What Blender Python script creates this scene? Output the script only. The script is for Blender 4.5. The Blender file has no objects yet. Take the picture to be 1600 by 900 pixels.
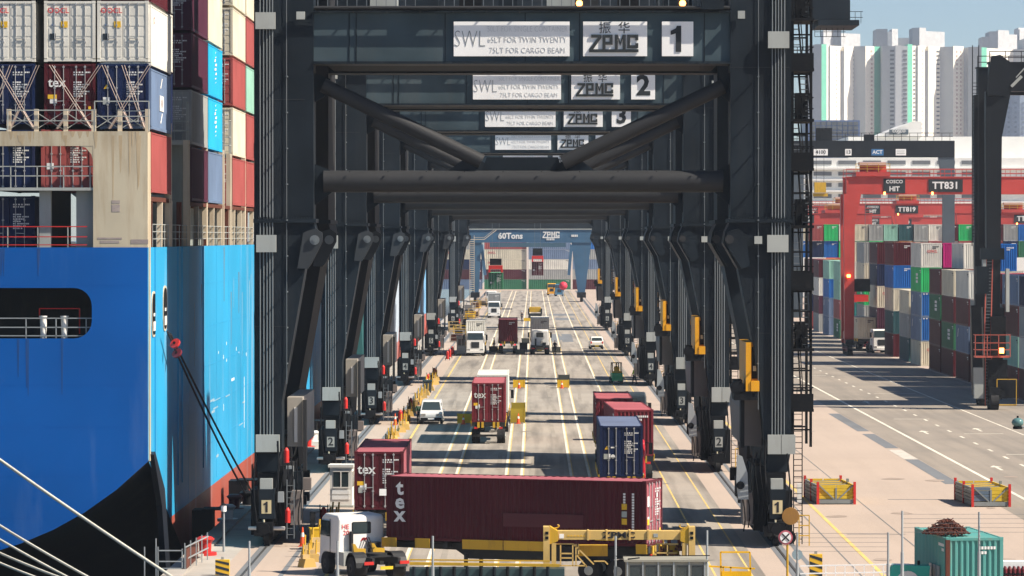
import bpy, math, random
from mathutils import Vector, Matrix
random.seed(7)
C = bpy.context.scene.collection
SC = bpy.context.scene
R = math.radians
# ------------------------------------------------------------------ camera
F, VX, VY, H = 6000.0, 834.0, 370.0, 15.2      # focal length in photo pixels, vanishing point, eye height
cd = bpy.data.cameras.new('camera'); cam = bpy.data.objects.new('camera', cd); C.objects.link(cam)
cd.sensor_width = 36.0; cd.lens = 36.0 * F / 1600.0; cd.clip_start = 1.0; cd.clip_end = 20000
cam.location = (0, 0, H)
cam.rotation_euler = (R(90) - math.atan((450 - VY) / F), 0, math.atan((VX - 800) / F))
SC.camera = cam
# ------------------------------------------------------------------ sun and sky
SUN_E, SUN_A = R(46), R(18)                       # elevation; angle of the sun from +X towards the camera
w = bpy.data.worlds.new('World'); SC.world = w; w.use_nodes = True
nt = w.node_tree; bg = nt.nodes['Background']
sky = nt.nodes.new('ShaderNodeTexSky'); sky.sky_type = 'NISHITA'; sky.sun_disc = False
sky.sun_elevation = SUN_E; sky.sun_rotation = R(90) + SUN_A; sky.air_density = 0.85; sky.dust_density = 0.25; sky.ozone_density = 5.5
nt.links.new(sky.outputs[0], bg.inputs[0]); bg.inputs[1].default_value = 0.06
ld = bpy.data.lights.new('sun', 'SUN'); ld.energy = 5.0; ld.angle = R(0.5); ld.color = (1.0, 0.90, 0.77)
sun = bpy.data.objects.new('sun', ld); C.objects.link(sun)
sv = Vector((math.cos(SUN_E) * math.cos(SUN_A), -math.cos(SUN_E) * math.sin(SUN_A), math.sin(SUN_E)))
sun.rotation_euler = (-sv).to_track_quat('-Z', 'Y').to_euler(); sun.location = (60, -10, 80)
SC.view_settings.view_transform = 'Standard'; SC.view_settings.look = 'None'
SC.view_settings.exposure = 0.90; SC.view_settings.gamma = 1.0; SC.view_settings.use_curve_mapping = False
SC.cycles.max_bounces = 5; SC.cycles.volume_bounces = 0; SC.cycles.use_denoising = True

def wx(px, Y): return (px - VX) * Y / F
def wz(py, Y): return H + (VY - py) * Y / F
def gy(py): return F * H / (py - VY)

# ------------------------------------------------------------------ materials
def _n(t, k, **kw):
    n = t.nodes.new(k)
    for a, b in kw.items(): setattr(n, a, b)
    return n
MATS = {}
def paint(name, rgb, rough=0.5, dirt=0.3, dcol=(0.10, 0.075, 0.055), metal=0.0, scale=1.0, streak=4.0, bump=0.0, spec=0.25, var=0.12, p0=.52):
    """weathered paint: tone drift, vertical streaks and stains from noise in object space"""
    if name in MATS: return MATS[name]
    m = bpy.data.materials.new(name); m.use_nodes = True; t = m.node_tree; b = t.nodes['Principled BSDF']
    tc = _n(t, 'ShaderNodeTexCoord'); mp = _n(t, 'ShaderNodeMapping'); mp.inputs['Scale'].default_value = (scale, scale, scale / streak)
    oi = _n(t, 'ShaderNodeObjectInfo'); ad = _n(t, 'ShaderNodeVectorMath', operation='ADD')
    t.links.new(tc.outputs['Object'], ad.inputs[0])
    cx = _n(t, 'ShaderNodeVectorMath', operation='SCALE'); cx.inputs[0].default_value = (13, 7, 29)
    t.links.new(oi.outputs['Random'], cx.inputs['Scale']); t.links.new(cx.outputs[0], ad.inputs[1])
    t.links.new(ad.outputs[0], mp.inputs[0])
    n1 = _n(t, 'ShaderNodeTexNoise'); n1.inputs['Scale'].default_value = 1.3; n1.inputs['Detail'].default_value = 6; n1.inputs['Roughness'].default_value = .65
    t.links.new(mp.outputs[0], n1.inputs[0])
    r1 = _n(t, 'ShaderNodeValToRGB'); r1.color_ramp.elements[0].position = p0; r1.color_ramp.elements[1].position = .78
    r1.color_ramp.elements[0].color = (0, 0, 0, 1); r1.color_ramp.elements[1].color = (dirt, dirt, dirt, 1)
    t.links.new(n1.outputs[0], r1.inputs[0])
    mx = _n(t, 'ShaderNodeMix', data_type='RGBA'); mx.inputs[6].default_value = (*rgb, 1); mx.inputs[7].default_value = (*dcol, 1)
    t.links.new(r1.outputs[0], mx.inputs[0])
    n2 = _n(t, 'ShaderNodeTexNoise'); n2.inputs['Scale'].default_value = .35; n2.inputs['Detail'].default_value = 3
    t.links.new(ad.outputs[0], n2.inputs[0])
    hs = _n(t, 'ShaderNodeHueSaturation'); mr = _n(t, 'ShaderNodeMapRange'); mr.inputs[3].default_value = 1 - var; mr.inputs[4].default_value = 1 + var
    mr.inputs[1].default_value = .3; mr.inputs[2].default_value = .7
    t.links.new(n2.outputs[0], mr.inputs[0]); t.links.new(mr.outputs[0], hs.inputs['Value']); t.links.new(mx.outputs[2], hs.inputs['Color'])
    t.links.new(hs.outputs[0], b.inputs['Base Color'])
    b.inputs['Roughness'].default_value = rough; b.inputs['Metallic'].default_value = metal
    b.inputs['Specular IOR Level'].default_value = spec
    if bump:
        bp = _n(t, 'ShaderNodeBump'); bp.inputs['Strength'].default_value = bump; bp.inputs['Distance'].default_value = .02
        t.links.new(n1.outputs[0], bp.inputs['Height']); t.links.new(bp.outputs[0], b.inputs['Normal'])
    MATS[name] = m; return m
def glow(name, rgb, s):
    if name in MATS: return MATS[name]
    m = bpy.data.materials.new(name); m.use_nodes = True; b = m.node_tree.nodes['Principled BSDF']
    b.inputs['Base Color'].default_value = (*rgb, 1); b.inputs['Emission Color'].default_value = (*rgb, 1); b.inputs['Emission Strength'].default_value = s
    MATS[name] = m; return m
def glass(name, rgb=(.03, .045, .05), rough=.08):
    m = paint(name, rgb, rough=rough, dirt=.05, spec=.6, var=.05); return m

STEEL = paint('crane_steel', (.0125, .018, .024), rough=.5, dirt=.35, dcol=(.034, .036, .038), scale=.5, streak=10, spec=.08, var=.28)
BEAMS = paint('beam_steel_sunlit', (.052, .078, .092), rough=.55, dirt=.45, dcol=(.085, .085, .08), scale=.5, streak=10, spec=.08, var=.22)  # lightened copy of the crane steel: sunlight on the beams is in the colour
STEEL2 = paint('pipe_steel', (.030, .031, .033), rough=.55, dirt=.12, dcol=(.06, .06, .06), scale=.4, streak=1, spec=.15, var=.06)
BLACK = paint('black_grime', (.008, .009, .011), rough=.65, dirt=.4, dcol=(.035, .028, .024), scale=2, streak=1, spec=.1)
RUBBER = paint('tyre_rubber', (.016, .016, .017), rough=.8, dirt=.4, dcol=(.06, .055, .05), scale=3, streak=1)
HPL = paint('hinge_steel_sunlit', (.036, .041, .046), rough=.5, dirt=.3, dcol=(.1, .1, .1), scale=.8)  # crane steel made lighter, the light on the hinge plates painted in
GREY = paint('grey_cabinet', (.36, .38, .36), rough=.5, dirt=.25, dcol=(.16, .13, .1), scale=1.5)
CONDUIT = paint('galvanised', (.17, .19, .20), rough=.45, dirt=.2, metal=.3)
SIGNW = paint('sign_white', (.86, .86, .84), rough=.5, dirt=.18, dcol=(.5, .48, .44), scale=.6, streak=6, var=.05)
INK = paint('sign_ink', (.025, .03, .033), rough=.6, dirt=.05)
INKPALE = paint('sign_ink_faded', (.60, .61, .60), rough=.6, dirt=.05)
YEL = paint('safety_yellow', (.55, .33, .03), rough=.5, dirt=.45, dcol=(.12, .08, .04), scale=2)
YELP = paint('spreader_yellow', (.62, .42, .14), rough=.5, dirt=.35, dcol=(.22, .13, .06), scale=1.5, streak=2)
ORNG = paint('orange_enamel', (.72, .34, .015), rough=.45, dirt=.2, dcol=(.3, .15, .05))
RED = paint('bright_red', (.55, .03, .025), rough=.45, dirt=.2)
WHITE = paint('white_enamel', (.76, .74, .69), rough=.4, dirt=.15, dcol=(.4, .35, .28), scale=1.2, var=.05)
RUST = paint('rust', (.11, .035, .022), rough=.85, dirt=.6, dcol=(.05, .025, .02), scale=2, streak=1, bump=.4)
GALV = paint('galvanised_post', (.33, .36, .37), rough=.45, dirt=.25, metal=.2)
GLASS = glass('dark_glass')
LAMP = glow('lamp_amber', (1.0, .40, .08), 5.0)
TAIL = glow('tail_lamp', (1.0, .02, .04), 0.9)
WTXT = paint('white_lettering', (.75, .75, .73), rough=.6, dirt=.2, dcol=(.4, .35, .3))
RTXT = paint('red_lettering', (.6, .05, .06), rough=.6, dirt=.1)
BTXT = paint('dark_lettering', (.02, .02, .025), rough=.6, dirt=.1)
MARKY = paint('yellow_mark', (.75, .45, .03), rough=.6, dirt=.2)
MARKB = paint('black_mark', (.02, .03, .04), rough=.6, dirt=.1)

# ------------------------------------------------------------------ mesh builder
class MB:
    def __init__(s): s.v = []; s.f = []; s.sm = []; s.mi = []; s.cur = 0
    def _add(s, vs, fs, smooth=False):
        o = len(s.v); s.v += [tuple(p) for p in vs]
        for q in fs: s.f.append([i + o for i in q]); s.sm.append(smooth); s.mi.append(s.cur)
        return s
    def box(s, x0, x1, y0, y1, z0, z1):
        vs = [(x, y, z) for z in (z0, z1) for y in (y0, y1) for x in (x0, x1)]
        return s._add(vs, [(0, 2, 3, 1), (4, 5, 7, 6), (0, 1, 5, 4), (1, 3, 7, 5), (3, 2, 6, 7), (2, 0, 4, 6)])
    def cbox(s, c, d): return s.box(c[0]-d[0]/2, c[0]+d[0]/2, c[1]-d[1]/2, c[1]+d[1]/2, c[2]-d[2]/2, c[2]+d[2]/2)
    def bar(s, p0, p1, w, h=None, up=(0, 0, 1)):
        p0 = Vector(p0); p1 = Vector(p1); d = (p1 - p0).normalized(); h = h or w
        u = Vector(up)
        if abs(d.dot(u)) > .98: u = Vector((0, 1, 0))
        a = d.cross(u).normalized() * (w / 2); b = a.cross(d).normalized() * (h / 2)
        vs = [p + i * a + j * b for p in (p0, p1) for (i, j) in ((-1, -1), (1, -1), (1, 1), (-1, 1))]
        return s._add(vs, [(0, 1, 2, 3), (7, 6, 5, 4), (0, 4, 5, 1), (1, 5, 6, 2), (2, 6, 7, 3), (3, 7, 4, 0)])
    def cyl(s, p0, p1, r, n=10, r2=None, cap=True):
        p0 = Vector(p0); p1 = Vector(p1); d = (p1 - p0).normalized(); r2 = r if r2 is None else r2
        u = Vector((0, 0, 1)) if abs(d.z) < .9 else Vector((0, 1, 0))
        a = d.cross(u).normalized(); b = d.cross(a)
        vs = []
        for p, q in ((p0, r), (p1, r2)):
            for i in range(n):
                t = 2 * math.pi * i / n; vs.append(p + a * (q * math.cos(t)) + b * (q * math.sin(t)))
        s._add(vs, [(i, (i + 1) % n, n + (i + 1) % n, n + i) for i in range(n)], True)
        if cap:
            s._add(vs[:n], [list(range(n))[::-1]]); s._add(vs[n:], [list(range(n))])
        return s
    def tube(s, pts, r, n=6):
        for a, b in zip(pts[:-1], pts[1:]): s.cyl(a, b, r, n)
        return s
    def prism(s, pts, a0, a1, axis='y'):
        n = len(pts)
        if axis == 'y': mk = lambda p, a: (p[0], a, p[1])
        elif axis == 'x': mk = lambda p, a: (a, p[0], p[1])
        else: mk = lambda p, a: (p[0], p[1], a)
        vs = [mk(p, a0) for p in pts] + [mk(p, a1) for p in pts]
        return s._add(vs, [list(range(n)), list(range(n, 2 * n))[::-1]] + [(i, n + i, n + (i + 1) % n, (i + 1) % n) for i in range(n)])
    def quad(s, a, b, c, d): return s._add([a, b, c, d], [(0, 1, 2, 3)])
    def poly(s, ps): return s._add(ps, [list(range(len(ps)))])
    def grid(s, rows, smooth=True):
        n = len(rows[0]); vs = [p for r in rows for p in r]
        fs = [(i*n+j, i*n+j+1, (i+1)*n+j+1, (i+1)*n+j) for i in range(len(rows)-1) for j in range(n-1)]
        return s._add(vs, fs, smooth)
    def corr(s, o, u, v, nrm, length, height, pitch=.28, depth=.04):
        """trapezoid-corrugated sheet: ribs run along v, spread along u"""
        o = Vector(o); u = Vector(u); v = Vector(v); nrm = Vector(nrm)
        k = max(1, round(length / pitch)); p = length / k; prof = []
        for i in range(k):
            b = i * p; prof += [(b, 0), (b + p*.32, 0), (b + p*.5, -depth), (b + p*.82, -depth)]
        prof.append((length, 0))
        lo = [o + u*a + nrm*d for a, d in prof]; hi = [q + v*height for q in lo]
        return s.grid([lo, hi], False)
    def mesh(s, name, mats=None):
        me = bpy.data.meshes.new(name); me.from_pydata(s.v, [], s.f)
        me.polygons.foreach_set('use_smooth', s.sm); me.polygons.foreach_set('material_index', s.mi)
        for m in (mats or [None]): me.materials.append(m)
        me.update(); return me
    def build(s, name, mat, parent=None, loc=None, kind=None):
        mats = mat if isinstance(mat, (list, tuple)) else [mat]
        return link(name, s.mesh(name, mats), parent=parent, loc=loc, kind=kind)
def link(name, me, mat=None, parent=None, loc=None, rot=None, kind=None, label=None):
    o = bpy.data.objects.new(name, me); C.objects.link(o)
    if mat is not None: o.material_slots[0].link = 'OBJECT'; o.material_slots[0].material = mat
    if parent is not None: o.parent = parent
    if loc is not None: o.location = loc
    if rot is not None: o.rotation_euler = rot
    if kind: o['kind'] = kind
    if label: o['label'] = label
    return o
def thing(name, label, cat, loc=(0, 0, 0), rz=0, group=None):
    o = bpy.data.objects.new(name, None); C.objects.link(o); o.empty_display_size = .3
    o.location = loc; o.rotation_euler = (0, 0, rz); return tag(o, label, cat, group)
def tag(o, label, cat, group=None):
    o['label'] = label; o['category'] = cat
    if group: o['group'] = group
    return o
KIDS = {}
def kids(o): return [c for c in o.children]
def copy_tree(o, parent=None):
    c = o.copy(); C.objects.link(c)
    if parent is not None: c.parent = parent
    for ch in o.children: copy_tree(ch, c)
    return c
# text as mesh, cached
TXT = {}
def text_mesh(s, depth=.006, bold=0.0, sx=1.0):
    k = (s, depth, bold, sx)
    if k in TXT: return TXT[k]
    if s == '1':                                           # a one with a flag, like the stencilled plates
        m = MB(); m.prism([(-.06, -.36), (.09, -.36), (.09, .36), (-.03, .36), (-.06, .29), (-.20, .22), (-.20, .11), (-.06, .15)], -.01, .01); me = m.mesh('lettering')
        for v in me.vertices: v.co = (v.co.x, v.co.z, v.co.y)
        TXT[k] = me; return me
    cu = bpy.data.curves.new('lettering', 'FONT'); cu.body = s; cu.size = 1.0; cu.align_x = 'CENTER'; cu.align_y = 'CENTER'
    cu.extrude = depth; cu.offset = bold; cu.resolution_u = 2
    o = bpy.data.objects.new('lettering', cu); C.objects.link(o)
    dg = bpy.context.evaluated_depsgraph_get(); me = bpy.data.meshes.new_from_object(o.evaluated_get(dg))
    bpy.data.objects.remove(o); me.name = 'lettering'
    if sx != 1:
        for v in me.vertices: v.co.x *= sx
    me.materials.clear(); me.materials.append(None); TXT[k] = me; return me
def text(s, mat, parent, loc, size, face='-y', name='lettering', bold=0.0, sx=1.0):
    o = link(name, text_mesh(s, .006 / size, bold, sx), mat, parent, loc)
    o.scale = (size, size, size)
    o.rotation_euler = {'-y': (R(90), 0, 0), '+x': (R(90), 0, R(90)), '-x': (R(90), 0, R(-90))}[face]
    return o
# ------------------------------------------------------------------ ground, water, markings
def ground_mat(name, rgb, blot, blotcol, scale=.12, lanes=0.0, rough=.85):
    m = bpy.data.materials.new(name); m.use_nodes = True; t = m.node_tree; b = t.nodes['Principled BSDF']
    tc = _n(t, 'ShaderNodeTexCoord')
    n1 = _n(t, 'ShaderNodeTexNoise'); n1.inputs['Scale'].default_value = scale; n1.inputs['Detail'].default_value = 8; n1.inputs['Roughness'].default_value = .62
    t.links.new(tc.outputs['Object'], n1.inputs[0])
    mp = _n(t, 'ShaderNodeMapping'); mp.inputs['Scale'].default_value = (1.0, .035, 1); t.links.new(tc.outputs['Object'], mp.inputs[0])
    n2 = _n(t, 'ShaderNodeTexNoise'); n2.inputs['Scale'].default_value = .9; n2.inputs['Detail'].default_value = 5; t.links.new(mp.outputs[0], n2.inputs[0])
    n3 = _n(t, 'ShaderNodeTexNoise'); n3.inputs['Scale'].default_value = 6; n3.inputs['Detail'].default_value = 4; t.links.new(tc.outputs['Object'], n3.inputs[0])
    r = _n(t, 'ShaderNodeValToRGB'); r.color_ramp.elements[0].position = .42; r.color_ramp.elements[1].position = .72
    r.color_ramp.elements[0].color = (0, 0, 0, 1); r.color_ramp.elements[1].color = (blot,) * 3 + (1,)
    t.links.new(n1.outputs[0], r.inputs[0])
    mx = _n(t, 'ShaderNodeMix', data_type='RGBA'); mx.inputs[6].default_value = (*rgb, 1); mx.inputs[7].default_value = (*blotcol, 1); t.links.new(r.outputs[0], mx.inputs[0])
    r2 = _n(t, 'ShaderNodeValToRGB'); r2.color_ramp.elements[0].position = .44; r2.color_ramp.elements[1].position = .7
    r2.color_ramp.elements[0].color = (0, 0, 0, 1); r2.color_ramp.elements[1].color = (lanes,) * 3 + (1,)
    t.links.new(n2.outputs[0], r2.inputs[0])
    mx2 = _n(t, 'ShaderNodeMix', data_type='RGBA'); mx2.inputs[7].default_value = (blotcol[0]*.7, blotcol[1]*.7, blotcol[2]*.7, 1)
    t.links.new(r2.outputs[0], mx2.inputs[0]); t.links.new(mx.outputs[2], mx2.inputs[6])
    hs = _n(t, 'ShaderNodeHueSaturation'); mr = _n(t, 'ShaderNodeMapRange'); mr.inputs[3].default_value = .86; mr.inputs[4].default_value = 1.12
    t.links.new(n3.outputs[0], mr.inputs[0]); t.links.new(mr.outputs[0], hs.inputs['Value']); t.links.new(mx2.outputs[2], hs.inputs['Color'])
    t.links.new(hs.outputs[0], b.inputs['Base Color']); b.inputs['Roughness'].default_value = rough; b.inputs['Specular IOR Level'].default_value = .25
    bp = _n(t, 'ShaderNodeBump'); bp.inputs['Strength'].default_value = .25; bp.inputs['Distance'].default_value = .02
    t.links.new(n3.outputs[0], bp.inputs['Height']); t.links.new(bp.outputs[0], b.inputs['Normal'])
    MATS[name] = m; return m
APRON = ground_mat('apron_concrete', (.43, .345, .28), .45, (.33, .27, .225), .05, .12)
ROADC = ground_mat('road_concrete', (.35, .31, .26), .5, (.19, .17, .148), .09, .85)
ASPH = ground_mat('yard_asphalt', (.29, .25, .205), .6, (.18, .165, .145), .06, .4)
PATCH = ground_mat('dark_patch', (.17, .18, .19), .5, (.12, .12, .12), .1, .2)
def flat(name, x0, x1, y0, y1, z, mat, kind='structure'):
    m = MB(); m.quad((x0, y0, z), (x1, y0, z), (x1, y1, z), (x0, y1, z)); return m.build(name, mat, kind=kind)
QX = -16.6                                                # quay edge
flat('quay_apron', QX, 5000, 60, 9000, 0, APRON)
m = MB(); m.box(QX, QX + .9, 60, 1600, -6, .12); m.build('quay_wall', paint('quay_concrete', (.36, .33, .29), rough=.85, dirt=.6, scale=.4), kind='structure')
WATER = paint('harbour_water', (.012, .03, .035), rough=.12, dirt=0, var=.2)
t = WATER.node_tree; bpn = _n(t, 'ShaderNodeBump'); nz = _n(t, 'ShaderNodeTexNoise'); nz.inputs['Scale'].default_value = 1.2; nz.inputs['Detail'].default_value = 4
bpn.inputs['Strength'].default_value = .3; bpn.inputs['Distance'].default_value = .15; t.links.new(nz.outputs[0], bpn.inputs['Height']); t.links.new(bpn.outputs[0], t.nodes['Principled BSDF'].inputs['Normal'])
flat('harbour_water', -5000, QX + .1, -500, 9000, -3.2, WATER)
flat('quay_road', -9.9, 10.4, 60, 1085, .004, ROADC)
flat('yard_road', 26.3, 45.0, 60, 1000, .004, ASPH)
flat('kerb_strip', -16.0, -14.2, 60, 1085, .006, paint('strip_concrete', (.37, .34, .30), rough=.85, dirt=.5, scale=.3, streak=1))
MW = paint('lane_paint_white', (.68, .63, .52), rough=.7, dirt=.75, dcol=(.42, .38, .33), scale=.9, streak=1)
MY = paint('lane_paint_yellow', (.66, .46, .15), rough=.7, dirt=.8, dcol=(.44, .38, .30), scale=.9, streak=1)
for x, ww, mt in ((-9.3, .17, MY), (-6.05, .17, MW), (-4.96, .16, MW), (-1.77, .17, MW), (-.77, .17, MW), (2.38, .17, MW), (3.54, .16, MW), (6.55, .17, MW), (8.15, .10, MY), (9.8, .09, MY)):
    flat('lane_line', x - ww/2, x + ww/2, 60, 1080, .009, mt)
    flat('lane_line', x + ww/2 + .004, x + ww/2 + .07, 60, 1080, .009, MY) if mt is MW else None
for x in (15.7,): flat('yellow_line', x - .1, x + .1, 60, 420, .009, MY)
for x in (14.7, 18.7): flat('slab_joint', x - .03, x + .03, 60, 420, .009, PATCH)
flat('edge_line', 28.3, 28.55, 60, 900, .010, MW)
flat('edge_line', 37.5, 37.65, 60, 900, .010, MW)
for k in range(60): flat('lane_dash', 32.4, 32.6, 200 + k*9, 202.6 + k*9, .010, MW)
for k, (y, l) in enumerate(((236, 26), (276, 20), (300, 30))): flat('drain_strip', 25.3, 26.25, y, y + l, .007, PATCH)
flat('drain_strip', 25.3, 26.25, 262.2, 274, .007, paint('pale_patch', (.5, .46, .4), rough=.8, dirt=.5))
for (x, y) in ((30.4, 296), (30.6, 350), (35, 300), (35.2, 262), (30.5, 250)):      # painted arrows and bay lines on the yard road
    m = MB(); m.poly([(x-.1, y, .01), (x+.1, y, .01), (x+.1, y+3.2, .01), (x-.1, y+3.2, .01)]); m.poly([(x-.42, y+3.2, .01), (x+.42, y+3.2, .01), (x, y+5, .01)]); m.build('road_arrow', MW, kind='structure')
for (x0, x1, y) in ((30, 33, 320), (33.2, 36.2, 296), (33, 37, 372), (29, 32, 420), (34, 38, 445), (33, 37.4, 268)): flat('bay_line', x0, x1, y, y + .35, .010, MW)
# scattered repair patches and expansion joints on the road
for k in range(40):
    y = 180 + k * 15.2; flat('slab_joint', -9.8, 10.3, y, y + .05, .0065, PATCH)
for (x0, x1, y0, y1) in ((2.4, 5.8, 555, 600), (-1.2, .8, 640, 700), (4, 7.5, 700, 720), (3, 8, 740, 758), (16, 19, 196, 196.25), (20.5, 24, 222, 222.3), (17, 18.5, 250, 250.2), (19, 22, 300, 300.3)):
    flat('repair_patch', x0, x1, y0, y1, .0075, PATCH)
TYRE = paint('tyre_rub', (.275, .245, .205), rough=.9, dirt=.7, dcol=(.31, .275, .23), scale=.8, streak=1, p0=.38)
OIL = paint('oil_stain', (.21, .188, .16), rough=.7, dirt=.6, dcol=(.24, .21, .18), scale=2.2, streak=1, p0=.4)
rnd = random.Random(41)
for lane in (-7.7, -3.4, .8, 5.0):                        # rubbed wheel tracks, in pairs along the lanes, never overlapping
    y = 172 + rnd.uniform(0, 12)
    while y < 620:
        l = rnd.uniform(12, 48); x = lane + rnd.uniform(-.35, .35); dx = rnd.uniform(-.35, .35)
        for s_ in (-.95, .95):
            m = MB(); m.quad((x + s_ - .16, y, .0115), (x + s_ + .16, y, .0115), (x + s_ + .13 + dx, y + l, .0115), (x + s_ - .13 + dx, y + l, .0115)); m.build('tyre_mark', TYRE, kind='structure')
        y += l + rnd.uniform(6, 26)
for k in range(40):                                       # oil spots, one per cell of a loose grid
    x, y = ((-8.2 + 4.1*(k % 5) + rnd.uniform(-.8, .8), 178 + 9.5*(k // 5)*3.2 + rnd.uniform(-3, 3)) if k < 25 else (16 + 5.2*(k % 5) + rnd.uniform(-1.5, 1.5), 186 + 26*((k - 25)//5) + rnd.uniform(-6, 6)))
    r_ = rnd.uniform(.25, .8); m = MB(); m.poly([(x + r_*rnd.uniform(.6, 1.1)*math.cos(q*.571), y + 1.5*r_*rnd.uniform(.6, 1.1)*math.sin(q*.571), .0155) for q in range(11)]); m.build('oil_stain', OIL if k < 25 else paint('apron_spot', (.30, .24, .195), rough=.85, dirt=.7, dcol=(.40, .32, .26), scale=2, streak=1, p0=.4), kind='structure')
RAILM = paint('rail_steel', (.075, .072, .068), rough=.5, dirt=.3, metal=.3)
for x in (-13.1, 11.9):
    m = MB(); m.box(x-.32, x+.32, 60, 1085, -.05, .008); m.build('rail_trench', PATCH, kind='structure')
    m = MB(); m.box(x-.055, x+.055, 60, 1085, .0, .035); m.build('crane_rail', RAILM, kind='structure')
for x in (-11.35, 12.75): flat('cable_slot', x-.12, x+.12, 60, 1085, .007, PATCH)

# ------------------------------------------------------------------ containers
COL = dict(maroon=(.08, .012, .018), oxide=(.33, .08, .075), red=(.42, .025, .035), navy=(.009, .019, .065), crimson=(.17, .025, .034), blue=(.015, .13, .42), slate=(.14, .20, .31),
           green=(.03, .15, .075), bright_green=(.03, .46, .14), white=(.68, .66, .59), cream=(.62, .57, .44), grey=(.32, .33, .32), cyan=(.02, .40, .66),
           teal=(.035, .20, .20), pale_green=(.27, .50, .40), magenta=(.45, .015, .16), purple=(.075, .02, .04), brown=(.14, .055, .04), orange=(.50, .17, .03), dark_teal=(.03, .09, .10))
CM = {k: paint('container_' + k, v, rough=.5, dirt=.32, dcol=(v[0]*.4 + .05, v[1]*.4 + .03, v[2]*.4 + .025), scale=.9, streak=5, spec=.12, p0=.46) for k, v in COL.items()}
RM = {k: paint('sunbleached_roof_' + k, tuple(.5*q + .22*q/max(v) + .05 for q in v), rough=.6, dirt=.4, dcol=(.25, .16, .12), scale=.9, streak=1, spec=.3) for k, v in COL.items()}  # paler copies of the container paints, sunlight put into the colour
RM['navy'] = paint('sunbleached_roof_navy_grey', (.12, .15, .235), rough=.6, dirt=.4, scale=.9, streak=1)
CW, CH = 2.438, 2.896
MC = {}
def cmesh(kind, L, h, p):
    k = (kind, L, h, p)
    if k in MC: return MC[k]
    m = MB(); a = CW / 2; b = L / 2
    if kind == 'frame':
        for x in (-a, a - .14):
            for y in (-b, b - .14): m.box(x, x + .14, y, y + .14, .16, h - .12)
        for x in (-a, a - .07):
            m.box(x, x + .07, -b + .14, b - .14, .02, .16); m.box(x, x + .07, -b + .14, b - .14, h - .09, h - .02)
        for y in (-b, b - .10): m.box(-a + .14, a - .14, y, y + .1, .02, .15); m.box(-a + .14, a - .14, y, y + .1, h - .13, h - .02)
        for x in (-a - .004, a - .174):
            for y in (-b - .004, b - .174):
                for z in (0, h - .118): m.box(x, x + .178, y, y + .178, z, z + .118)
    elif kind == 'body':
        m.corr((-a + .012, b - .14, .16), (0, -1, 0), (0, 0, 1), (-1, 0, 0), L - .28, h - .25, p, .045)
        m.corr((a - .012, -b + .14, .16), (0, 1, 0), (0, 0, 1), (1, 0, 0), L - .28, h - .25, p, .045)
        m.corr((a - .14, b - .015, .15), (-1, 0, 0), (0, 0, 1), (0, 1, 0), CW - .28, h - .28, .27, .045)
        m.box(-a + .07, a - .07, -b + .1, b - .1, .05, .14)
    elif kind == 'roof':
        m.corr((-a + .07, -b + .1, h - .035), (0, 1, 0), (1, 0, 0), (0, 0, 1), L - .2, CW - .14, p * 1.3, .02)
    elif kind == 'end_panel':
        m.corr((-a + .14, -b + .012, .15), (1, 0, 0), (0, 0, 1), (0, -1, 0), CW - .28, h - .28, .24, .06)
    elif kind == 'door':
        x1 = a - .145
        m.box(.012, x1, -b + .035, -b + .08, .155, h - .135)
        n = 5; dz = (h - .45) / n
        for i in range(n): m.box(.08, x1 - .08, -b + .022, -b + .034, .24 + i*dz, .24 + (i + .78)*dz)
        for i in range(4): m.box(x1 - .02, x1 + .06, -b + .012, -b + .06, .45 + i * .62, .55 + i * .62)
    elif kind == 'locking_bar':
        m.cyl((0, -b - .002, .1), (0, -b - .002, h - .09), .019, 6)
        for z in (.16, .9, 1.7, h - .2): m.box(-.05, .05, -b - .025, -b + .02, z, z + .07)
    elif kind == 'bar_handle':
        m.bar((0, -b - .03, 1.12), (.42, -b - .03, 1.1), .035)
    elif kind == 'side_code':
        for s in (-1, 1):
            for r, n in ((h - .42, 7), (h - .62, 3)):
                for i in range(n): m.box(s*a - .004, s*a + .004, s*(b - .5 - i*.15) - .05, s*(b - .5 - i*.15) + .05, r, r + .12)
        for i in range(6): m.box(.15 + i*.13, .24 + i*.13, -b - .008, -b + .004, h - .5, h - .38)
        for i in range(3): m.box(.15 + i*.13, .24 + i*.13, -b - .008, -b + .004, h - .7, h - .58)
    elif kind == 'lettering':
        rnd = random.Random(5)
        for row in range(9):
            z = h - .45 - row * .11 - (.25 if row > 1 else 0); x = .18
            while x < .95 - (row % 3) * .2:
                d = rnd.uniform(.03, .09); m.box(x, x + d, -b + .008, -b + .021, z, z + .065); x += d + rnd.choice((.02, .02, .06))
        for z in (1.0,): m.box(-.95, -.62, -b + .008, -b + .021, z, z + .3)
    MC[k] = m.mesh(kind); return MC[k]
BAR = paint('locking_bar_zinc', (.42, .42, .42), rough=.4, dirt=.3, metal=.35)
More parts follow.
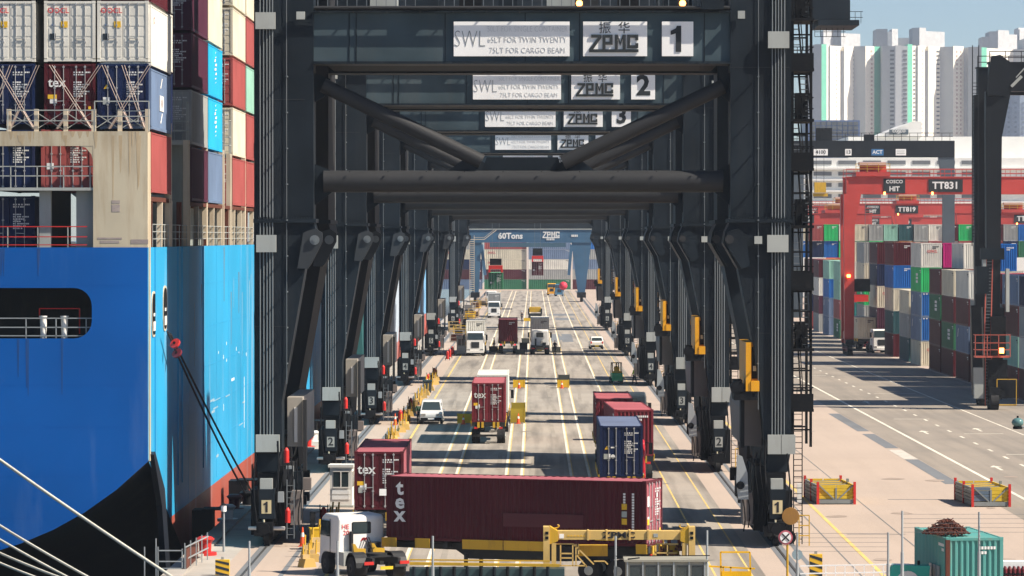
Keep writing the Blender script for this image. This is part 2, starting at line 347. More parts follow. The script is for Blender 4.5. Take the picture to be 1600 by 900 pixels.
def container(label, col, loc, rz=0, end='door', L=12.192, h=CH, group=None, hero=False, name='shipping_container', bars=None, letters=True, tris=None):
    c = thing(name, label, 'container', loc, rz, group); mt = CM[col] if isinstance(col, str) else col
    p = .28 if hero else .56
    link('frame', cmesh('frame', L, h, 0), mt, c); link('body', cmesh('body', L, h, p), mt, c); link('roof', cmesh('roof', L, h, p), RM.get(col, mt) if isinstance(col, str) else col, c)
    if end == 'door':
        for s in (1, -1):
            d = link('door', cmesh('door', L, h, 0), mt, c)
            if s < 0: d.scale = (-1, 1, 1)
            if hero:
                for x in (.30, .72):
                    lb = link('locking_bar', cmesh('locking_bar', L, h, 0), bars or BAR, d, (x, 0, 0))
                    if s < 0: lb.scale = (1, 1, 1)
                link('handle', cmesh('bar_handle', L, h, 0), bars or BAR, d, (.3, 0, 0))
        if letters and hero: link('lettering', cmesh('lettering', L, h, 0), WTXT, c, kind='stuff')
    else:
        link('end_panel', cmesh('end_panel', L, h, 0), mt, c)
        link('container_code', cmesh('side_code', L, h, 0), BTXT if isinstance(col, str) and col in ('white', 'cream', 'pale_green') else WTXT, c, kind='stuff')
    return c
def triangle(parent, x, y, z, s=.22, mat=None):
    m = MB(); m.prism([(x - s, z), (x + s, z), (x, z + 1.6*s)], y, y + .012); return m.build('hazard_triangle', mat or MARKY, parent)
def plate(name, parent, x0, x1, y, z0, z1, mat, t=.012):
    m = MB(); m.box(x0, x1, y, y + t, z0, z1); return m.build(name, mat, parent)
# ------------------------------------------------------------------ the near container ship
SX = -18.2                                                # hull side plane
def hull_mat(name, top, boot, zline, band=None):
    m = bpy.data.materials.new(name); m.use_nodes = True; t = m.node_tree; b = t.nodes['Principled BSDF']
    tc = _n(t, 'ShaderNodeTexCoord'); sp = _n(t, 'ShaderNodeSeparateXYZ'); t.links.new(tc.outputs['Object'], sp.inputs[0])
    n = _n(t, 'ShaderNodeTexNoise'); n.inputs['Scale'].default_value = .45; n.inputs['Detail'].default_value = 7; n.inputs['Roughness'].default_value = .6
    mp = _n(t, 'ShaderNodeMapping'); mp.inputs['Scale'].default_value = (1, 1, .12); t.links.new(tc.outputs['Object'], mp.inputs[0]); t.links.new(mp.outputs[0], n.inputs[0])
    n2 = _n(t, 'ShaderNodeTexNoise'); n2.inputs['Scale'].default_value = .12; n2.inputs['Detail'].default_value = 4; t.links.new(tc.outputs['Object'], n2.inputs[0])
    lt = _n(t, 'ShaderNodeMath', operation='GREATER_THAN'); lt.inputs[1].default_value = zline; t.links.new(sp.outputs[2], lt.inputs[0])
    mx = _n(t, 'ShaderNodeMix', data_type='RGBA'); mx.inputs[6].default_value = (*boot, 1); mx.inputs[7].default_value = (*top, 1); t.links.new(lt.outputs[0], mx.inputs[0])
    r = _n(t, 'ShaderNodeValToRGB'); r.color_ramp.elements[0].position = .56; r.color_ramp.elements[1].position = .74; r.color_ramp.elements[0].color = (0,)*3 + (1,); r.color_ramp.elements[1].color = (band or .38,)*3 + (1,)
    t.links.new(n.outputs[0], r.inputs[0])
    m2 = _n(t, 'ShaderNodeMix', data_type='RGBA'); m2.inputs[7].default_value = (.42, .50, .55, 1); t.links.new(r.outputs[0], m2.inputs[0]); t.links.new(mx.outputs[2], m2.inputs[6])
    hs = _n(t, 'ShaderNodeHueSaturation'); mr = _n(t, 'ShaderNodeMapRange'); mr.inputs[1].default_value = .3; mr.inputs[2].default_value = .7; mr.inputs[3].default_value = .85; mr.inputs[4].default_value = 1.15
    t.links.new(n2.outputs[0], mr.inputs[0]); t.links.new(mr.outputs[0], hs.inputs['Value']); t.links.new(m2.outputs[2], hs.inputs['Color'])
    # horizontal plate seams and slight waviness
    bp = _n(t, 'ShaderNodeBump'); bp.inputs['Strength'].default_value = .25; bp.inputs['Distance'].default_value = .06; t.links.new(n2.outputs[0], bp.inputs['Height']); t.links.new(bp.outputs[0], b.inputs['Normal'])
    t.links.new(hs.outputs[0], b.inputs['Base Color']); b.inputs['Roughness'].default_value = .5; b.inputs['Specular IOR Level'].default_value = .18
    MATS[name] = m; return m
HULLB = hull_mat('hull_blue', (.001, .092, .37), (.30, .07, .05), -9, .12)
HULLS = hull_mat('hull_side_blue', (.025, .31, .56), (.33, .08, .055), 1.15, .42)  # brighter twin of the stern blue, sun on the side put into the colour
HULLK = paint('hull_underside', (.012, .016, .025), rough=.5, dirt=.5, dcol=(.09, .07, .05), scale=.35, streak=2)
BEIGE = paint('ship_beige', (.53, .47, .345), rough=.55, dirt=.85, dcol=(.27, .15, .06), scale=.8, streak=9, p0=.44)
BEIGE2 = paint('lashing_beige', (.58, .50, .38), rough=.55, dirt=.55, dcol=(.30, .16, .07), scale=1.0, streak=4)
ship = thing('container_ship', 'blue container ship with beige stern structure moored along the left side of the quay', 'ship', (0, 0, 0))
SY, DZ, BEAM, SLEN = 181.0, 14.7, 42.0, 236.0
# transom sheet with its wide mooring opening: four pieces round the hole
def stern_low(x):                                         # lower edge of the transom, rising towards the side
    t = (x - (SX - BEAM / 2)) / (BEAM / 2)
    return -.64 + 5.24 * abs(t) ** 4
hx1, hz0, hz1 = wx(143, SY), wz(529, SY), wz(450, SY)
hx0 = SX - BEAM + (SX - hx1)
m = MB(); N = 28
xs = [SX - BEAM + BEAM * i / N for i in range(N + 1)]
for a, b in zip(xs[:-1], xs[1:]): m.quad((a, SY, stern_low(a)), (b, SY, stern_low(b)), (b, SY, hz0), (a, SY, hz0))
m.quad((SX - BEAM, SY, hz1), (SX, SY, hz1), (SX, SY, DZ), (SX - BEAM, SY, DZ))
rr = .85
m.quad((hx1, SY, hz0), (SX, SY, hz0), (SX, SY, hz1), (hx1, SY, hz1)); m.quad((SX - BEAM, SY, hz0), (hx0, SY, hz0), (hx0, SY, hz1), (SX - BEAM, SY, hz1))
for cx, s in ((hx1 - rr, 1), (hx0 + rr, -1)):             # rounded corners of the opening
    for cz, q in ((hz1 - rr, 1), (hz0 + rr, -1)):
        arc = [(cx + s*rr*math.cos(R(i*15)), SY, cz + q*rr*math.sin(R(i*15))) for i in range(7)]
        k = (cx + s*rr, SY, cz + q*rr)
        for p0, p1 in zip(arc[:-1], arc[1:]): m.poly([k, p0, p1])
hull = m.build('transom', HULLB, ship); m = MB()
# hull sides with lofted bilge
def section(y):
    t = min(1, (y - SY) / 34.0); low = 4.7 * (1 - t) ** 1.25 - 5.5 * t
    bow = max(0, (y - (SY + SLEN - 60)) / 60.0); half = BEAM / 2 * (1 - .96 * bow ** 2.2); cx = SX - BEAM / 2
    return low, half, cx
ys = [SY + i * 2.0 for i in range(18)] + [SY + 40 + i * 8 for i in range(1, 25)] + [SY + SLEN]
ys = [y for y in ys if y <= SY + SLEN]
for s in (1, -1):
    rows = []
    for y in ys:
        low, half, cx = section(y); rows.append([(cx + s*half, y, DZ), (cx + s*half, y, (DZ + low)/2), (cx + s*half, y, low)])
    m.grid(rows if s > 0 else [r[::-1] for r in rows], False)
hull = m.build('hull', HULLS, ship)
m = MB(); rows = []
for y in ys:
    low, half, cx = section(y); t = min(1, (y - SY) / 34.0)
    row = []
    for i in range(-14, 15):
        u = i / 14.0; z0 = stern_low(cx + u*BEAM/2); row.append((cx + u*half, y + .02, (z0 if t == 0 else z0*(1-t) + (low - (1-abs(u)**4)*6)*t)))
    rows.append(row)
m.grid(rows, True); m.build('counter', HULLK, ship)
# dark skeg plate and rubbing ribs by the corner of the stern
m = MB(); m.prism([(SY + .5, 4.9), (SY + 1.2, 5.0), (SY + 6, 2.9), (SY + 9, -1.5), (SY + 7, -1.8), (SY + 4.5, 2.2)], SX - .05, SX + .22, 'x'); m.build('corner_guard', HULLK, ship)
m = MB(); m.box(SX - BEAM + .1, SX - .1, SY + .4, SY + SLEN - 55, DZ - .3, DZ - .02); m.build('deck', paint('deck_green', (.10, .10, .085), rough=.8, dirt=.5), ship)
m = MB(); m.box(SX - BEAM + 1, SX - .6, SY + 9, SY + 9.2, 6, DZ - .4); m.box(SX - BEAM + 1, SX - .6, SY + .2, SY + 9, hz0 - .5, hz0 - .3); m.box(SX - BEAM + 1, SX - .4, SY + .2, SY + 9, hz1 + .3, hz1 + .5)
m.build('mooring_deck', paint('inner_dark', (.03, .035, .04), rough=.8, dirt=.4), ship)
# rail and white bollard posts in the transom opening
m = MB()
for z in (hz0 + .12, hz0 + .52, hz0 + .95): m.bar((hx0, SY + .25, z), (hx1, SY + .25, z), .05)
for i in range(8): m.bar((hx1 - .3 - i * 1.42, SY + .25, hz0), (hx1 - .3 - i*1.42, SY + .25, hz0 + .95), .05)
m.build('stern_rail', GALV, ship)
for k, zz in enumerate((1.9, 3.9, 6.2, 8.2, 12.9)):                # welded plate seams
    m = MB(); m.box(max(wx(-20, SY), SX - 8 if zz < 2 else -99), SX - .3 if zz > 4.8 else SX - 1.9 - (4.8 - zz)*.9, SY - .005, SY, zz, zz + .02); m.build('plate_seam', HULLB, ship)
for zz in (3.6, 5.8, 8.0, 10.2, 12.6):
    m = MB(); m.box(SX, SX + .012, SY + 21, SY + 92, zz, zz + .035); m.build('plate_seam', HULLS, ship)
for yy in range(202, 270, 9):
    m = MB(); m.box(SX, SX + .011, yy, yy + .05, 1.4, DZ); m.build('plate_seam', HULLS, ship)
for px in (65, 98):
    m = MB(); x = wx(px, SY); m.cyl((x, SY + .5, hz0), (x, SY + .5, hz0 + 1.0), .14, 12, .17); m.cyl((x, SY + .5, hz0 + 1.0), (x, SY + .5, hz0 + 1.06), .2, 12); m.build('mooring_post', WHITE, ship)
m = MB(); x0 = wx(58, SY); m.tube([(x0, SY + .7, hz0 + .9), (x0, SY + .7, hz0 + 1.4), (x0 + 1.9, SY + .7, hz0 + 1.4), (x0 + 1.9, SY + .7, hz0 + .2)], .03); m.build('roller_guard', RED, ship)
# tall fairlead openings on the corner, with frames
for (y, zz0, zz1) in ((SY + 2.6, 10.4, 12.6), (SY + 8.2, 10.55, 12.8)):
    m = MB(); pts = []
    for i in range(20):
        a = 2*math.pi*i/20; pts.append((y + 1.0*math.copysign(abs(math.cos(a))**.6, math.cos(a)), (zz0+zz1)/2 + (zz1-zz0)/2*math.copysign(abs(math.sin(a))**.6, math.sin(a))))
    m.prism(pts, SX - .02, SX + .035, 'x'); f = m.build('fairlead', BEIGE2, ship)
    m = MB(); m.prism([((p[0]-y)*.86 + y, (p[1]-(zz0+zz1)/2)*.9 + (zz0+zz1)/2) for p in pts], SX + .03, SX + .045, 'x'); m.build('fairlead_opening', BLACK, f)
    m = MB(); m.box(SX + .046, SX + .06, y - .5, y + .55, zz0 + .3, zz0 + .75); m.box(SX + .046, SX + .06, y - .4, y + .3, zz0 + 1.0, zz0 + 1.15); m.build('roller', WHITE, f)
# vertical fenders / pipes on the side shell
for y, wdt, mt in ((SY + .5, .5, BEIGE), (SY + 3.2, .18, HULLS), (SY + 15.1, .16, HULLS), (SY + 17.4, .2, HULLS), (SY + 30, .1, HULLS)):
    m = MB(); m.box(SX - .03, SX + .06, y - wdt/2, y + wdt/2, 4.6 if y < SY + 5 else 2.5, DZ); m.build('shell_rib', mt, ship)
rnd = random.Random(3)
m = MB()
for k in range(7):
    y = SY + rnd.uniform(40, 66); z = rnd.uniform(6.6, 8.8); m.box(SX, SX + .008, y, y + .25, z, z + rnd.uniform(.12, .3))
for (y, z, d, hgt) in ((SY + 60, 3.2, .28, 3.2), (SY + 50, 6.5, 2.2, .16), (SY + 44, 5, .2, .4)): m.box(SX, SX + .008, y, y + d, z, z + hgt)
m.build('draught_marks', WTXT, ship)
SCRP = paint('scrape_pale', (.26, .42, .52), rough=.7, dirt=.5, dcol=(.3, .2, .13), scale=2, streak=.4, p0=.42); RSTK = paint('rust_run', (.20, .12, .07), rough=.8, dirt=.5, scale=2)
for k in range(16):
    y = SY + rnd.uniform(33, 92); z = rnd.uniform(1.9, 6.5); m = MB(); m.box(SX - .01, SX + .006 + k*.0003, y, y + rnd.uniform(.8, 5.0), z, z + rnd.uniform(.04, .16)); m.build('scrape_mark', SCRP, ship)
for k in range(12):
    y = SY + rnd.uniform(24, 92); z = rnd.uniform(9.5, DZ); h_ = rnd.uniform(1.2, 5); m = MB(); m.prism([(y, z - h_), (y + .05, z - h_), (y + rnd.uniform(.1, .3), z), (y - .05, z)], SX - .01, SX + .0115 + k*.0003, 'x'); m.build('rust_streak', RSTK if k % 3 == 0 else SCRP, ship)
for k in range(7):
    x = rnd.uniform(-27, SX - .5); z = (hz0 - .02) if k < 4 else DZ - .05; h_ = rnd.uniform(1.0, 3.2) if k < 4 else 1.3; x = min(x, hx1 - .6) if k < 4 else x; m = MB(); m.prism([(x, z - h_), (x + .03, z - h_), (x + rnd.uniform(.06, .14), z), (x - .04, z)], SY - .006 - k*.0003, SY + .004); m.build('rust_streak', paint('run_mark_blue', (.012, .07, .24), rough=.6, dirt=.3), ship)
# beige stern structure that carries the containers
bz1 = wz(205, SY); ox1, oz0, oz1 = wx(145, SY), wz(383, SY), wz(228, SY); WT = .5
m = MB()
m.box(ox1, SX - .01, SY + .06, SY + WT, DZ, bz1)                       # right wall
m.box(SX - BEAM + .2, ox1 - .003, SY + .06, SY + WT, oz1, bz1)         # header
m.prism([(ox1 + .02, oz1 + .02), (ox1 - .75, oz1 + .02), (ox1 - .35, oz1 - .08), (ox1 - .08, oz1 - .4), (ox1 + .02, oz1 - .85)], SY + .07, SY + WT - .01)
m.box(SX - .45, SX - .012, SY + WT, SY + 1.6, DZ, bz1)
m.build('stern_wall', BEIGE, ship)
RST2 = paint('rust_wash', (.46, .37, .245), rough=.8, dirt=.7, dcol=(.36, .25, .13), scale=2.5, streak=6, p0=.4)
for k in range(24):
    x = random.Random(k).uniform(-25.4, SX - .2); lo = x < ox1; z = bz1 - .01 if k % 3 else oz1 + .5; hh = random.Random(k + 50).uniform(.25, .55) if lo else random.Random(k + 9).uniform(.5, 3.4); wd = random.Random(k + 5).uniform(.03, .13)
    m = MB(); m.prism([(x - wd*.3, z - hh), (x + wd*.3, z - hh*.9), (x + wd, z), (x - wd, z)], SY + .0592 - k*.00025, SY + .0605); m.build('rust_streak', RST2, ship)
SCUF = paint('scuff_paint', (.30, .25, .24), rough=.8, dirt=.6, dcol=(.5, .45, .36), scale=3, streak=.3, p0=.4)
for (a, b, t_, l_) in ((152, 190, 371, 374), (156, 186, 376, 380), (204, 231, 374, 381), (174, 187, 313, 318), (174, 187, 320, 331)):
    m = MB(); m.box(wx(a, SY), wx(b, SY), SY + .0500, SY + .0605, wz(l_, SY), wz(t_, SY)); m.build('scuff_mark', SCUF, ship)
m = MB(); zf = wz(293, SY); m.box(SX - BEAM + 1, ox1, SY + .1, SY + 1.4, zf - .14, zf); m.build('catwalk', GREY, ship)
m = MB()
for z in (zf + .55, zf + 1.0): m.bar((SX - BEAM + 1, SY + .15, z), (ox1, SY + .15, z), .045)
for k in range(9): m.bar((ox1 - .15 - k*1.25, SY + .15, zf), (ox1 - .15 - k*1.25, SY + .15, zf + 1.0), .045)
m.build('catwalk_rail', GREY, ship)
m = MB()
for z in (DZ + .12, DZ + .5, DZ + .98): m.bar((SX - BEAM + 1, SY + .12, z), (ox1 - .3, SY + .12, z), .045)
m.build('deck_rail', RED, ship)
m = MB()
for k in range(9): m.bar((ox1 - 1.2 - k*1.42, SY + .12, DZ), (ox1 - 1.2 - k*1.42, SY + .12, DZ + .98), .045)
m.build('deck_rail_post', GREY, ship)
m = MB(); m.box(wx(58, SY), wx(76, SY), SY + .7, SY + 1.1, DZ, zf - .15); m.box(wx(116, SY), ox1 + .0, SY + .7, SY + 1.0, DZ, zf - .15); m.build('support_column', GREY, ship)
# lashing bridge rail on the stern structure
m = MB(); g0 = bz1
def rail_run(m, x0, x1, zt, y):
    m.bar((x0, y, zt), (x1, y, zt), .05); m.bar((x0, y, (zt + g0)/2), (x1, y, (zt + g0)/2), .04); m.bar((x0, y, zt), (x0, y, g0), .05); m.bar((x1, y, zt), (x1, y, g0), .05)
rail_run(m, wx(11, SY), wx(146, SY), wz(172, SY), SY + .2); rail_run(m, wx(147, SY), wx(232, SY), wz(158, SY), SY + .2); rail_run(m, wx(185, SY), wx(230, SY), wz(173, SY), SY + .35)
m.build('lashing_bridge_rail', GREY, ship)
for px in (12, 55, 101, 145, 186, 229):
    m = MB(); x = wx(px, SY); m.box(x - .1, x + .1, SY + .3, SY + .5, bz1, wz(170, SY)); m.build('lashing_post', BEIGE2, ship)
    m = MB()
    if px < 220:
        x2 = wx(px + 42, SY); z0, z1 = bz1 + .1, wz(175, SY); m.bar((x, SY + .4, z0), (x2, SY + .4, z1), .035); m.bar((x, SY + .4, z1), (x2, SY + .4, z0), .035)
        m.build('cross_brace', GREY, ship)
# containers on the stern: columns seen from the end
LASH = paint('lashing_rod_steel', (.45, .36, .31), rough=.5, dirt=.4, dcol=(.2, .08, .05), metal=.1)
SG = 'containers stacked on the ship'
YC = SY + 1.4; PX = 33.0
t2 = wz(96.5, YC); t1 = t2 - 2.98; t0 = t1 - 2.98; tm = t0 - 3.0; t3 = t2 + 2.98
def ship_end(px, z, col, label, marks):
    c = container(label, col, (wx(px, YC), YC + 6.1, z), 0, 'door', group=SG, hero=True, letters=col not in ('white',))
    y = -6.1
    for mk in marks: mk(c, y)
    return c
def oocl(c, y):
    text('OOCL', RTXT, c, (-.55, y - .005, 2.42), .36, name='company_letters', bold=.012); plate('label_sticker', c, -.42, -.10, y + .004, 1.62, 1.92, MARKY); plate('label_sticker', c, -.95, -.67, y + .004, 1.04, 1.34, MARKB); plate('label_sticker', c, -.86, -.76, y + .004, 1.7, 1.8, CM['slate'])
def texm(c, y):
    text('tex', WTXT, c, (-.62, y - .005, 1.98), .62, name='company_letters', bold=.016); plate('label_sticker', c, -1.05, -.62, y + .004, 1.22, 1.42, MARKY); plate('label_sticker', c, .88, 1.0, y + .004, .72, .86, MARKY)
def navym(c, y): triangle(c, -.78, y + .004, 1.7, .13); plate('label_sticker', c, -.95, -.75, y + .004, .95, 1.2, GREY)
ends = [(33, t2, 'white', 'white reefer end at the left edge, top of the stern stack', [oocl]), (109, t2, 'white', 'white container with red letters above the maroon one on the stern', [oocl]), (192, t2, 'white', 'white container with red letters at the right end of the stern row', [oocl]),
        (14, t1, 'navy', 'dark blue container at the left edge behind crossed lashing rods', []), (109, t1, 'maroon', 'maroon container with white letters behind crossed lashing rods on the stern', [texm]), (192, t1, 'navy', 'dark blue container with yellow triangle behind crossed lashing rods on the stern', [navym]),
        (14, t0 - .15, 'navy', 'dark blue container inside the beige stern opening', []), (104, t0 - .15, 'oxide', 'red container inside the beige stern opening behind the catwalk rail', []), (14, tm - .3, 'navy', 'dark blue container at the bottom of the stern opening behind red rails', []),
        (33, t3, 'grey', 'grey container at the top left of the picture on the stern', []), (109, t3, 'grey', 'grey container above the middle lettered white one on the stern', []), (192, t3, 'grey', 'grey container at the top of the corner stack on the stern', [])]
for px, z, col, lab, mk in ends:
    if z == t2 and px == 33: px = 15
    ship_end(px, z, col, lab, mk)
m = MB(); m.box(wx(57, YC), wx(67, YC), YC + 3, YC + 11, DZ, t3 + 2.5); m.build('gap_shade', BLACK, ship)  # black filler standing for the shade in the gap between columns
# crossed lashing rods
def lash(x0, z0, x1, z1, y=SY + 1.15):
    for d in (0, .13):
        m = MB(); m.cyl((x0 + d, y, z0), (x1 + d, y, z1), .02, 5); m.build('lashing_rod', LASH, ship)
    m = MB(); zm = z0 + (z1 - z0)*.28; xm = x0 + (x1 - x0)*.28; m.cyl((x0 + .06, y - .03, z0), (xm + .06, y - .03, zm), .045, 6); m.build('turnbuckle', LASH, ship)
zb, zt = bz1 + .15, wz(100, SY)
for xa, xb in ((82, 150), (136, 72), (164, 228), (198, 155), (45, -14), (8, 52), (220, 186), (-30, 10)):
    lash(wx(xa, SY), zb, wx(xb, SY), zt)
# side rows: outer stacks seen along the hull; each with its own colours
side_bays = [  # near Y, length, tiers (bottom to top), tier base
    (SY + 1.5, 10.0, ['__', 'oxide', 'slate', 'white', 'maroon'], 'first'),
    (204.0, 10.2, ['purple', 'grey', 'purple', 'purple', 'purple'], 'second'),
    (214.6, 9.6, ['slate', 'cyan', 'cyan', 'cream', 'white'], 'third'),
    (232.0, 10.2, ['oxide', 'cream', 'oxide', 'cream', 'cream'], 'fourth'),
    (243.0, 9.6, ['oxide', 'oxide', 'pale_green', 'oxide', 'cream'], 'fifth'),
    (262.0, 12.2, ['navy', 'grey', 'white', 'oxide', 'cream'], 'sixth'), (275.0, 12.2, ['cream', 'oxide', 'navy', 'white', 'oxide'], 'seventh')]
tn = ['lowest', 'second from bottom', 'middle', 'second from top', 'topmost']
for yb, L, tiers, nm in side_bays:
    for i, col in enumerate(tiers):
        if col == '__': continue
        z = t0 - 2.98 + i * 2.98 if nm == 'first' else 17.1 + i * 3.02
        if nm == 'first': z = 17.3 + (i - 1) * 3.02
        nice = {'oxide': 'faded red', 'slate': 'pale blue', 'cyan': 'cyan', 'purple': 'dark purple'}.get(col, col.replace('_', ' '))
        c = container('%s container, %s in the %s side stack from the stern' % (nice, tn[i], nm), col, (SX + .02 - CW/2, yb + L/2, z), 0, 'door', L=L, group=SG, hero=(yb < 240))
        a = CW / 2
        if col == 'cyan':
            for k, (y_, z_, w_, h_) in enumerate(((0, 2.5, .5, .14), (.1, 2.25, .8, .12), (-.3, 2.0, .9, .22), (.25, 1.78, 1.2, .2), (-.1, 1.52, 1.3, .2), (.3, 1.27, .9, .2), (.0, 1.02, .8, .14), (.1, .8, .5, .12))):
                m = MB(); m.prism([(y_ - w_/2, z_), (y_ + w_/2 - .2, z_ + .05), (y_ + w_/2, z_ + h_), (y_ - w_/2 + .25, z_ + h_ - .04)], a + .004, a + .014, 'x'); m.build('letter_stroke', WTXT, c)
        if col == 'slate' and nm == 'first':
            m = MB(); m.box(a + .005, a + .015, -.9, 1.1, 1.0, 1.75); m.build('panel_logo', WTXT, c)
            for z2 in (.4, 2.1): m = MB(); m.prism([(-.6, z2), (-.3, z2), (.5, z2 + .5), (.2, z2 + .5)], a + .005, a + .015, 'x'); m.build('letter_stroke', WTXT, c)
            m = MB(); m.cyl((a + .014, .1, 1.38), (a + .02, .1, 1.38), .22, 12); m.build('logo_oval', RUST, c)
        if col == 'white' and nm == 'first': text('COSCO'[0:1], RTXT, c, (a + .012, -3.6, 2.2), .45, '+x', 'company_letters')
# inner rows whose ends show beside the outer ones
inner = [(204.0, -2.5, 'purple'), (204.0, -5.0, 'maroon'), (232.0, -2.5, 'white'), (232, -5.0, 'grey'), (194.5, -5.0, 'navy')]
for yb, dx, col in inner[:4]:
    for i in (1, 2, 3, 4):
        cc = col
        if col == 'white': cc = ['__', 'grey', 'maroon', 'white', 'white'][i]
        c = container('%s container end, %s tier, %s row in at the %s side gap' % (cc, tn[i], 'second' if dx > -3 else 'third', 'first' if yb < 210 else 'second'), cc, (SX - CW/2 + dx, yb + 5.1, 17.1 + i*3.02), 0, 'door', L=10.2, group=SG, hero=True)
        if i == 4 and cc == 'purple': triangle(c, -.2, -5.1 + .004, 1.2, .16)
# lashing bridge towers between bays: grey walkways on beige columns along the deck edge
def lash_tower(y, z1, wide):
    m = MB(); m.box(SX - .28, SX - .02, y, y + .3, DZ, z1); m.box(SX - .28, SX - .02, y + wide - .3, y + wide, DZ, z1); m.build('lashing_column', BEIGE2, ship)
    m = MB(); m.box(SX - 3, SX - .05, y + .02, y + wide - .02, z1 - .25, z1); m.build('lashing_platform', GREY, ship)
    m = MB()
    for yy in (y + .1, y + wide - .1):
        for z in (.5, 1.0): m.bar((SX - 3, yy, z1 + z), (SX - .1, yy, z1 + z), .05)
        for k in range(4): m.bar((SX - .1 - k*.95, yy, z1), (SX - .1 - k*.95, yy, z1 + 2.0), .06)
    for z in (.5, 1.0, 2.0): m.bar((SX - .1, y, z1 + z), (SX - .1, y + wide, z1 + z), .05)
    m.build('lashing_rail', GREY, ship)
lash_tower(192.2, 20.9, 1.1); lash_tower(202.3, 20.3, 1.2); lash_tower(213.9, 20.6, .7); lash_tower(225, 20.3, 1.2); lash_tower(230.6, 20.2, 1.2); lash_tower(242.3, 20.3, .7); lash_tower(253.4, 20.3, 1.2)
m = MB(); m.prism([(-21.5, DZ), (SX - .3, DZ), (SX - .3, 20.2), (-24.5, 20.2), (-24.5, 17.5), (-23, 16.4), (-22.3, 15.4)], 203.1, 203.6); m.build('hatch_wall', paint('ship_grey_green', (.30, .32, .28), rough=.6, dirt=.4), ship)
# slanted deck supports and side rail below the stacks
for k in range(15):
    y = 183.6 + k * 5.1
    m = MB(); m.prism([(y - .32, DZ), (y - .12, DZ), (y + .16, 17.0), (y - .2, 17.0)], SX - .3, SX - .05, 'x'); m.build('deck_stanchion', BEIGE2 if k % 3 else RUST, ship)
m = MB(); m.box(SX - 1.9, SX - 1.7, 193.5, 262, DZ, 17.0); m.build('hatch_coaming', paint('coaming_grey', (.25, .28, .26), rough=.6, dirt=.4), ship)
m = MB()
for z in (.4, .75, 1.1): m.bar((SX - .08, 184, DZ + z), (SX - .08, 270, DZ + z), .04)
for k in range(43): m.bar((SX - .08, 184 + k*2, DZ), (SX - .08, 184 + k*2, DZ + 1.1), .04)
m.build('side_rail', GREY, ship)
m = MB(); m.box(SX - .9, SX - .04, 182.4, 193, 16.9, 17.12); m.box(SX - 1.6, SX - .04, 203.6, 262, 16.85, 17.05); m.build('cargo_sill', RUST, ship)
# ------------------------------------------------------------------ ships farther along the quay, seen between the crane legs
def far_ship(y0, L, top, boot, zl, label, col):
    s = thing('container_ship', label, 'ship', (0, 0, 0), 0, 'ships moored along the quay')
    m = MB(); rows = []; B = 36.0
    for k in range(31):
        u = k / 30; y = y0 + u*L
        half = B/2*(1 - max(0, (.14 - u)/.14)**2*.55 - max(0, (u - .82)/.18)**2*.9); z1 = 13 + (2.5 if u > .9 else 0)
        cx = SX - B/2 - .3; rows.append([(cx + half, y, z1), (cx + half*1.0, y, 6), (cx + half*(.98 if .1 < u < .85 else .8), y, -4)])
    m.grid(rows, False); m.grid([[(2*(SX - B/2 - .3) - p[0], p[1], p[2]) for p in r][::-1] for r in rows], False); m.quad(*[rows[0][i] for i in (0, 1)], (2*(SX-B/2-.3) - rows[0][1][0], y0, 6), (2*(SX-B/2-.3) - rows[0][0][0], y0, 13)); m.build('hull', hull_mat('hull_' + col, top, boot, zl), s)
    m = MB(); m.box(SX - B + 2, SX - 2, y0 + L*.12, y0 + L*.85, 12, 12.6); m.build('deck', GREY, s)
    return s
s2 = far_ship(424, 52, (.02, .085, .09), (.13, .045, .04), 1.0, 'dark teal hulled ship with white mooring lines beyond the second crane', 'teal')
s3 = far_ship(482, 60, (.42, .50, .58), (.45, .2, .18), .8, 'pale grey blue hulled ship seen between the third and fourth cranes', 'pale')
s4 = far_ship(548, 190, (.15, .38, .62), (.5, .12, .09), 2.0, 'light blue hulled ship with red boot top beyond the fifth crane', 'sky')
cols = ['oxide', 'cream', 'navy', 'grey', 'white', 'maroon', 'cyan']
rnd = random.Random(11)
for yb in (440, 454, 500, 514, 560, 574, 588, 602):
    for i in range(1, 3):
        col = rnd.choice(cols)
        container('%s deck container, %s tier, %s on the far ships' % (col, tn[i], {440: 'first stack', 454: 'second stack', 500: 'third stack', 514: 'fourth stack', 560: 'fifth stack', 574: 'sixth stack', 588: 'seventh stack', 602: 'eighth stack'}[yb]), col, (SX - 3.2, yb, 13 + i*2.95), group='containers on the farther ships')
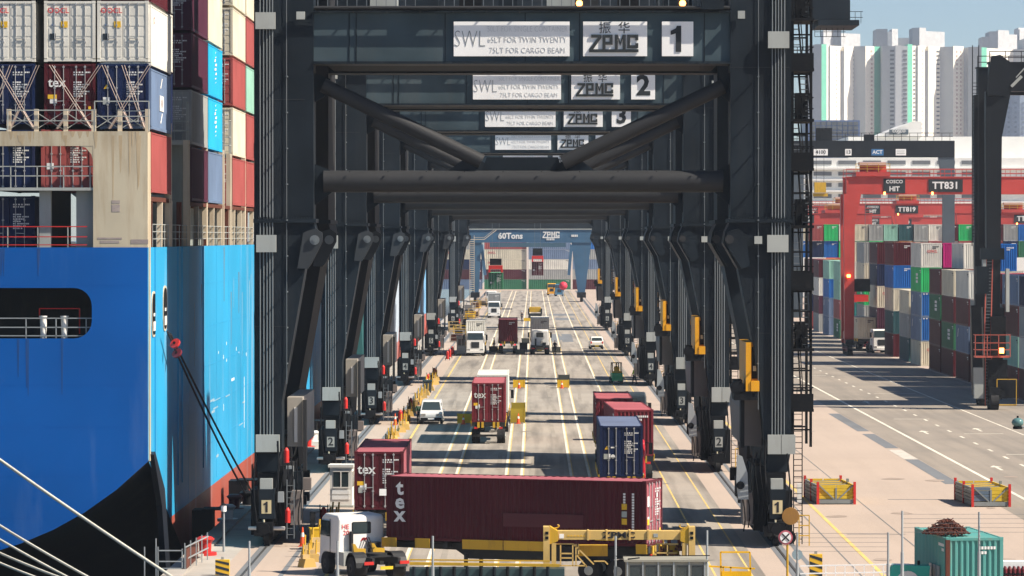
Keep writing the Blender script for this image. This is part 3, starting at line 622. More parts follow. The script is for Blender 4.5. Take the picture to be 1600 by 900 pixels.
# ------------------------------------------------------------------ quay cranes
Y1 = 188.0; FP = Y1 + 1.0                                  # the near crane's first wheel; plane of its near frame
def U(px): return wx(px, FP)
def Z(py): return wz(py, FP)
PANEL = paint('crane_panel_brown', (.020, .020, .021), rough=.6, dirt=.3, dcol=(.05, .045, .04), scale=.6, spec=.1)
MAUVE = paint('faded_panel', (.20, .175, .165), rough=.6, dirt=.3, dcol=(.1, .08, .07), scale=.8)
PALEP = paint('pale_panel', (.38, .35, .30), rough=.55, dirt=.4, dcol=(.2, .15, .12), scale=.9)
paint('sign_ink_mid', (.22, .24, .25), rough=.6, dirt=.05)
def zpmc_logo(parent, x0, x1, z0, z1, y, mat):
    """block letters standing proud of the board"""
    wl = (x1 - x0) / 4.0; hgt = z1 - z0; s = hgt * .17; m = MB(); y0, y1 = y - .05, y
    zb = z0 + s * 1.35
    def vb(x, a, b, wd=s): m.box(x, x + wd, y0, y1, a, b)
    def hb(xa, xb, z, t=s): m.box(xa, xb, y0 - .001, y1, z, z + t)
    m.box(x0 + wl*.25, x1 - wl*.08, y0, y1, z0, z0 + s)                        # underline
    x = x0; hb(x + .05, x + wl*.92, z1 - s); hb(x - .05, x + wl*.85, z0 + .002); m.prism([(x + wl*.62, z1 - s), (x + wl*.92, z1 - s), (x + wl*.25, z0 + s), (x - .05, z0 + s)], y0 + .001, y1)
    x = x0 + wl; vb(x, z0 + s, z1 - s); hb(x, x + wl*.82, z1 - s); vb(x + wl*.82 - s, zb + hgt*.2 + s, z1 - s); hb(x + s, x + wl*.82, zb + hgt*.2)
    x = x0 + 2*wl; vb(x, z0 + s, z1); vb(x + wl*.88 - s, z0 + s, z1); cxm = x + wl*.44
    m.prism([(x + s, z1), (x + s, z1 - s*1.4), (cxm, zb + hgt*.12), (cxm, zb + hgt*.12 + s*1.3)], y0 + .002, y1); m.prism([(x + wl*.88 - s, z1), (x + wl*.88 - s, z1 - s*1.4), (cxm, zb + hgt*.12), (cxm, zb + hgt*.12 + s*1.3)], y0 + .003, y1)
    x = x0 + 3*wl; vb(x, zb, z1 - s); hb(x, x + wl*.9, z1 - s); hb(x, x + wl*.9, zb); vb(x + wl*.9 - s, z1 - s*1.9, z1 - s); vb(x + wl*.9 - s, zb + s, zb + s*1.7)
    return m.build('company_logo', mat, parent)

def make_crane(num):
    c = thing('quay_crane', 'x', 'crane', (0, Y1, 0), 0, 'quay cranes in a row over the road')
    P = lambda name, m, mat, **k: m.build(name, mat, c, **k)
    pz = lambda pts: [(U(a), Z(b)) for a, b in pts]
    TOP = Z(-60)
    # legs: near frame thin, far frame deep
    LEGL = [(397, -60), (490, -60), (490, 345), (494, 362), (478, 412), (440, 628), (440, 702), (431, 738), (403, 738), (397, 704)]
    LEGR = [(1141, -60), (1236, -60), (1236, 704), (1230, 738), (1200, 738), (1196, 704), (1190, 640), (1178, 545), (1153, 420), (1130, 380), (1133, 362), (1141, 345)]
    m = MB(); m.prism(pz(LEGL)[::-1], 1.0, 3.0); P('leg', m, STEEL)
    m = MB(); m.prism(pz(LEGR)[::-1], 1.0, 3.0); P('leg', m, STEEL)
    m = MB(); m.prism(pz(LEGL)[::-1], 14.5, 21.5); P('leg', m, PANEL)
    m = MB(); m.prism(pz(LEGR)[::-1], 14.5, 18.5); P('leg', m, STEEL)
    for y in (5.4, 8.6, 11.6):
        m = MB(); m.box(U(397) + .02, U(397) + .2, y, y + .75, Z(640), TOP); P('shadow_post', m, STEEL)  # unseen posts, added to stripe the hull with shadow
    for (a, b) in ((396, 494), (1137, 1238)):
        m = MB(); m.box(U(a), U(b), .82, 3.1, Z(348), Z(342)); P('flange', m, STEEL)
        m = MB()
        for k in range(22): m.box(U(a) + .1 + k*(U(b)-U(a)-.2)/22, U(a) + .16 + k*(U(b)-U(a)-.2)/22, .84, .9, Z(341.9), Z(339)); m.build('bolt_row', STEEL, kids(c)[-1])
        m = MB(); m.box(U(a), U(b), 14.3, 21.6, Z(348), Z(342)); P('flange', m, STEEL)
    # vertical plate seams on the legs
    for a, b, py in ((397, 480, 155), (397, 455, 510), (1182, 1236, 520), (1141, 1236, 105)):
        m = MB(); m.box(U(a), U(b) - .1, .985, 1.0, Z(py) - .03, Z(py)); P('weld_seam', m, STEEL2)
    # hinge plates and pins on both frames
    for y in (.72, 14.2):
        for pts, pin in (([(480, 361), (494, 357), (504, 364), (504, 378), (487, 412), (481, 420), (465, 419), (474, 364)], (492, 375)), ):
            m = MB(); m.prism(pz(pts)[::-1], y, y + .22); h = P('hinge_plate', m, HPL)
            m = MB(); m.cyl((U(pin[0]), y - .1, Z(pin[1])), (U(pin[0]), y, Z(pin[1])), .24, 14); m.cyl((U(pin[0]), y - .16, Z(pin[1])), (U(pin[0]), y - .1, Z(pin[1])), .1, 8); m.build('hinge_pin', CONDUIT, h)
        pts = [(1153, 357), (1164, 366), (1172, 416), (1158, 420), (1140, 392), (1134, 378), (1137, 362)]
        m = MB(); m.prism(pz(pts)[::-1], y, y + .22); h = P('hinge_plate', m, STEEL)
        m = MB(); m.cyl((U(1139), y - .1, Z(374)), (U(1139), y, Z(374)), .22, 14); m.build('hinge_pin', STEEL2, h)
    # portal beams
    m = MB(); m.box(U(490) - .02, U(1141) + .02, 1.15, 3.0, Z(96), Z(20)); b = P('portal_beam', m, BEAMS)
    m = MB(); m.box(U(490) - .02, U(1141) + .02, .9, 3.2, Z(100), Z(96)); m.build('beam_flange', STEEL, b)
    m = MB(); m.box(U(490) - .02, U(1141) + .02, .9, 3.2, Z(20), Z(17)); m.build('beam_flange', STEEL, b)
    for px in (545, 556, 695, 820, 905, 1100):
        m = MB(); m.box(U(px), U(px) + .04, 1.12, 1.15, Z(96), Z(20)); m.build('stiffener', STEEL, b)
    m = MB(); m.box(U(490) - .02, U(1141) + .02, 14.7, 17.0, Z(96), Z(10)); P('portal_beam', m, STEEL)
    m = MB(); m.box(U(500), U(1130), 3.2, 14.7, Z(93), Z(90)); P('soffit_deck', m, BLACK)  # black so the underside reads as shaded: the shade is in the colour
    # horizontal service pipe and bracket studs whose long shadows rake over the beam
    m = MB(); m.cyl((U(492), .66, Z(16) + .1), (U(1139), .66, Z(16) + .1), .085, 7); P('service_pipe', m, STEEL2)
    for k in range(13):
        x = U(500 + k*52); m = MB(); m.cyl((x, 1.12, Z(19)), (x, .66, Z(19)), .05, 5); P('bracket_stud', m, STEEL2)
    for px, dy, hh in ((650, .42, .7), (1095, .6, 1.1)):
        m = MB(); m.box(U(px), U(px) + 1.1, 1.1 - dy, 1.1, Z(16), Z(16) + hh); P('cable_box', m, STEEL)
    # walkway above the beam with rails, cabinets and lamps
    m = MB(); m.box(U(490), U(1141), 1.2, 14.6, Z(14.5), Z(13)); P('walkway', m, STEEL)
    m = MB()
    for z in (.55, 1.1): m.bar((U(490), 1.3, Z(13) + z), (U(1141), 1.3, Z(13) + z), .05)
    for k in range(42): x = U(490) + .2 + k*.48; m.bar((x, 1.3, Z(13)), (x, 1.3, Z(13) + 1.1), .035)
    P('handrail', m, CONDUIT)
    rnd = random.Random(2)
    for k in range(9):
        x = U(510) + k*2.05 + rnd.uniform(0, .6); ww = rnd.uniform(.6, 1.5); m = MB(); m.box(x, x + ww, 2.2, 3.6, Z(13) + .02, Z(13) + rnd.uniform(.7, 1.6)); P('deck_cabinet', m, (STEEL, GREY, STEEL2, BLACK)[k % 4])
    for px in (905, 1066):
        m = MB(); m.box(U(px) - .22, U(px) + .22, .85, 1.15, Z(12), Z(-4)); f = P('floodlight', m, STEEL2)
        m = MB(); m.cyl((U(px), .84, Z(6)), (U(px), .79, Z(6)), .16, 12); m.build('lamp_lens', LAMP, f)
    # sign boards
    def board(a, b, t=34, l=88):
        m = MB(); m.box(U(a), U(b), 1.0, 1.12, Z(l), Z(t)); return P('sign_board', m, SIGNW)
    s = board(709, 890)
    text('SWL', MATS['sign_ink_mid'], s, (U(734), .99, Z(62)), 1.2, sx=.66, bold=-.026)
    for i, ln in enumerate(('50LT FOR SINGLE CONTAINER', '65LT FOR TWIN TWENTY', '75LT FOR CARGO BEAM')):
        text(ln, INKPALE, s, (U(824), .99, Z(46 + i*16.5)), .40, sx=(.72, .84, .86)[i], bold=-.018)
    s = board(911, 1011)
    zpmc_logo(s, U(922), U(999), Z(82), Z(54.5), .98, INK)
    text('\u632f', INK, s, (U(945), .99, Z(45)), .62); text('\u534e', INK, s, (U(975), .99, Z(45)), .62)
    s = board(1034, 1083)
    text(str(num), INK, s, (U(1059), .985, Z(61)), 1.78, name='crane_number', bold=.035)
    # pipes bracing the portal
    m = MB(); m.cyl((U(504), 2.0, Z(283)), (U(1131), 2.0, Z(283)), .54, 28); P('tie_pipe', m, STEEL2)
    for a, b in (((503, 132), (752, 252)), ((1131, 134), (880, 254))):
        p0 = Vector((U(a[0]), 2.0, Z(a[1]))); p1 = Vector((U(b[0]), 2.0, Z(b[1]))); m = MB(); m.cyl(p0, p1, .37, 24); P('brace_pipe', m, STEEL2)
    for pts in ([(488, 112), (515, 122), (505, 150), (488, 160)], [(1143, 112), (1122, 122), (1130, 150), (1143, 160)], [(735, 240), (760, 256), (765, 266), (700, 266)], [(895, 240), (872, 256), (868, 266), (930, 266)], [(488, 255), (520, 268), (520, 298), (488, 322)], [(1143, 255), (1116, 268), (1116, 298), (1143, 322)], [(760, 245), (872, 245), (880, 268), (752, 268)]):
        m = MB(); m.prism(pz(pts)[::-1], 1.96, 2.04); P('gusset_plate', m, STEEL)
    for px in range(545, 1110, 60):
        m = MB(); m.box(U(px), U(px) + .05, 1.35, 1.46, Z(269), Z(267)); P('lifting_lug', m, STEEL2)
    # conduits and junction boxes down the legs
    for xs, bot in (((406.5, 412, 417, 421.5, 426), 690), ((1206, 1211, 1215.5, 1220, 1225), 690)):
        for px in xs:
            m = MB(); m.cyl((U(px), .9, Z(bot)), (U(px), .9, TOP), .034, 6); P('conduit', m, CONDUIT)
    for px in (448, 1184.5):
        m = MB(); m.cyl((U(px), .93, Z(600 if px < 500 else 640)), (U(px), .93, TOP), .02, 5); P('conduit', m, CONDUIT)
    for py in range(120, 620, 56):                       # standoff studs that rake shadows over the leg
        for px in (449, 1184):
            m = MB(); m.cyl((U(px), 1.0, Z(py)), (U(px), .5, Z(py)), .045, 5); P('bracket_stud', m, CONDUIT)
    for (a, b, t, l) in ((400, 431, 20, 46), (401, 432, 367, 394), (400, 437, 679, 706), (1199, 1232, 50, 76), (1198, 1231, 367, 394), (464, 477, 19, 31), (1152, 1163, 18, 30), (1178, 1190, 369, 381)):
        m = MB(); m.box(U(a), U(b), .62, .86, Z(l), Z(t)); P('junction_box', m, GREY)
    for (a, b) in ((1199, 1219.6), (1220.4, 1242)):
        m = MB(); m.box(U(a), U(b), .58, .86, Z(709), Z(679)); P('junction_box', m, GREY)
    # covers under the raked lower legs
    m = MB(); m.box(U(444), U(468), 3.3, 13.5, Z(702), Z(624)); k = P('cable_cover', m, PALEP)
    m = MB(); m.box(U(455), U(460), 3.22, 3.3, Z(695), Z(640)); m.build('cover_strip', WHITE, k)
    m = MB(); m.box(U(469), U(475), 3.0, 3.4, Z(740), Z(628)); P('cable_post', m, STEEL2)
    m = MB(); m.prism(pz([(1164, 700), (1160, 640), (1164, 620), (1190, 620), (1196, 702)])[::-1], 3.3, 13.5); P('cable_cover', m, MAUVE)
    # orange lift car on the inner side of the right leg
    m = MB(); m.box(U(1165), U(1173), .75, 6.8, Z(611), Z(535)); m.box(U(1173) + .003, U(1186), .7, 2.6, Z(611), Z(595)); m.prism(pz([(1173.1, 595), (1173.1, 535), (1178, 535), (1186, 560), (1186, 595)])[::-1], 1.3, 6.5)
    l = P('lift_car', m, ORNG)
    m = MB(); m.prism(pz([(1175, 592), (1175, 543), (1178, 541), (1184, 560), (1184, 592)])[::-1], 1.26, 1.295); m.build('lift_door', BLACK, l)
    m = MB(); m.box(U(1177), U(1182), 1.2, 1.255, Z(580), Z(572)); m.build('control_box', GREY, l)
    m = MB(); m.box(U(1147), U(1184), .8, 3, Z(625), Z(611)); m.box(U(1147), U(1160), 1, 3, Z(610.9), Z(594)); m.cyl((U(1153), .8, Z(606)), (U(1153), 1.8, Z(606)), .35, 12); P('lift_drive', m, BLACK)
    m = MB(); m.box(U(1158), U(1164), 1.4, 2.4, Z(700), Z(626)); P('lift_guide', m, BLACK)
    m = MB(); m.box(U(1238), U(1243), 3.2, 5.4, Z(612), Z(536)); P('lift_mast', m, ORNG)
    # bogies: sill, equaliser beams, wheel trucks, drives, number pylon
    for side, cx in ((0, -13.1), (1, 11.9)):
        for y0 in (0.0, 14.8):
            q = 1.0 if y0 == 0 else .86
            m = MB(); m.prism([(y0 + .8, 4.6), (y0 + 2.6, 2.9), (y0 + 9.4, 2.9), (y0 + 11, 4.6), (y0 + 11, 5.2), (y0 + .8, 5.2)], cx - .55, cx + .55, 'x'); P('sill_beam', m, BLACK)
            bg_ = MB()
            for k in range(2): bg_.prism([(y0 + .3 + k*5.9, 1.6), (y0 + 1.2 + k*5.9, 2.5), (y0 + 4.6 + k*5.9, 2.5), (y0 + 5.5 + k*5.9, 1.6), (y0 + 4.9 + k*5.9, 1.1), (y0 + .9 + k*5.9, 1.1)], cx - .4, cx + .4, 'x')
            bo = P('bogie', bg_, BLACK)
            for k in range(8):
                y = y0 + .45 + k*1.48; m = MB(); m.cyl((cx - .14, y, .40), (cx + .14, y, .40), .38, 14); m.cyl((cx - .2, y, .4), (cx + .2, y, .4), .14, 8); m.build('wheel', RUBBER, bo)
                m = MB(); m.box(cx + (.2 if k % 2 else -.62), cx + (.62 if k % 2 else -.2), y - .25, y + .25, .5, 1.0); m.build('drive_motor', STEEL2, bo)
            m = MB()
            for k in range(4): m.prism([(y0 + .1 + k*2.95, 1.0), (y0 + .5 + k*2.95, 1.4), (y0 + 2.0 + k*2.95, 1.4), (y0 + 2.4 + k*2.95, 1.0), (y0 + 2.2 + k*2.95, .45), (y0 + .3 + k*2.95, .45)], cx - .3, cx + .3, 'x')
            m.build('wheel_frame', BLACK, bo)
        m = MB(); m.box(cx - .33, cx + .42, -.35, .25, Z(808), Z(762)); n = P('number_pylon', m, STEEL)
        m = MB(); m.box(cx - .22, cx + .26, -.365, -.35, Z(800), Z(779)); pl = m.build('number_plate', paint('plate_cream', (.62, .52, .30), rough=.6, dirt=.25) if num == 1 else GREY, n)
        m = MB(); m.box(cx - .3, cx + .3, -.3, .3, Z(762), Z(746)); m.build('beacon_box', GREY, n)
        t_ = text(str(num), BTXT, n, (cx + .02, -.372, Z(789.5)), .72, name='crane_number', bold=.02)
        m = MB(); m.cyl((cx - .1, -.5, Z(824)), (cx - .1, -.5, Z(814)), .13, 10); m.cyl((cx - .1, -.5, Z(814)), (cx - .1, -.5, Z(809)), .05, 8); P('horn', m, paint('pale_cream', (.6, .55, .38)))
        m = MB(); m.box(cx - .45, cx + .35, -.75, -.1, .75, 1.25); m.cyl((cx - .05, -.75, .95), (cx - .05, -1.0, .95), .28, 14); P('rail_buffer', m, BLACK)
        # hoses, boxes and ladders hung around the foot
        s = 1 if side == 0 else -1
        rnd = random.Random(side + 3)
        for k in range(7):
            x = cx + s*rnd.uniform(.6, 1.9); y = rnd.uniform(.6, 9); z = rnd.uniform(1.2, 3.2)
            m = MB(); m.box(x - .22, x + .22, y, y + .6, z, z + rnd.uniform(.5, 1.2)); P('equipment_box', m, (BLACK, STEEL, STEEL2, MAUVE)[k % 4])
        for k in range(6):
            x = cx + s*(.5 + .22*k); m = MB(); pts = [(x, .4 + .1*k, 5.0 - .2*k)]
            for i in range(1, 7): pts.append((x + s*.1*math.sin(i), .2 + .15*k - .1*i % .3, 5.0 - .2*k - i*.55))
            m.tube(pts, .035, 5); P('hydraulic_hose', m, BLACK)
        m = MB(); x = cx + s*1.35; m.box(x - .25, x + .25, 1.0, 3.2, 1.0, 2.6); P('rope_guard', m, MAUVE)
        if side == 1:
            m = MB(); m.prism([(-9.85 + 19.9, 2.3), (10.55, 2.3), (10.5, 3.6), (10.25, 4.4), (10.0, 4.5), (9.95, 3.2)], .5, .8); P('splash_guard', m, GALV)
            m = MB(); m.cyl((10.15, .4, 3.0), (10.15, .5, 3.0), .2, 12); P('guide_roller', m, BLACK)
        m = MB(); m.box(cx - s*.5 - .35, cx - s*.5 + .35, 1.2, 8.8, .5, 2.7); m.box(cx + s*.75 - .3, cx + s*.75 + .3, 1.4, 8, .7, 3.9); P('bogie_housing', m, BLACK)
        m = MB(); m.box(cx - .5, cx + .5, .7, 2.4, 2.2, Z(738)); P('leg_pivot', m, BLACK)
        if side == 0:
            m = MB(); m.cyl((cx - .9, .2, .9), (cx + .9, .1, .9), .09, 8); P('spill_boom', m, WHITE)
            m = MB()
            for q in range(9): m.bar((cx + 1.0, .1, .6 + q*.3), (cx + 1.35, .1, .6 + q*.3), .03)
            for dx in (1.0, 1.35): m.bar((cx + dx, .1, .4), (cx + dx, .1, 3.3), .05)
            P('ladder', m, CONDUIT)
            m = MB(); m.box(cx + .5, cx + .85, -.2, .3, 2.2, 2.7); m.box(cx + .9, cx + 1.25, 1.0, 1.4, 3.4, 3.9); P('warning_panel', m, GALV)
        m = MB(); m.tube([(cx - s*.5, -.2, 4.6), (cx - s*.62, -.35, 3.2), (cx - s*.55, -.4, 2.0), (cx - s*.4, -.45, 1.0)], .04, 6); m.tube([(cx + s*.55, .0, 5.2), (cx + s*.6, -.1, 4.0), (cx + s*.52, -.2, 2.2)], .05, 6); P('power_cable', m, BLACK)
        # red fire extinguishers at the foot
        for (x, y, z) in ((cx + s*1.05, -.15, 1.2), (cx + s*.95, .5, 4.1)):
            if side == 0:
                m = MB(); m.cyl((x, y, z), (x, y, z + .6), .13, 12); m.cyl((x, y, z + .6), (x, y, z + .74), .13, 12, .05); P('fire_extinguisher', m, RED)
    # dark equaliser skirt that carries both frames
    for a, b in ((401, 436), (1197, 1234)):
        m = MB(); m.prism([(U(a), Z(737)), (U(b), Z(737)), (U(b) - .1, Z(704)), (U(a) + .1, Z(704))][::-1], .9, 12); P('leg_foot', m, STEEL)
    # stair tower up the outer side of the right leg
    x0, x1 = U(1239), U(1270); y0, y1 = 2.0, 5.0
    m = MB()
    for x in (x0, x1 - .06):
        for y in (y0, y1): m.bar((x + .03, y, Z(700)), (x + .03, y, TOP), .13)
    for py in range(-40, 700, 31):
        m.bar((x0, y0, Z(py)), (x1, y0, Z(py)), .08); m.bar((x0, y1, Z(py)), (x1, y1, Z(py)), .08); m.bar((x0, y1, Z(py)), (x0, y1 - 2.9, Z(py + 31)), .06)
    P('stair_frame', m, BLACK)
    fl = [-40, 27, 106, 185, 262, 352, 450, 545, 640]
    for i, py in enumerate(fl):
        m = MB(); m.box(x0 - .08, x1 + .1, y0 - .35, y1 + .2, Z(py) - .14, Z(py)); P('stair_platform', m, BLACK)
        m = MB()
        for z in (.5, 1.05):
            for y in (y0 - .3, y1 + .15): m.bar((x0, y, Z(py) + z), (x1 + .08, y, Z(py) + z), .045)
            m.bar((x1 + .06, y0 - .3, Z(py) + z), (x1 + .06, y1 + .15, Z(py) + z), .045)
        for k in range(5): m.bar((x0 + k*(x1-x0)/4, y0 - .3, Z(py)), (x0 + k*(x1-x0)/4, y0 - .3, Z(py) + 1.05), .035)
        P('stair_rail', m, BLACK)
        if i % 2 == 0: m = MB(); m.box(x0 - .05, x1 + .08, y0 - .33, y0 - .3, Z(py), Z(py) + .75); P('kick_panel', m, BLACK)
        else: m = MB(); m.box(x0 + .2, x0 + .7, y0 + .4, y0 + 1.2, Z(py), Z(py) + 1.3); P('switch_box', m, BLACK)
        if i:
            za, zb_ = Z(fl[i]), Z(fl[i-1]); n = 9; m = MB()
            for k in range(n):
                f = (k + .5) / n; y = y0 + .1 + f*(y1 - y0 - .2); z = za + f*(zb_ - za); m.box(x0 + .12 + (i % 2)*.42, x0 + .5 + (i % 2)*.42, y - .14, y + .14, z - .02, z + .02)
            P('stair_tread', m, CONDUIT)
            m = MB()
            for xx in (x0 + .1, x0 + .52): m.bar((xx + (i % 2)*.42, y0, za), (xx + (i % 2)*.42, y1, zb_), .06, .28)
            for xx in (x0 + .06, x0 + .56): m.bar((xx + (i % 2)*.42, y0, za + .9), (xx + (i % 2)*.42, y1, zb_ + .9), .05)
            m.box(x0 - .02, x0 + .1, y0 - .1, y1 + .1, Z(fl[i]) - .02, Z(fl[i]) + .95) if i in (3, 5, 7) else None
            P('stair_flight', m, BLACK)
    # ladder to the ground and yellow hand rails
    lx = x0 + .45; m = MB()
    for dx in (0, .42): m.bar((lx + dx - .4, 1.2, .05), (lx + dx - .4, 1.2, Z(640)), .05)
    for k in range(24): m.bar((lx - .4, 1.2, .3 + k*.28), (lx + .02, 1.2, .3 + k*.28), .035)
    P('ladder', m, BLACK)
    m = MB()
    for dx in (0, .5): m.bar((13.05 + dx, .8, .0), (13.05 + dx, .8, 1.5), .05)
    for z in (.5, 1.0, 1.5): m.bar((13.05, .8, z), (13.55, .8, z), .05)
    P('gate_rail', m, YEL)
    m = MB(); m.box(13.05, 13.3, 2.2, 2.35, Z(788), Z(758)); P('notice_panel', m, WHITE)
    # girder, out of the top of the picture: it throws the broad bands of shade on the road
    for y in (4, 11.5):
        m = MB(); m.box(-62, 32.5, y, y + 1.5, 37.5, 40.5); P('boom_girder', m, STEEL)
    m = MB(); m.box(-20, 31, 5.6, 11.4, 38.5, 38.7); P('shade_deck', m, STEEL)  # unseen deck added between the girders to widen their shade band
    m = MB(); m.box(12, 27, 4, 13, 40.6, 44); P('machinery_house', m, STEEL)
    for sx in (U(440), U(1190)):
        for y in (2, 17):
            m = MB(); m.box(sx - .9, sx + .9, y - .8, y + 1.2, TOP, 37.5); P('upper_leg', m, STEEL)
    # service gallery hung under the landside end of the girder
    m = MB(); m.box(29.2, 33.4, 3.5, 13.2, 36.9, 37.45); m.box(29, 31.2, 5.6, 11.4, 37.5, 40.4); P('service_gallery', m, STEEL)
    m = MB()
    for z in (36.0, 36.5, 38.0, 38.6): m.bar((29.2, 8.6, z), (34.2 if z > 37 else 32.4, 8.6, z), .06)
    for k in range(9): m.bar((29.2 + k*.6, 8.6, 36.0 if k < 6 else 37.4), (29.2 + k*.6, 8.6, 38.6), .05)
    m.bar((31.4, 8.6, 38.6), (31.4, 8.6, 41.5), .12); m.bar((32.6, 8.6, 38.6), (32.6, 8.6, 40), .1)
    P('gallery_rail', m, BLACK)
    return c
cr = make_crane(1)
CL = {1: 'nearest black quay crane, numbered 1 on its white sign', 2: 'second black quay crane from the camera, numbered 2 on its sign', 3: 'third black quay crane along the road, numbered 3',
      4: 'fourth black quay crane along the road, its number hidden behind a brace pipe', 5: 'fifth black quay crane along the road, second farthest of the black ones', 6: 'farthest of the black quay cranes, in front of the blue one'}
cr['label'] = CL[1]
CY = {2: 247.5, 3: 309.5, 4: 391.0, 5: 489.0, 6: 622.0}
cr2 = None
for n in range(2, 7):
    k = copy_tree(cr); k.location = (0, CY[n], 0); k['label'] = CL[n]
    for ch in k.children:
        for g in ch.children:
            if g.name.startswith('crane_number'):
                sz = g.scale[0]; g.data = text_mesh(str(n), .006 / sz, .035 if sz > 1 else .02); g.material_slots[0].link = 'OBJECT'; g.material_slots[0].material = INK
            if g.name.startswith('number_plate'):
                g.material_slots[0].link = 'OBJECT'; g.material_slots[0].material = GREY
m = MB(); m.cyl((12.55, -.5, 1.55), (12.55, -.25, 1.55), .42, 20); m.build('cable_drum', paint('drum_ochre', (.33, .17, .04), rough=.6, dirt=.5), cr)
# ------------------------------------------------------------------ container yard on the right
XB = 45.5
ORD = ['bottom', 'second', 'third', 'fourth', 'fifth', 'sixth', 'seventh']
YG = 'containers stacked in the yard'
SQ = WTXT
def yard_stack(x, y, cols, place, L=12.192, end='bulk', marks=True):
    for i, col in enumerate(cols):
        if not col: continue
        nice = {'oxide': 'faded red', 'brown': 'brown', 'pale_green': 'pale green', 'bright_green': 'bright green', 'dark_teal': 'dark teal'}.get(col, col)
        c = container('%s container, %s tier, %s' % (nice, ORD[i], place), col, (x + CW/2, y + L/2, i * CH), 0, end, L=L, group=YG, tris=1)
        a = -CW/2
        if marks:
            yy = -L*.12
            if col in ('green', 'bright_green', 'teal'):
                m = MB()
                for k in range(3): m.box(a - .012, a - .002, yy - 1.0, yy + 1.2, 1.05 + k*.42, 1.35 + k*.42)
                m.build('side_logo', SQ, c)
            elif col == 'slate':
                m = MB(); m.prism([(L*.36, 1.6), (L*.30, 2.5), (L*.27, 2.5), (L*.33, 1.6)], a - .012, a - .002, 'x'); m.build('side_logo', SQ, c)
        if col == 'blue' and place.startswith('the stack with two'): pass
    return c
def end_text(c, s, size, z, x=0, mat=WTXT): text(s, mat, c, (x, -6.1 - .01, z), size, name='company_letters', bold=.02)
# nearest visible bays first
def side_squiggle(c, L=12.192):
    m = MB(); a = -CW/2; y = 1.0
    m.tube([(a - .01, y, .6), (a - .01, y - .15, 1.3), (a - .01, y + .25, 1.7), (a - .01, y - .1, 2.3)], .05, 4); m.build('side_logo', SQ, c)
    text('CAI', SQ, c, (a - .012, y - 1.4, 1.35), .95, '-x', 'company_letters', .02)
bays = [
 (348.0, ['maroon', 'white', 'grey', 'navy'], 'stack at the right edge'),
 (361.0, ['maroon', 'pale_green', 'maroon', 'slate'], 'white lettered stack right of black gantry'),
 (374.5, ['maroon', 'slate', 'grey', 'maroon'], 'stack just right of black gantry'),
 (388.5, ['maroon', 'navy', 'grey'], 'stack behind black gantry leg'),
 (402.0, ['maroon', 'slate', 'maroon', 'white'], 'stack just left of black gantry'),
 (416.5, ['maroon', 'green', 'maroon', 'cream'], 'second stack left of black gantry'),
 (430.0, ['maroon', 'maroon', 'green', 'maroon'], 'third stack left of black gantry'),
 (451.5, ['cream', 'slate', 'slate', 'bright_green', 'white'], 'stack with numbered blue ends'),
 (466.0, ['dark_teal', 'grey', 'cream'], 'low stack behind numbered blue ends'),
 (486.0, ['maroon', 'dark_teal', 'cream', 'blue', 'maroon'], 'stack beside the yard truck'),
 (509.0, ['maroon', 'purple', 'cream', 'navy', 'maroon'], 'stack behind the yard truck'),
 (529.0, ['maroon', 'grey', 'bright_green', 'cream', 'grey'], 'stack right of red gantry leg'),
 (549.0, ['green', 'teal', 'oxide', 'white', 'cream'], 'stack behind red gantry leg'),
 (571.0, ['green', 'oxide', 'pale_green', 'pale_green'], 'pale green stack left of red gantry'),
 (592.0, ['slate', 'slate', 'blue', 'pale_green'], 'second stack left of red gantry'),
 (613.0, ['grey', 'purple', 'white', 'maroon'], 'third stack left of red gantry'),
 (634.0, ['oxide', 'navy', 'grey', 'maroon'], 'farthest stack left of red gantry')]
for y, cols, place in bays: yard_stack(XB, y, cols, place)
for o in list(C.objects):
    if o.get('label', '') in ('slate container, second tier, stack with numbered blue ends', 'slate container, third tier, stack with numbered blue ends'):
        text('6', WTXT, o, (.55, -6.11, 1.35), .95, name='end_number', bold=.03)
        for ch in o.children:
            if ch.name.startswith('end_panel') or ch.name.startswith('frame'): ch.material_slots[0].material = CM['blue'] if ch.name.startswith('end_panel') else CM['slate']
        m = MB()
        for k in range(6): m.box(-.95 + k*.34, -.78 + k*.34, -6.115, -6.1, 2.62, 2.74)
        m.build('edge_dots', WTXT, o)
    if o.get('label', '').startswith('bright green container'): text('8', WTXT, o, (.5, -6.11, 1.9), .8, name='end_number', bold=.03); text('45', WTXT, o, (.5, -6.11, 1.1), .6, name='end_number', bold=.03)
    if o.get('label', '').endswith('white-lettered stack right of the black gantry leg'): side_squiggle(o)
    if o.get('category') == 'container' and ('cream' in o['label'] or 'white container' in o['label']) and o.get('group') == YG: text('OOCL', RTXT, o, (.1, -6.11, 1.9), .42, name='company_letters', bold=.02)
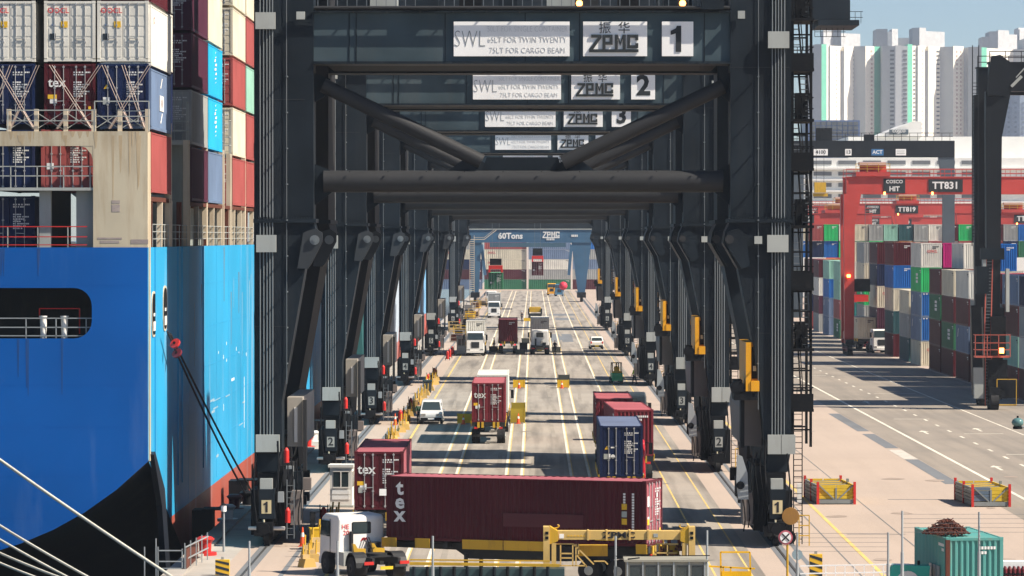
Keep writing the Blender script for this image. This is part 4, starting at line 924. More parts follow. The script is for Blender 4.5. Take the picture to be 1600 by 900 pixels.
# further rows of the same block, seen above and between the front row
rnd = random.Random(21)
pal = ['maroon', 'oxide', 'oxide', 'grey', 'white', 'cream', 'navy', 'blue', 'blue', 'teal', 'pale_green', 'red', 'bright_green', 'red', 'green', 'orange']
rown = ['second row', 'third row', 'fourth row', 'fifth row', 'sixth row']
expl = {(0, 451.5): [None, None, None, 'maroon', 'magenta'], (1, 451.5): [None, None, None, 'teal', 'white'], (1, 430.0): [None, None, None, 'white', None], (1, 361.0): [None, 'maroon', 'red', 'maroon', 'blue'], (0, 361.0): [None, None, 'maroon', 'red', 'navy'],
        (1, 416.5): [None, None, 'maroon', 'white', None], (0, 509.0): [None, None, 'oxide', 'red', 'red'], (0, 486.0): [None, None, None, 'navy', 'oxide']}
for r in range(2):
    for y, cols, place in bays:
        if y < 355 or (r == 1 and y not in (361.0, 416.5, 430.0, 451.5, 571.0, 592.0, 529.0)): continue
        h0 = len(cols)
        if (r, y) in expl: cc = expl[(r, y)]
        else:
            n = max(3, min(5, h0 + rnd.choice((-1, 0, 0, 1)))); cc = [None] * 5
            for i in range(n):
                if i >= n - (2 - r): cc[i] = rnd.choice(pal)
        cc = [q for q in cc]
        if y < 390:
            topi = max([q for q in range(len(cc)) if cc[q]] or [0])
            cc = [q or ('maroon', 'grey', 'oxide', 'teal')[(i_ + r) % 4] if i_ <= topi else None for i_, q in enumerate(cc)]
        for i, col in enumerate(cc):
            pass
        yard_stack(XB + 2.6*(r + 1), y, cc, rown[r] + ' behind ' + place, marks=False)
# the second block beyond: six high, only its near ends show
rnd = random.Random(8)
top = ['cream', 'oxide', 'bright_green', 'white', 'cream', 'grey', 'pale_green', 'dark_teal', 'grey', 'white', 'maroon', 'bright_green', 'slate', 'maroon', 'grey', 'blue', 'bright_green']
for k in range(17):
    x = 46.5 + k*2.6
    cc = [None, None, None] + [None] + [rnd.choice(pal)] + [top[k]]
    for i, col in enumerate(cc):
        if col: 
            c = container('%s container, %s tier, column %s of the distant block' % (col.replace('_', ' '), ORD[i], ['one', 'two', 'three', 'four', 'five', 'six', 'seven', 'eight', 'nine', 'ten', 'eleven', 'twelve', 'thirteen', 'fourteen', 'fifteen', 'sixteen', 'seventeen'][k]) + ' from the left', col, (x, 668 + rnd.uniform(-.3, .3) + 6.1, i*CH), 0, 'bulk', group=YG)
    m = None
base = tag(flat('yard_slab', 46, 92, 668.5, 690, .02, PATCH, kind='structure'), 'x', 'x')
del base['label']; del base['category']

# ------------------------------------------------------------------ rubber-tyred gantries
GRED = paint('gantry_red', (.48, .06, .05), rough=.45, dirt=.3, dcol=(.25, .05, .04), scale=.5)
def gantry(label, loc, span, zt, zb, legw, mat, number=None, trolley=.15, group='yard gantry cranes', stairs=False, board=True, leg_bot=1.5, D=7.0, nb=.405, bd=.23):
    g = thing('gantry_crane', label, 'gantry crane', loc, 0, group)
    P = lambda n, m, mt=mat: m.build(n, mt, g)
    for y in (0, D):
        m = MB(); m.box(-.4, span + .4, y, y + 1.1, zb, zt); b = P('main_girder', m)
        m = MB(); m.box(-.5, span + .5, y - .08, y + 1.18, zt, zt + .12); m.build('girder_flange', mat, b)
        m = MB()
        for z in (.55, 1.1): m.bar((-.4, y, zt + z), (span + .4, y, zt + z), .07)
        for k in range(int(span / 1.4) + 1): m.bar((-.4 + k*1.4, y, zt), (-.4 + k*1.4, y, zt + 1.1), .06)
        m.build('handrail', mat, b)
        for x0, s in ((0, 1), (span, -1)):
            m = MB(); m.prism([(x0 - legw/2, leg_bot), (x0 + legw/2, leg_bot), (x0 + legw*.62, zb - 4), (x0 + legw*.62 + s*.8*(s > 0), zb), (x0 - legw*.62 - .8*(s < 0), zb), (x0 - legw*.62, zb - 4)], y, y + 1.1); P('leg', m)
    for x0 in (0, span):
        m = MB(); m.box(x0 - .45, x0 + .45, 1.2, D - .1, 2.0, 3.0); P('sill_beam', m)
        for y in (-.6, 1.3, D - 1.3, D + .7):
            m = MB(); m.cyl((x0 - .35, y, .75), (x0 + .35, y, .75), .75, 16); wh = P('wheel', m, RUBBER); m = MB(); m.cyl((x0 - .37, y, .75), (x0 + .37, y, .75), .3, 10); m.build('hub', mat, wh)
        m = MB(); m.box(x0 - .5, x0 + .5, -1.1, 1.9, 1.3, 2.0); P('bogie', m, BLACK)
    x = span*trolley; m = MB(); m.box(x - 2.2, x + 2.2, -.3, D + 1, zt + .15, zt + .75); t_ = P('trolley', m)
    m = MB(); m.cyl((x - 1.2, 3, zt + 1.25), (x + 1.6, 3, zt + 1.25), .5, 12); m.box(x - 1.6, x + 1.8, 1.0, 1.6, zt + .75, zt + 1.6); m.build('hoist_drum', mat, t_)
    m = MB()
    for q in range(4): m.bar((x - 2.2 + q*1.45, -.3, zt + .7), (x - 2.2 + q*1.45, -.3, zt + 1.75), .07)
    for z in (1.1, 1.45, 1.75): m.bar((x - 2.2, -.3, zt + z), (x + 2.2, -.3, zt + z), .06)
    m.build('trolley_rail', YEL, t_)
    m = MB(); m.box(x - 1.7, x + 1.7, .2, 2.6, zt + 1.6, zt + 2.0); m.build('trolley_roof', paint('roof_pink', (.62, .42, .38), rough=.6), t_)
    for px in (.18, .425):
        m = MB(); m.cyl((span*px, -.1, zb - .1), (span*px, -.1, zb + .25), .12, 8); P('lamp', m, LAMP)
    if number:
        m = MB(); m.box(span*nb, span*nb + 4.4, -.07, -.003, zb + .25, zt - .25); n = P('number_board', m, INK)
        text(number, WTXT, n, (span*nb + 2.2, -.08, (zb + zt)/2), 1.25, name='gantry_number', bold=.03)
    if board:
        m = MB(); m.box(span*bd - 1.4, span*bd + 1.4, -.07, -.003, zb + .1, zt - .15); n = P('name_board', m, INK)
        text('COSCO', WTXT, n, (span*bd, -.08, zt - .55), .62, name='company_letters', bold=.02); text('HIT', WTXT, n, (span*bd, -.08, zb + .62), .85, name='company_letters', bold=.03)
    return g
g1 = gantry('red yard gantry crane with amber lamps and a dark number board before the stacks', (40.5, 493, 0), 25.0, 22.8, 20.7, 1.15, GRED, 'TT831', .12, D=5.0)
m = MB(); m.box(25.0*.92, 25*.92 + 2.0, -.08, -.003, 20.6, 22.6); s_ = m.build('notice_board', SIGNW, g1)
for k in range(3): m = MB(); m.box(25*.92 + .3, 25*.92 + 1.7, -.09, -.08, 20.9 + k*.5, 21.1 + k*.5); m.build('notice_line', INKPALE, s_)
m = MB(); m.cyl((-.1, -.1, 10), (-.1, -.1, 10.35), .22, 10); m.build('lamp', LAMP, g1)
for i, (x, y, sp, lab) in enumerate(((38.0, 720, 25, 'red gantry crane farther back, its leg left of the front red leg'), (60, 745, 25, 'red gantry crane farther back, behind the middle of the white building'), (78, 705, 25, 'red gantry crane farther back at the right edge beyond the black gantry'), (42, 860, 25, 'hazy red gantry crane at the far end of the yard on the left'), (72, 880, 25, 'hazy red gantry crane at the far end of the yard on the right'), (52, 800, 25, 'hazy red gantry crane in the middle distance of the yard'))):
    gantry(lab, (x, y, 0), sp, 19.5 + (i % 2)*2, 17.5 + (i % 2)*2, 1.7, GRED, ('TT8%d' % (12 + i*7)), (.75, .5, .4, .3, .6, .5)[i])
# near black gantry at the right edge
GBLK = paint('gantry_black', (.006, .008, .011), rough=.45, dirt=.3, dcol=(.03, .03, .033), scale=.5)
gk = gantry('black yard gantry crane at the right edge with a red access platform on its leg', (40.45, 338, 0), 25, 30.4, 28.0, 1.15, GBLK, None, .5, board=False, leg_bot=9.0, D=9.0)
P = lambda n, m, mt=GBLK: m.build(n, mt, gk)
m = MB(); m.prism([(-.55, 27.6), (.7, 27.6), (1.9, 29.0), (1.9, 30.2), (.5, 31.2), (-.3, 31.0), (-.55, 29)], -.3, -.02); P('corner_plate', m)
for y in (0, 9.0):
    m = MB(); m.prism([(-.75, .9), (.75, .9), (.95, 9), (-.95, 9)], y, y + 1.1); P('lower_leg', m)
m = MB(); m.box(1, 24.5, 1.2, 8.9, 28.3, 28.5); P('machinery_deck', m)
m = MB(); m.box(-1.75, 1.3, -1.3, 0, 4.6, 4.75); P('access_platform', m, paint('platform_red', (.42, .10, .07), rough=.5, dirt=.3))
m = MB()
for z in (5.3, 5.9, 6.6):
    m.bar((-1.75, -1.3, z), (1.3, -1.3, z), .07); m.bar((-1.75, -1.3, z), (-1.75, 0, z), .07); m.bar((1.3, -1.3, z), (1.3, 0, z), .07)
for x in (-1.75, -.7, .3, 1.3): m.bar((x, -1.3, 4.7), (x, -1.3, 6.6), .07)
P('platform_rail', m, MATS['platform_red'])
m = MB()
for x in (-.75, -.2): m.bar((x, -.3, .3), (x, -.3, 4.6), .08); m.bar((x - .15, -.6, 4.7), (x + .1, -.15, 13.5), .09)
P('ladder_rail', m, MATS['platform_red'])
m = MB()
for k in range(16): m.bar((-.75, -.3, .5 + k*.28), (-.2, -.3, .5 + k*.28), .05)
for k in range(30): z = 4.9 + k*.29; m.bar((-.85 + k*.008, -.58 + k*.014, z), (-.28 + k*.008, -.58 + k*.014, z), .05)
P('ladder_rung', m, CONDUIT)
m = MB(); m.box(-1.75, -.95, -.6, .2, 1.0, 3.7); P('battery_cabinet', m, GREY)
m = MB(); m.box(-1.2, .9, -.5, 0, 13.2, 14.2); m.box(-1.6, -.5, -.8, 0, 10.2, 12.6); P('equipment_box', m, MATS['crane_steel'])
m = MB()
for k in range(46): m.bar((-1.9, -.5, 15.2 + k*.3), (-1.45, -.5, 15.2 + k*.3), .05)
for x in (-1.95, -1.4): m.bar((x, -.5, 14.4), (x, -.5, 32), .08)
P('cable_ladder', m)
m = MB(); m.box(.4, 2.2, -.2, .0, 1.0, 2.6); P('fuel_tank', m, BLACK)
m = MB(); m.box(-.55, 1.15, -.7, .5, 1.0, 4.4); m.box(-.3, 1.0, -.75, .5, 4.8, 8.2); P('engine_housing', m, BLACK)
m = MB(); m.box(1.05, 1.35, -.4, .4, 8.6, 12.4); m.box(-1.0, -.7, -.4, .4, 10.2, 13.6); P('cable_box', m, GREY)
m = MB(); m.box(0.2, 1.9, -1.0, -.9, .4, .5); m.bar((.2, -.95, .4), (.2, -.95, 2.7), .06); m.bar((1.9, -.95, .4), (1.9, -.95, 2.7), .06); m.bar((.2, -.95, 2.7), (1.9, -.95, 2.7), .06); P('guard_frame', m, YEL)
m = MB(); m.cyl((.55, -1.35, 5.0), (.55, -1.35, 5.45), .2, 10); P('lamp', m, LAMP)
m = MB(); m.bar((1.0, -.2, 28.2), (3.2, -.2, 30.6), .1); m.bar((1.5, -.25, 28.4), (2.4, -.25, 29.3), .25); P('stay_bar', m, GREY)
# dark gantry whose beam carries the small blue board
ga = thing('gantry_crane', 'dark gantry crane with a small blue sign on its beam before the white building', 'gantry crane', (44.0, 650, 0), 0, 'yard gantry cranes')
def A(px): return wx(px, 650) - 44.0
def AZ(py): return wz(py, 650)
m = MB(); m.box(A(1235), A(1491), 0, 1.6, AZ(246), AZ(220)); m.build('main_girder', GBLK, ga)
m = MB(); m.prism([(A(1470), AZ(246)), (A(1491), AZ(246)), (A(1492), 1.5), (A(1473), 1.5), (A(1473), AZ(295)), (A(1466), AZ(246))][::-1], .1, 1.5); m.build('leg', paint('leg_slate', (.07, .09, .11), rough=.5, dirt=.2), ga)
m = MB(); m.prism([(A(1237), AZ(246)), (A(1256), AZ(246)), (A(1254), 1.5), (A(1237), 1.5)][::-1], .1, 1.5); m.build('leg', MATS['leg_slate'], ga)
m = MB()
for z in (.7, 1.3): m.bar((A(1245), 0, AZ(220) + z), (A(1488), 0, AZ(220) + z), .08)
for k in range(20): x = A(1245) + k*1.36; m.bar((x, 0, AZ(220)), (x, 0, AZ(220) + 1.3), .07)
m.build('handrail', BLACK, ga)
for a, b, txt, mt, tm_ in ((1271, 1293, '4100', SIGNW, INK), (1320, 1330, '13', SIGNW, INK), (1361, 1380, 'ACT', paint('act_blue', (.04, .16, .36)), WTXT), (1399, 1415, '', SIGNW, INK)):
    m = MB(); m.box(A(a), A(b), -.08, -.003, AZ(243), AZ(233)); s_ = m.build('sign_board', mt, ga); text(txt, tm_, s_, ((A(a)+A(b))/2, -.09, AZ(238)), .85, name='sign_letters', bold=.02) if txt else [MB().box(A(a) + .2, A(b) - .2, -.1, -.081, AZ(q), AZ(q) + .2).build('sign_line', INKPALE, s_) for q in (237, 240.5)]
m = MB(); m.box(A(1350), A(1366), .3, 1.4, AZ(219.9), AZ(210)); m.build('cabinet', BLACK, ga); m = MB(); m.box(A(1275), A(1300), .3, 1.4, AZ(219.9), AZ(200)); m.build('cabinet', BLACK, ga)
# yellow lifting head beside the stair tower
yl = thing('spreader_head', 'small yellow lifting head hanging right of the stair tower in front of the red gantries', 'spreader', (wx(1281, 600), 600, wz(295, 600)), 0)
m = MB(); m.box(-.9, .9, -.5, .5, -.6, 1.0); m.build('headblock', YEL, yl); m = MB(); m.box(-1.1, 1.2, -.3, .3, -1.2, -.7); m.build('lower_frame', YEL, yl)
m = MB()
for x in (-.6, .6): m.bar((x, 0, 1), (x, 0, 9), .05)
m.build('hoist_rope', BLACK, yl)

# ------------------------------------------------------------------ buildings behind the yard
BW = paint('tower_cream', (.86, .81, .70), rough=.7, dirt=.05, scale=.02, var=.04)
BSH = paint('tower_grey', (.46, .48, .49), rough=.7, dirt=.05, scale=.02, var=.04)  # wall colour for the faces turned from the sun, shade painted in
BGR = paint('tower_green', (.15, .48, .34), rough=.7, dirt=.05, scale=.02, var=.05)
BWIN = paint('far_window', (.14, .15, .16), rough=.3, dirt=.1)
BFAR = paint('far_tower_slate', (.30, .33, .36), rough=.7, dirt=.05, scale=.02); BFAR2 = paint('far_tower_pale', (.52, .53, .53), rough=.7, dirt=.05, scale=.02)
BBLUE = paint('blue_cladding', (.12, .17, .30), rough=.4, dirt=.1, scale=.1)
wh = thing('warehouse', 'long white multi storey terminal building with dark window bands behind the red gantries', 'building', (0, 960, 0))
def W(px): return wx(px, 960)
def WZ(py): return wz(py, 960)
m = MB(); m.box(W(1255), W(1700), 0, 60, 0, WZ(247)); m.box(W(1330), W(1700), 10, 60, WZ(247), WZ(212)); m.build('wall', paint('warehouse_white', (.74, .74, .70), rough=.7, dirt=.1, scale=.1, var=.05), wh)
m = MB(); m.prism([(W(1375), WZ(212)), (W(1432), WZ(188)), (W(1445), WZ(188)), (W(1445), WZ(212))][::-1], 9, 58); m.build('roof', MATS['warehouse_white'], wh)
for r in range(6):
    for k in range(7):
        a = 1271 + k*38.5; m = MB(); m.box(W(a), W(a + 28), -.15, -.02, WZ(251 + r*17.5 + 6), WZ(251 + r*17.5)); m.build('window', BWIN, wh)
for r in range(5):
    m = MB(); m.box(W(1255), W(1700), -1.2, -.02, WZ(251 + r*17.5 + 14), WZ(251 + r*17.5 + 11)); m.build('ledge', MATS['warehouse_white'], wh)
m = MB(); m.box(W(1394), W(1424), 8.6, 9, WZ(209), WZ(201)); s_ = m.build('roof_sign', paint('sign_slate', (.10, .13, .15)), wh)
text('COSCO', WTXT, s_, (W(1409), 8.5, WZ(203.6)), .95, name='company_letters', bold=.03); text('HIT', WTXT, s_, (W(1409), 8.5, WZ(207)), .6, name='company_letters', bold=.03)
gb = thing('office_block', 'blue glass clad office block in front of the cream towers on the left', 'building', (0, 1050, 0))
m = MB(); m.box(wx(1262, 1050), wx(1343, 1050), 0, 30, 0, wz(188, 1050)); m.build('wall', BBLUE, gb)
for k in range(9):
    for r in range(6):
        x = wx(1266 + k*8.4, 1050); m = MB(); z = wz(196 + r*7, 1050); m.box(x, x + 1.25, -.1, -.02, z, z + 1.0); m.build('window', BWIN, gb)
# cream residential towers: stepped plan, projecting bays, one window strip per bay
TY = 2500.0
def tower(label, segs, y=TY, floors=True, group='tall residential towers behind the port', zt=None):
    """zigzag plan: lit faces turn towards the sun and recede to the right, shaded ones come forward again"""
    tw = thing('tower_block', label, 'building', (0, y, 0), 0, group)
    T = lambda px: wx(px, y); TZ = lambda py: wz(py, y); d = 0; tw_plan = []
    for (a, b, top, mt, dep) in segs:
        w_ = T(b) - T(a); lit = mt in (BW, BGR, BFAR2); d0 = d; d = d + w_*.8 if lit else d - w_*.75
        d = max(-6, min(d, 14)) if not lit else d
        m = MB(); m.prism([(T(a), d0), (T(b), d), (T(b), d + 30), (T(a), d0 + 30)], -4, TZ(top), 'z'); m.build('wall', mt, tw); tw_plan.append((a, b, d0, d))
    PLAN[tw.name] = tw_plan
    return tw, T, TZ
PLAN = {}
def win_strip(tw, T, TZ, a, b, top, bot, dep, mat, pitch=6.7, hh=2.4):
    n = int((bot - top) / pitch); pl = [q for q in PLAN[tw.name] if q[0] <= a + .01 and q[1] >= a][0]
    f = lambda px: pl[2] + (pl[3] - pl[2])*(px - pl[0])/(pl[1] - pl[0])
    b = min(b, pl[1])
    for k in range(n):
        z = TZ(top + k*pitch); m = MB(); m.prism([(T(a), f(a) - .35), (T(b), f(b) - .35), (T(b), f(b) + .02), (T(a), f(a) + .02)], z - hh*TY/F, z, 'z'); m.build('window', mat, tw)
PINK = paint('window_pinkish', (.55, .42, .38), rough=.6)
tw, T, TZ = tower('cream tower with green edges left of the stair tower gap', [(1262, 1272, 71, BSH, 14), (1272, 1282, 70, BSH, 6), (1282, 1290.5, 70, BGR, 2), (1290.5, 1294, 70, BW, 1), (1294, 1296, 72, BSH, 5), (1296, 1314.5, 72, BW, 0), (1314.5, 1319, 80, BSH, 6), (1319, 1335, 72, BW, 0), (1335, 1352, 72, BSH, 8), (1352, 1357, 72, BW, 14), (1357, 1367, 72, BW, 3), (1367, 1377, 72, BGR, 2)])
win_strip(tw, T, TZ, 1306.5, 1308, 78, 350, 0, PINK, hh=1.6); win_strip(tw, T, TZ, 1334, 1339, 79, 350, 0, BWIN, hh=2.2); win_strip(tw, T, TZ, 1361, 1364, 78, 350, 3, PINK, hh=3)
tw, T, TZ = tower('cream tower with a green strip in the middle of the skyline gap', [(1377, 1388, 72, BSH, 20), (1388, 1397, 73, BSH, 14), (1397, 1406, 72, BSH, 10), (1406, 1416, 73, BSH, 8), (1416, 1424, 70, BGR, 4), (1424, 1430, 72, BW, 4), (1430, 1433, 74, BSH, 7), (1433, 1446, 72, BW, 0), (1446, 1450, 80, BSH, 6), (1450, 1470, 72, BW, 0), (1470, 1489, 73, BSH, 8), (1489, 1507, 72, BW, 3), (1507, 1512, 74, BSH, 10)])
for (a, b, d, mt, hh) in ((1389, 1395, 14, BWIN, 3), (1409, 1415, 8, BWIN, 3), (1426, 1428.5, 4, BWIN, 2.4), (1440, 1441.5, 0, PINK, 1.6), (1464, 1469, 0, BWIN, 2.2), (1494, 1496.5, 3, PINK, 3.2), (1501, 1503, 3, PINK, 3.2)): win_strip(tw, T, TZ, a, b, 79, 350, d, mt, hh=hh)
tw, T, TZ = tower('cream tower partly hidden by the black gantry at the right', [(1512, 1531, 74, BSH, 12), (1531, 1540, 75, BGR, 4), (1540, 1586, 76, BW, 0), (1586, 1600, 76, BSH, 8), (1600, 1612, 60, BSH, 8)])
win_strip(tw, T, TZ, 1545, 1548, 84, 350, 0, PINK, hh=2)
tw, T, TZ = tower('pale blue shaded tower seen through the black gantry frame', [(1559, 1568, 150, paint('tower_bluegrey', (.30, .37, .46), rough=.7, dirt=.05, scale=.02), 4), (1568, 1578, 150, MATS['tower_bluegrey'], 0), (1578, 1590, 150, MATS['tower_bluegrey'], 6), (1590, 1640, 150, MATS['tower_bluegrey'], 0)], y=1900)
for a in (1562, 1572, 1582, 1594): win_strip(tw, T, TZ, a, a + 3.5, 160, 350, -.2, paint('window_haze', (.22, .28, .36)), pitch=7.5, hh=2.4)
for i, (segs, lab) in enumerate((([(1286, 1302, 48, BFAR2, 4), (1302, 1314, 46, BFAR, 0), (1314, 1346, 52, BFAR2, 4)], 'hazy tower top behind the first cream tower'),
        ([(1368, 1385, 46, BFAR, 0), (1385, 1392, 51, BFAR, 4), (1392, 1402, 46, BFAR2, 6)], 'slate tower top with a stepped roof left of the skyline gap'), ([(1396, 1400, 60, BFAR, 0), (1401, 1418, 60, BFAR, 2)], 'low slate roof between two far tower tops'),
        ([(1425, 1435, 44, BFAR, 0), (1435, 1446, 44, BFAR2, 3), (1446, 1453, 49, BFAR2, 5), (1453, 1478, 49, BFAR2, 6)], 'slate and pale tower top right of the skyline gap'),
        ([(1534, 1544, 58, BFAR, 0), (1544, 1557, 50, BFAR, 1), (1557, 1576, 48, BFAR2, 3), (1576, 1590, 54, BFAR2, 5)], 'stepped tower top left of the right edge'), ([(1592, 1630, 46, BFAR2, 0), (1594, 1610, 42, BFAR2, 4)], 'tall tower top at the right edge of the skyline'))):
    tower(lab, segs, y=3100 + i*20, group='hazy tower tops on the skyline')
# ------------------------------------------------------------------ far end of the quay road
BLU = paint('crane_blue', (.045, .12, .21), rough=.5, dirt=.15, scale=.3)
bc = thing('quay_crane', 'blue quay crane with white lettering across its beam at the far end of the road', 'crane', (0, 900, 0))
def BX(px): return wx(px, 900)
def BZ(py): return wz(py, 900)
m = MB(); m.box(BX(722), BX(926), 1, 4, BZ(379), BZ(359)); m.build('portal_beam', BLU, bc)
m = MB(); m.box(BX(722), BX(926), .8, 1.2, BZ(358.8), BZ(357.5)); m.build('beam_flange', GREY, bc)
m = MB(); m.box(BX(765), BX(884), .2, 3.8, BZ(386), BZ(379.4)); m.build('lower_beam', paint('beam_teal', (.05, .11, .16)), bc)
for (a, b) in ((733, 752), (893, 924)):
    m = MB(); m.prism([(BX(a), BZ(379)), (BX(b), BZ(379)), (BX((a+b)/2 + 5), 1.4), (BX((a+b)/2 - 5), 1.4)][::-1], 1.2, 3.2); m.build('leg', BLU, bc)
    m = MB(); m.bar((BX(b if a < 800 else a), 1.5, BZ(382)), (BX(b + 6 if a < 800 else a - 4), 1.5, BZ(430)), .7); m.build('raking_strut', BLU, bc)
    for k in range(5):
        m = MB(); m.cyl((BX((a+b)/2) - .3, -4 + k*2, .5), (BX((a+b)/2) + .3, -4 + k*2, .5), .5, 10); m.build('wheel', RUBBER, bc)
    m = MB(); m.box(BX((a+b)/2) - 1, BX((a+b)/2) + 1, -5, 6, 1.0, 2.2); m.build('bogie', BLACK, bc)
m = MB(); m.box(BX(715), BX(935), 1.2, 4, BZ(357.3), BZ(338)); m.build('upper_girder', STEEL, bc)
text('60Tons', WTXT, bc, (BX(797.5), .9, BZ(369)), 1.9, name='load_letters', bold=.035)
zpmc_logo(bc, BX(848), BX(875), BZ(372), BZ(362), .95, WTXT)
for (x0, n, py, h_) in ((854, 5, 375.4, .45), (893, 4, 370, .5)):
    for k in range(n): m = MB(); m.box(BX(x0 + k*2.6), BX(x0 + k*2.6 + 1.9), .9, .98, BZ(py), BZ(py) + h_); m.build('letter_block', WTXT, bc)
m = MB()
for k in range(28): m.box(BX(734), BX(741), -.6, .4, 1 + k*.5, 1.15 + k*.5)
for px in (734, 741): m.bar((BX(px), -.5, .2), (BX(px), -.5, BZ(368)), .12)
m.build('stair_tower', BEIGE2, bc)
m = MB(); m.bar((BX(741), -.4, BZ(374)), (BX(757), -.4, BZ(374)), .15); m.bar((BX(757), -.4, BZ(374)), (BX(776), -.4, BZ(359)), .15); m.build('stair_rail', BEIGE2, bc); m = MB(); m.bar((BX(741), -.4, BZ(371)), (BX(757), -.4, BZ(371)), .1); m.bar((BX(757), -.4, BZ(371)), (BX(772), -.4, BZ(359)), .1); m.build('stair_rail', BEIGE2, bc)
# hanging loads under lifting heads
def hung(label, px, top, mid, bot, Y, col):
    x = wx(px, Y); s = thing('lifting_spreader', 'red spreader holding the ' + label.split(' from')[0].split(' hanging')[0] + ' high over the far road', 'spreader', (x, Y, wz(mid, Y)), 0)
    m = MB(); m.box(-1.0, 1.0, -.8, .8, 1.3, (wz(top, Y) - wz(mid, Y))); m.build('headblock', BLACK, s)
    m = MB(); m.box(-1.2, 1.2, -1.5, 1.5, .6, 1.25); m.box(-1.22, -.9, -1.6, 1.6, .03, .6); m.box(.9, 1.22, -1.6, 1.6, .03, .6); m.build('spreader_frame', RED, s)
    m = MB()
    for sx in (-.6, .6): m.bar((sx, 0, 2.5), (sx, 0, 12), .06)
    m.build('hoist_rope', CONDUIT, s)
    container(label, col, (x, Y + 6.1, wz(mid, Y) - CH + .02), 0, 'door', group='containers hanging from cranes', hero=True)
hung('dark green container hanging from a spreader over the far road', 774.5, 404, 426, 448, 660, 'green')
hung('maroon container hanging from a spreader in front of the far stacks', 840, 388, 409, 432, 800, 'maroon')
# far broadside stacks closing the view
rnd = random.Random(5)
wall_rows = [['slate', 'maroon', 'navy', 'cream', 'grey', 'teal'], ['green', 'maroon', 'cream', 'cream', 'oxide', 'teal'], ['green', 'grey', 'white', 'slate', 'slate', 'navy'], ['maroon', 'grey', 'slate', 'grey', 'blue', 'navy'], ['oxide', 'navy', 'cream', 'maroon', 'slate', 'blue']]
cn = ['leftmost', 'second', 'middle', 'fourth', 'rightmost']
for k, cols in enumerate(wall_rows):
    for i, col in enumerate(cols[:6]):
        c = container('%s container lying broadside, %s tier, %s stack closing the far road' % (col.replace('_', ' '), ORD[i], cn[k]), col, (wx(770 + 36 + k*69 - 69, 1110) - 3, 1110 + (k % 2)*.6, i*CH), R(90), 'bulk', group='stacks closing the far end of the road')
        if col in ('cream', 'white'): text('OOCL', RTXT, c, (-CW/2 - .02, 4.0, 1.9), .8, '-x', 'company_letters', .02)
# ------------------------------------------------------------------ trucks and other vehicles (local +Y is forward)
DK = paint('chassis_dark', (.022, .024, .026), rough=.55, dirt=.4, dcol=(.08, .06, .045), scale=2, streak=1)
DKG = paint('cab_dark_green', (.03, .06, .065), rough=.35, dirt=.2)
PLY = paint('plate_yellow', (.70, .50, .03), rough=.5, dirt=.1)
CHROME = paint('bright_metal', (.5, .5, .5), rough=.25, metal=.8, dirt=.1)
def wheel(parent, x, y, r=.5, w_=.3, hubm=None):
    m = MB(); m.cyl((x - w_/2, y, r), (x + w_/2, y, r), r, 22); m.cyl((x - w_/2 - .01, y, r), (x - w_/2 + .05, y, r), r*.86, 22); wh = m.build('wheel', RUBBER, parent)
    m = MB()
    for s in (-1, 1): m.cyl((x + s*(w_/2 - .03), y, r), (x + s*(w_/2 + .015), y, r), r*.52, 16, r*.4); m.cyl((x + s*w_/2, y, r), (x + s*(w_/2 + .06), y, r), r*.16, 8)
    m.build('rim', hubm or GREY, wh); return wh
def cab_shell(parent, prof, hw, mat, taper=.06):
    """cab from a side profile (y, z); upper part narrows slightly; bevelled edges"""
    m = MB(); n = len(prof); zt = max(p[1] for p in prof); zb = min(p[1] for p in prof)
    wdt = lambda z: hw - taper*max(0, (z - zb)/(zt - zb) - .45)/.55
    L_ = [(-wdt(z), y, z) for y, z in prof]; Rr = [(wdt(z), y, z) for y, z in prof]
    m._add(L_ + Rr, [list(range(n)), list(range(n, 2*n))[::-1]] + [(i, n + i, n + (i+1) % n, (i+1) % n) for i in range(n)])
    o = m.build('cab_body', mat, parent)
    bv = o.modifiers.new('edge', 'BEVEL'); bv.width = .15; bv.segments = 4; bv.limit_method = 'ANGLE'; bv.angle_limit = R(25)
    return o
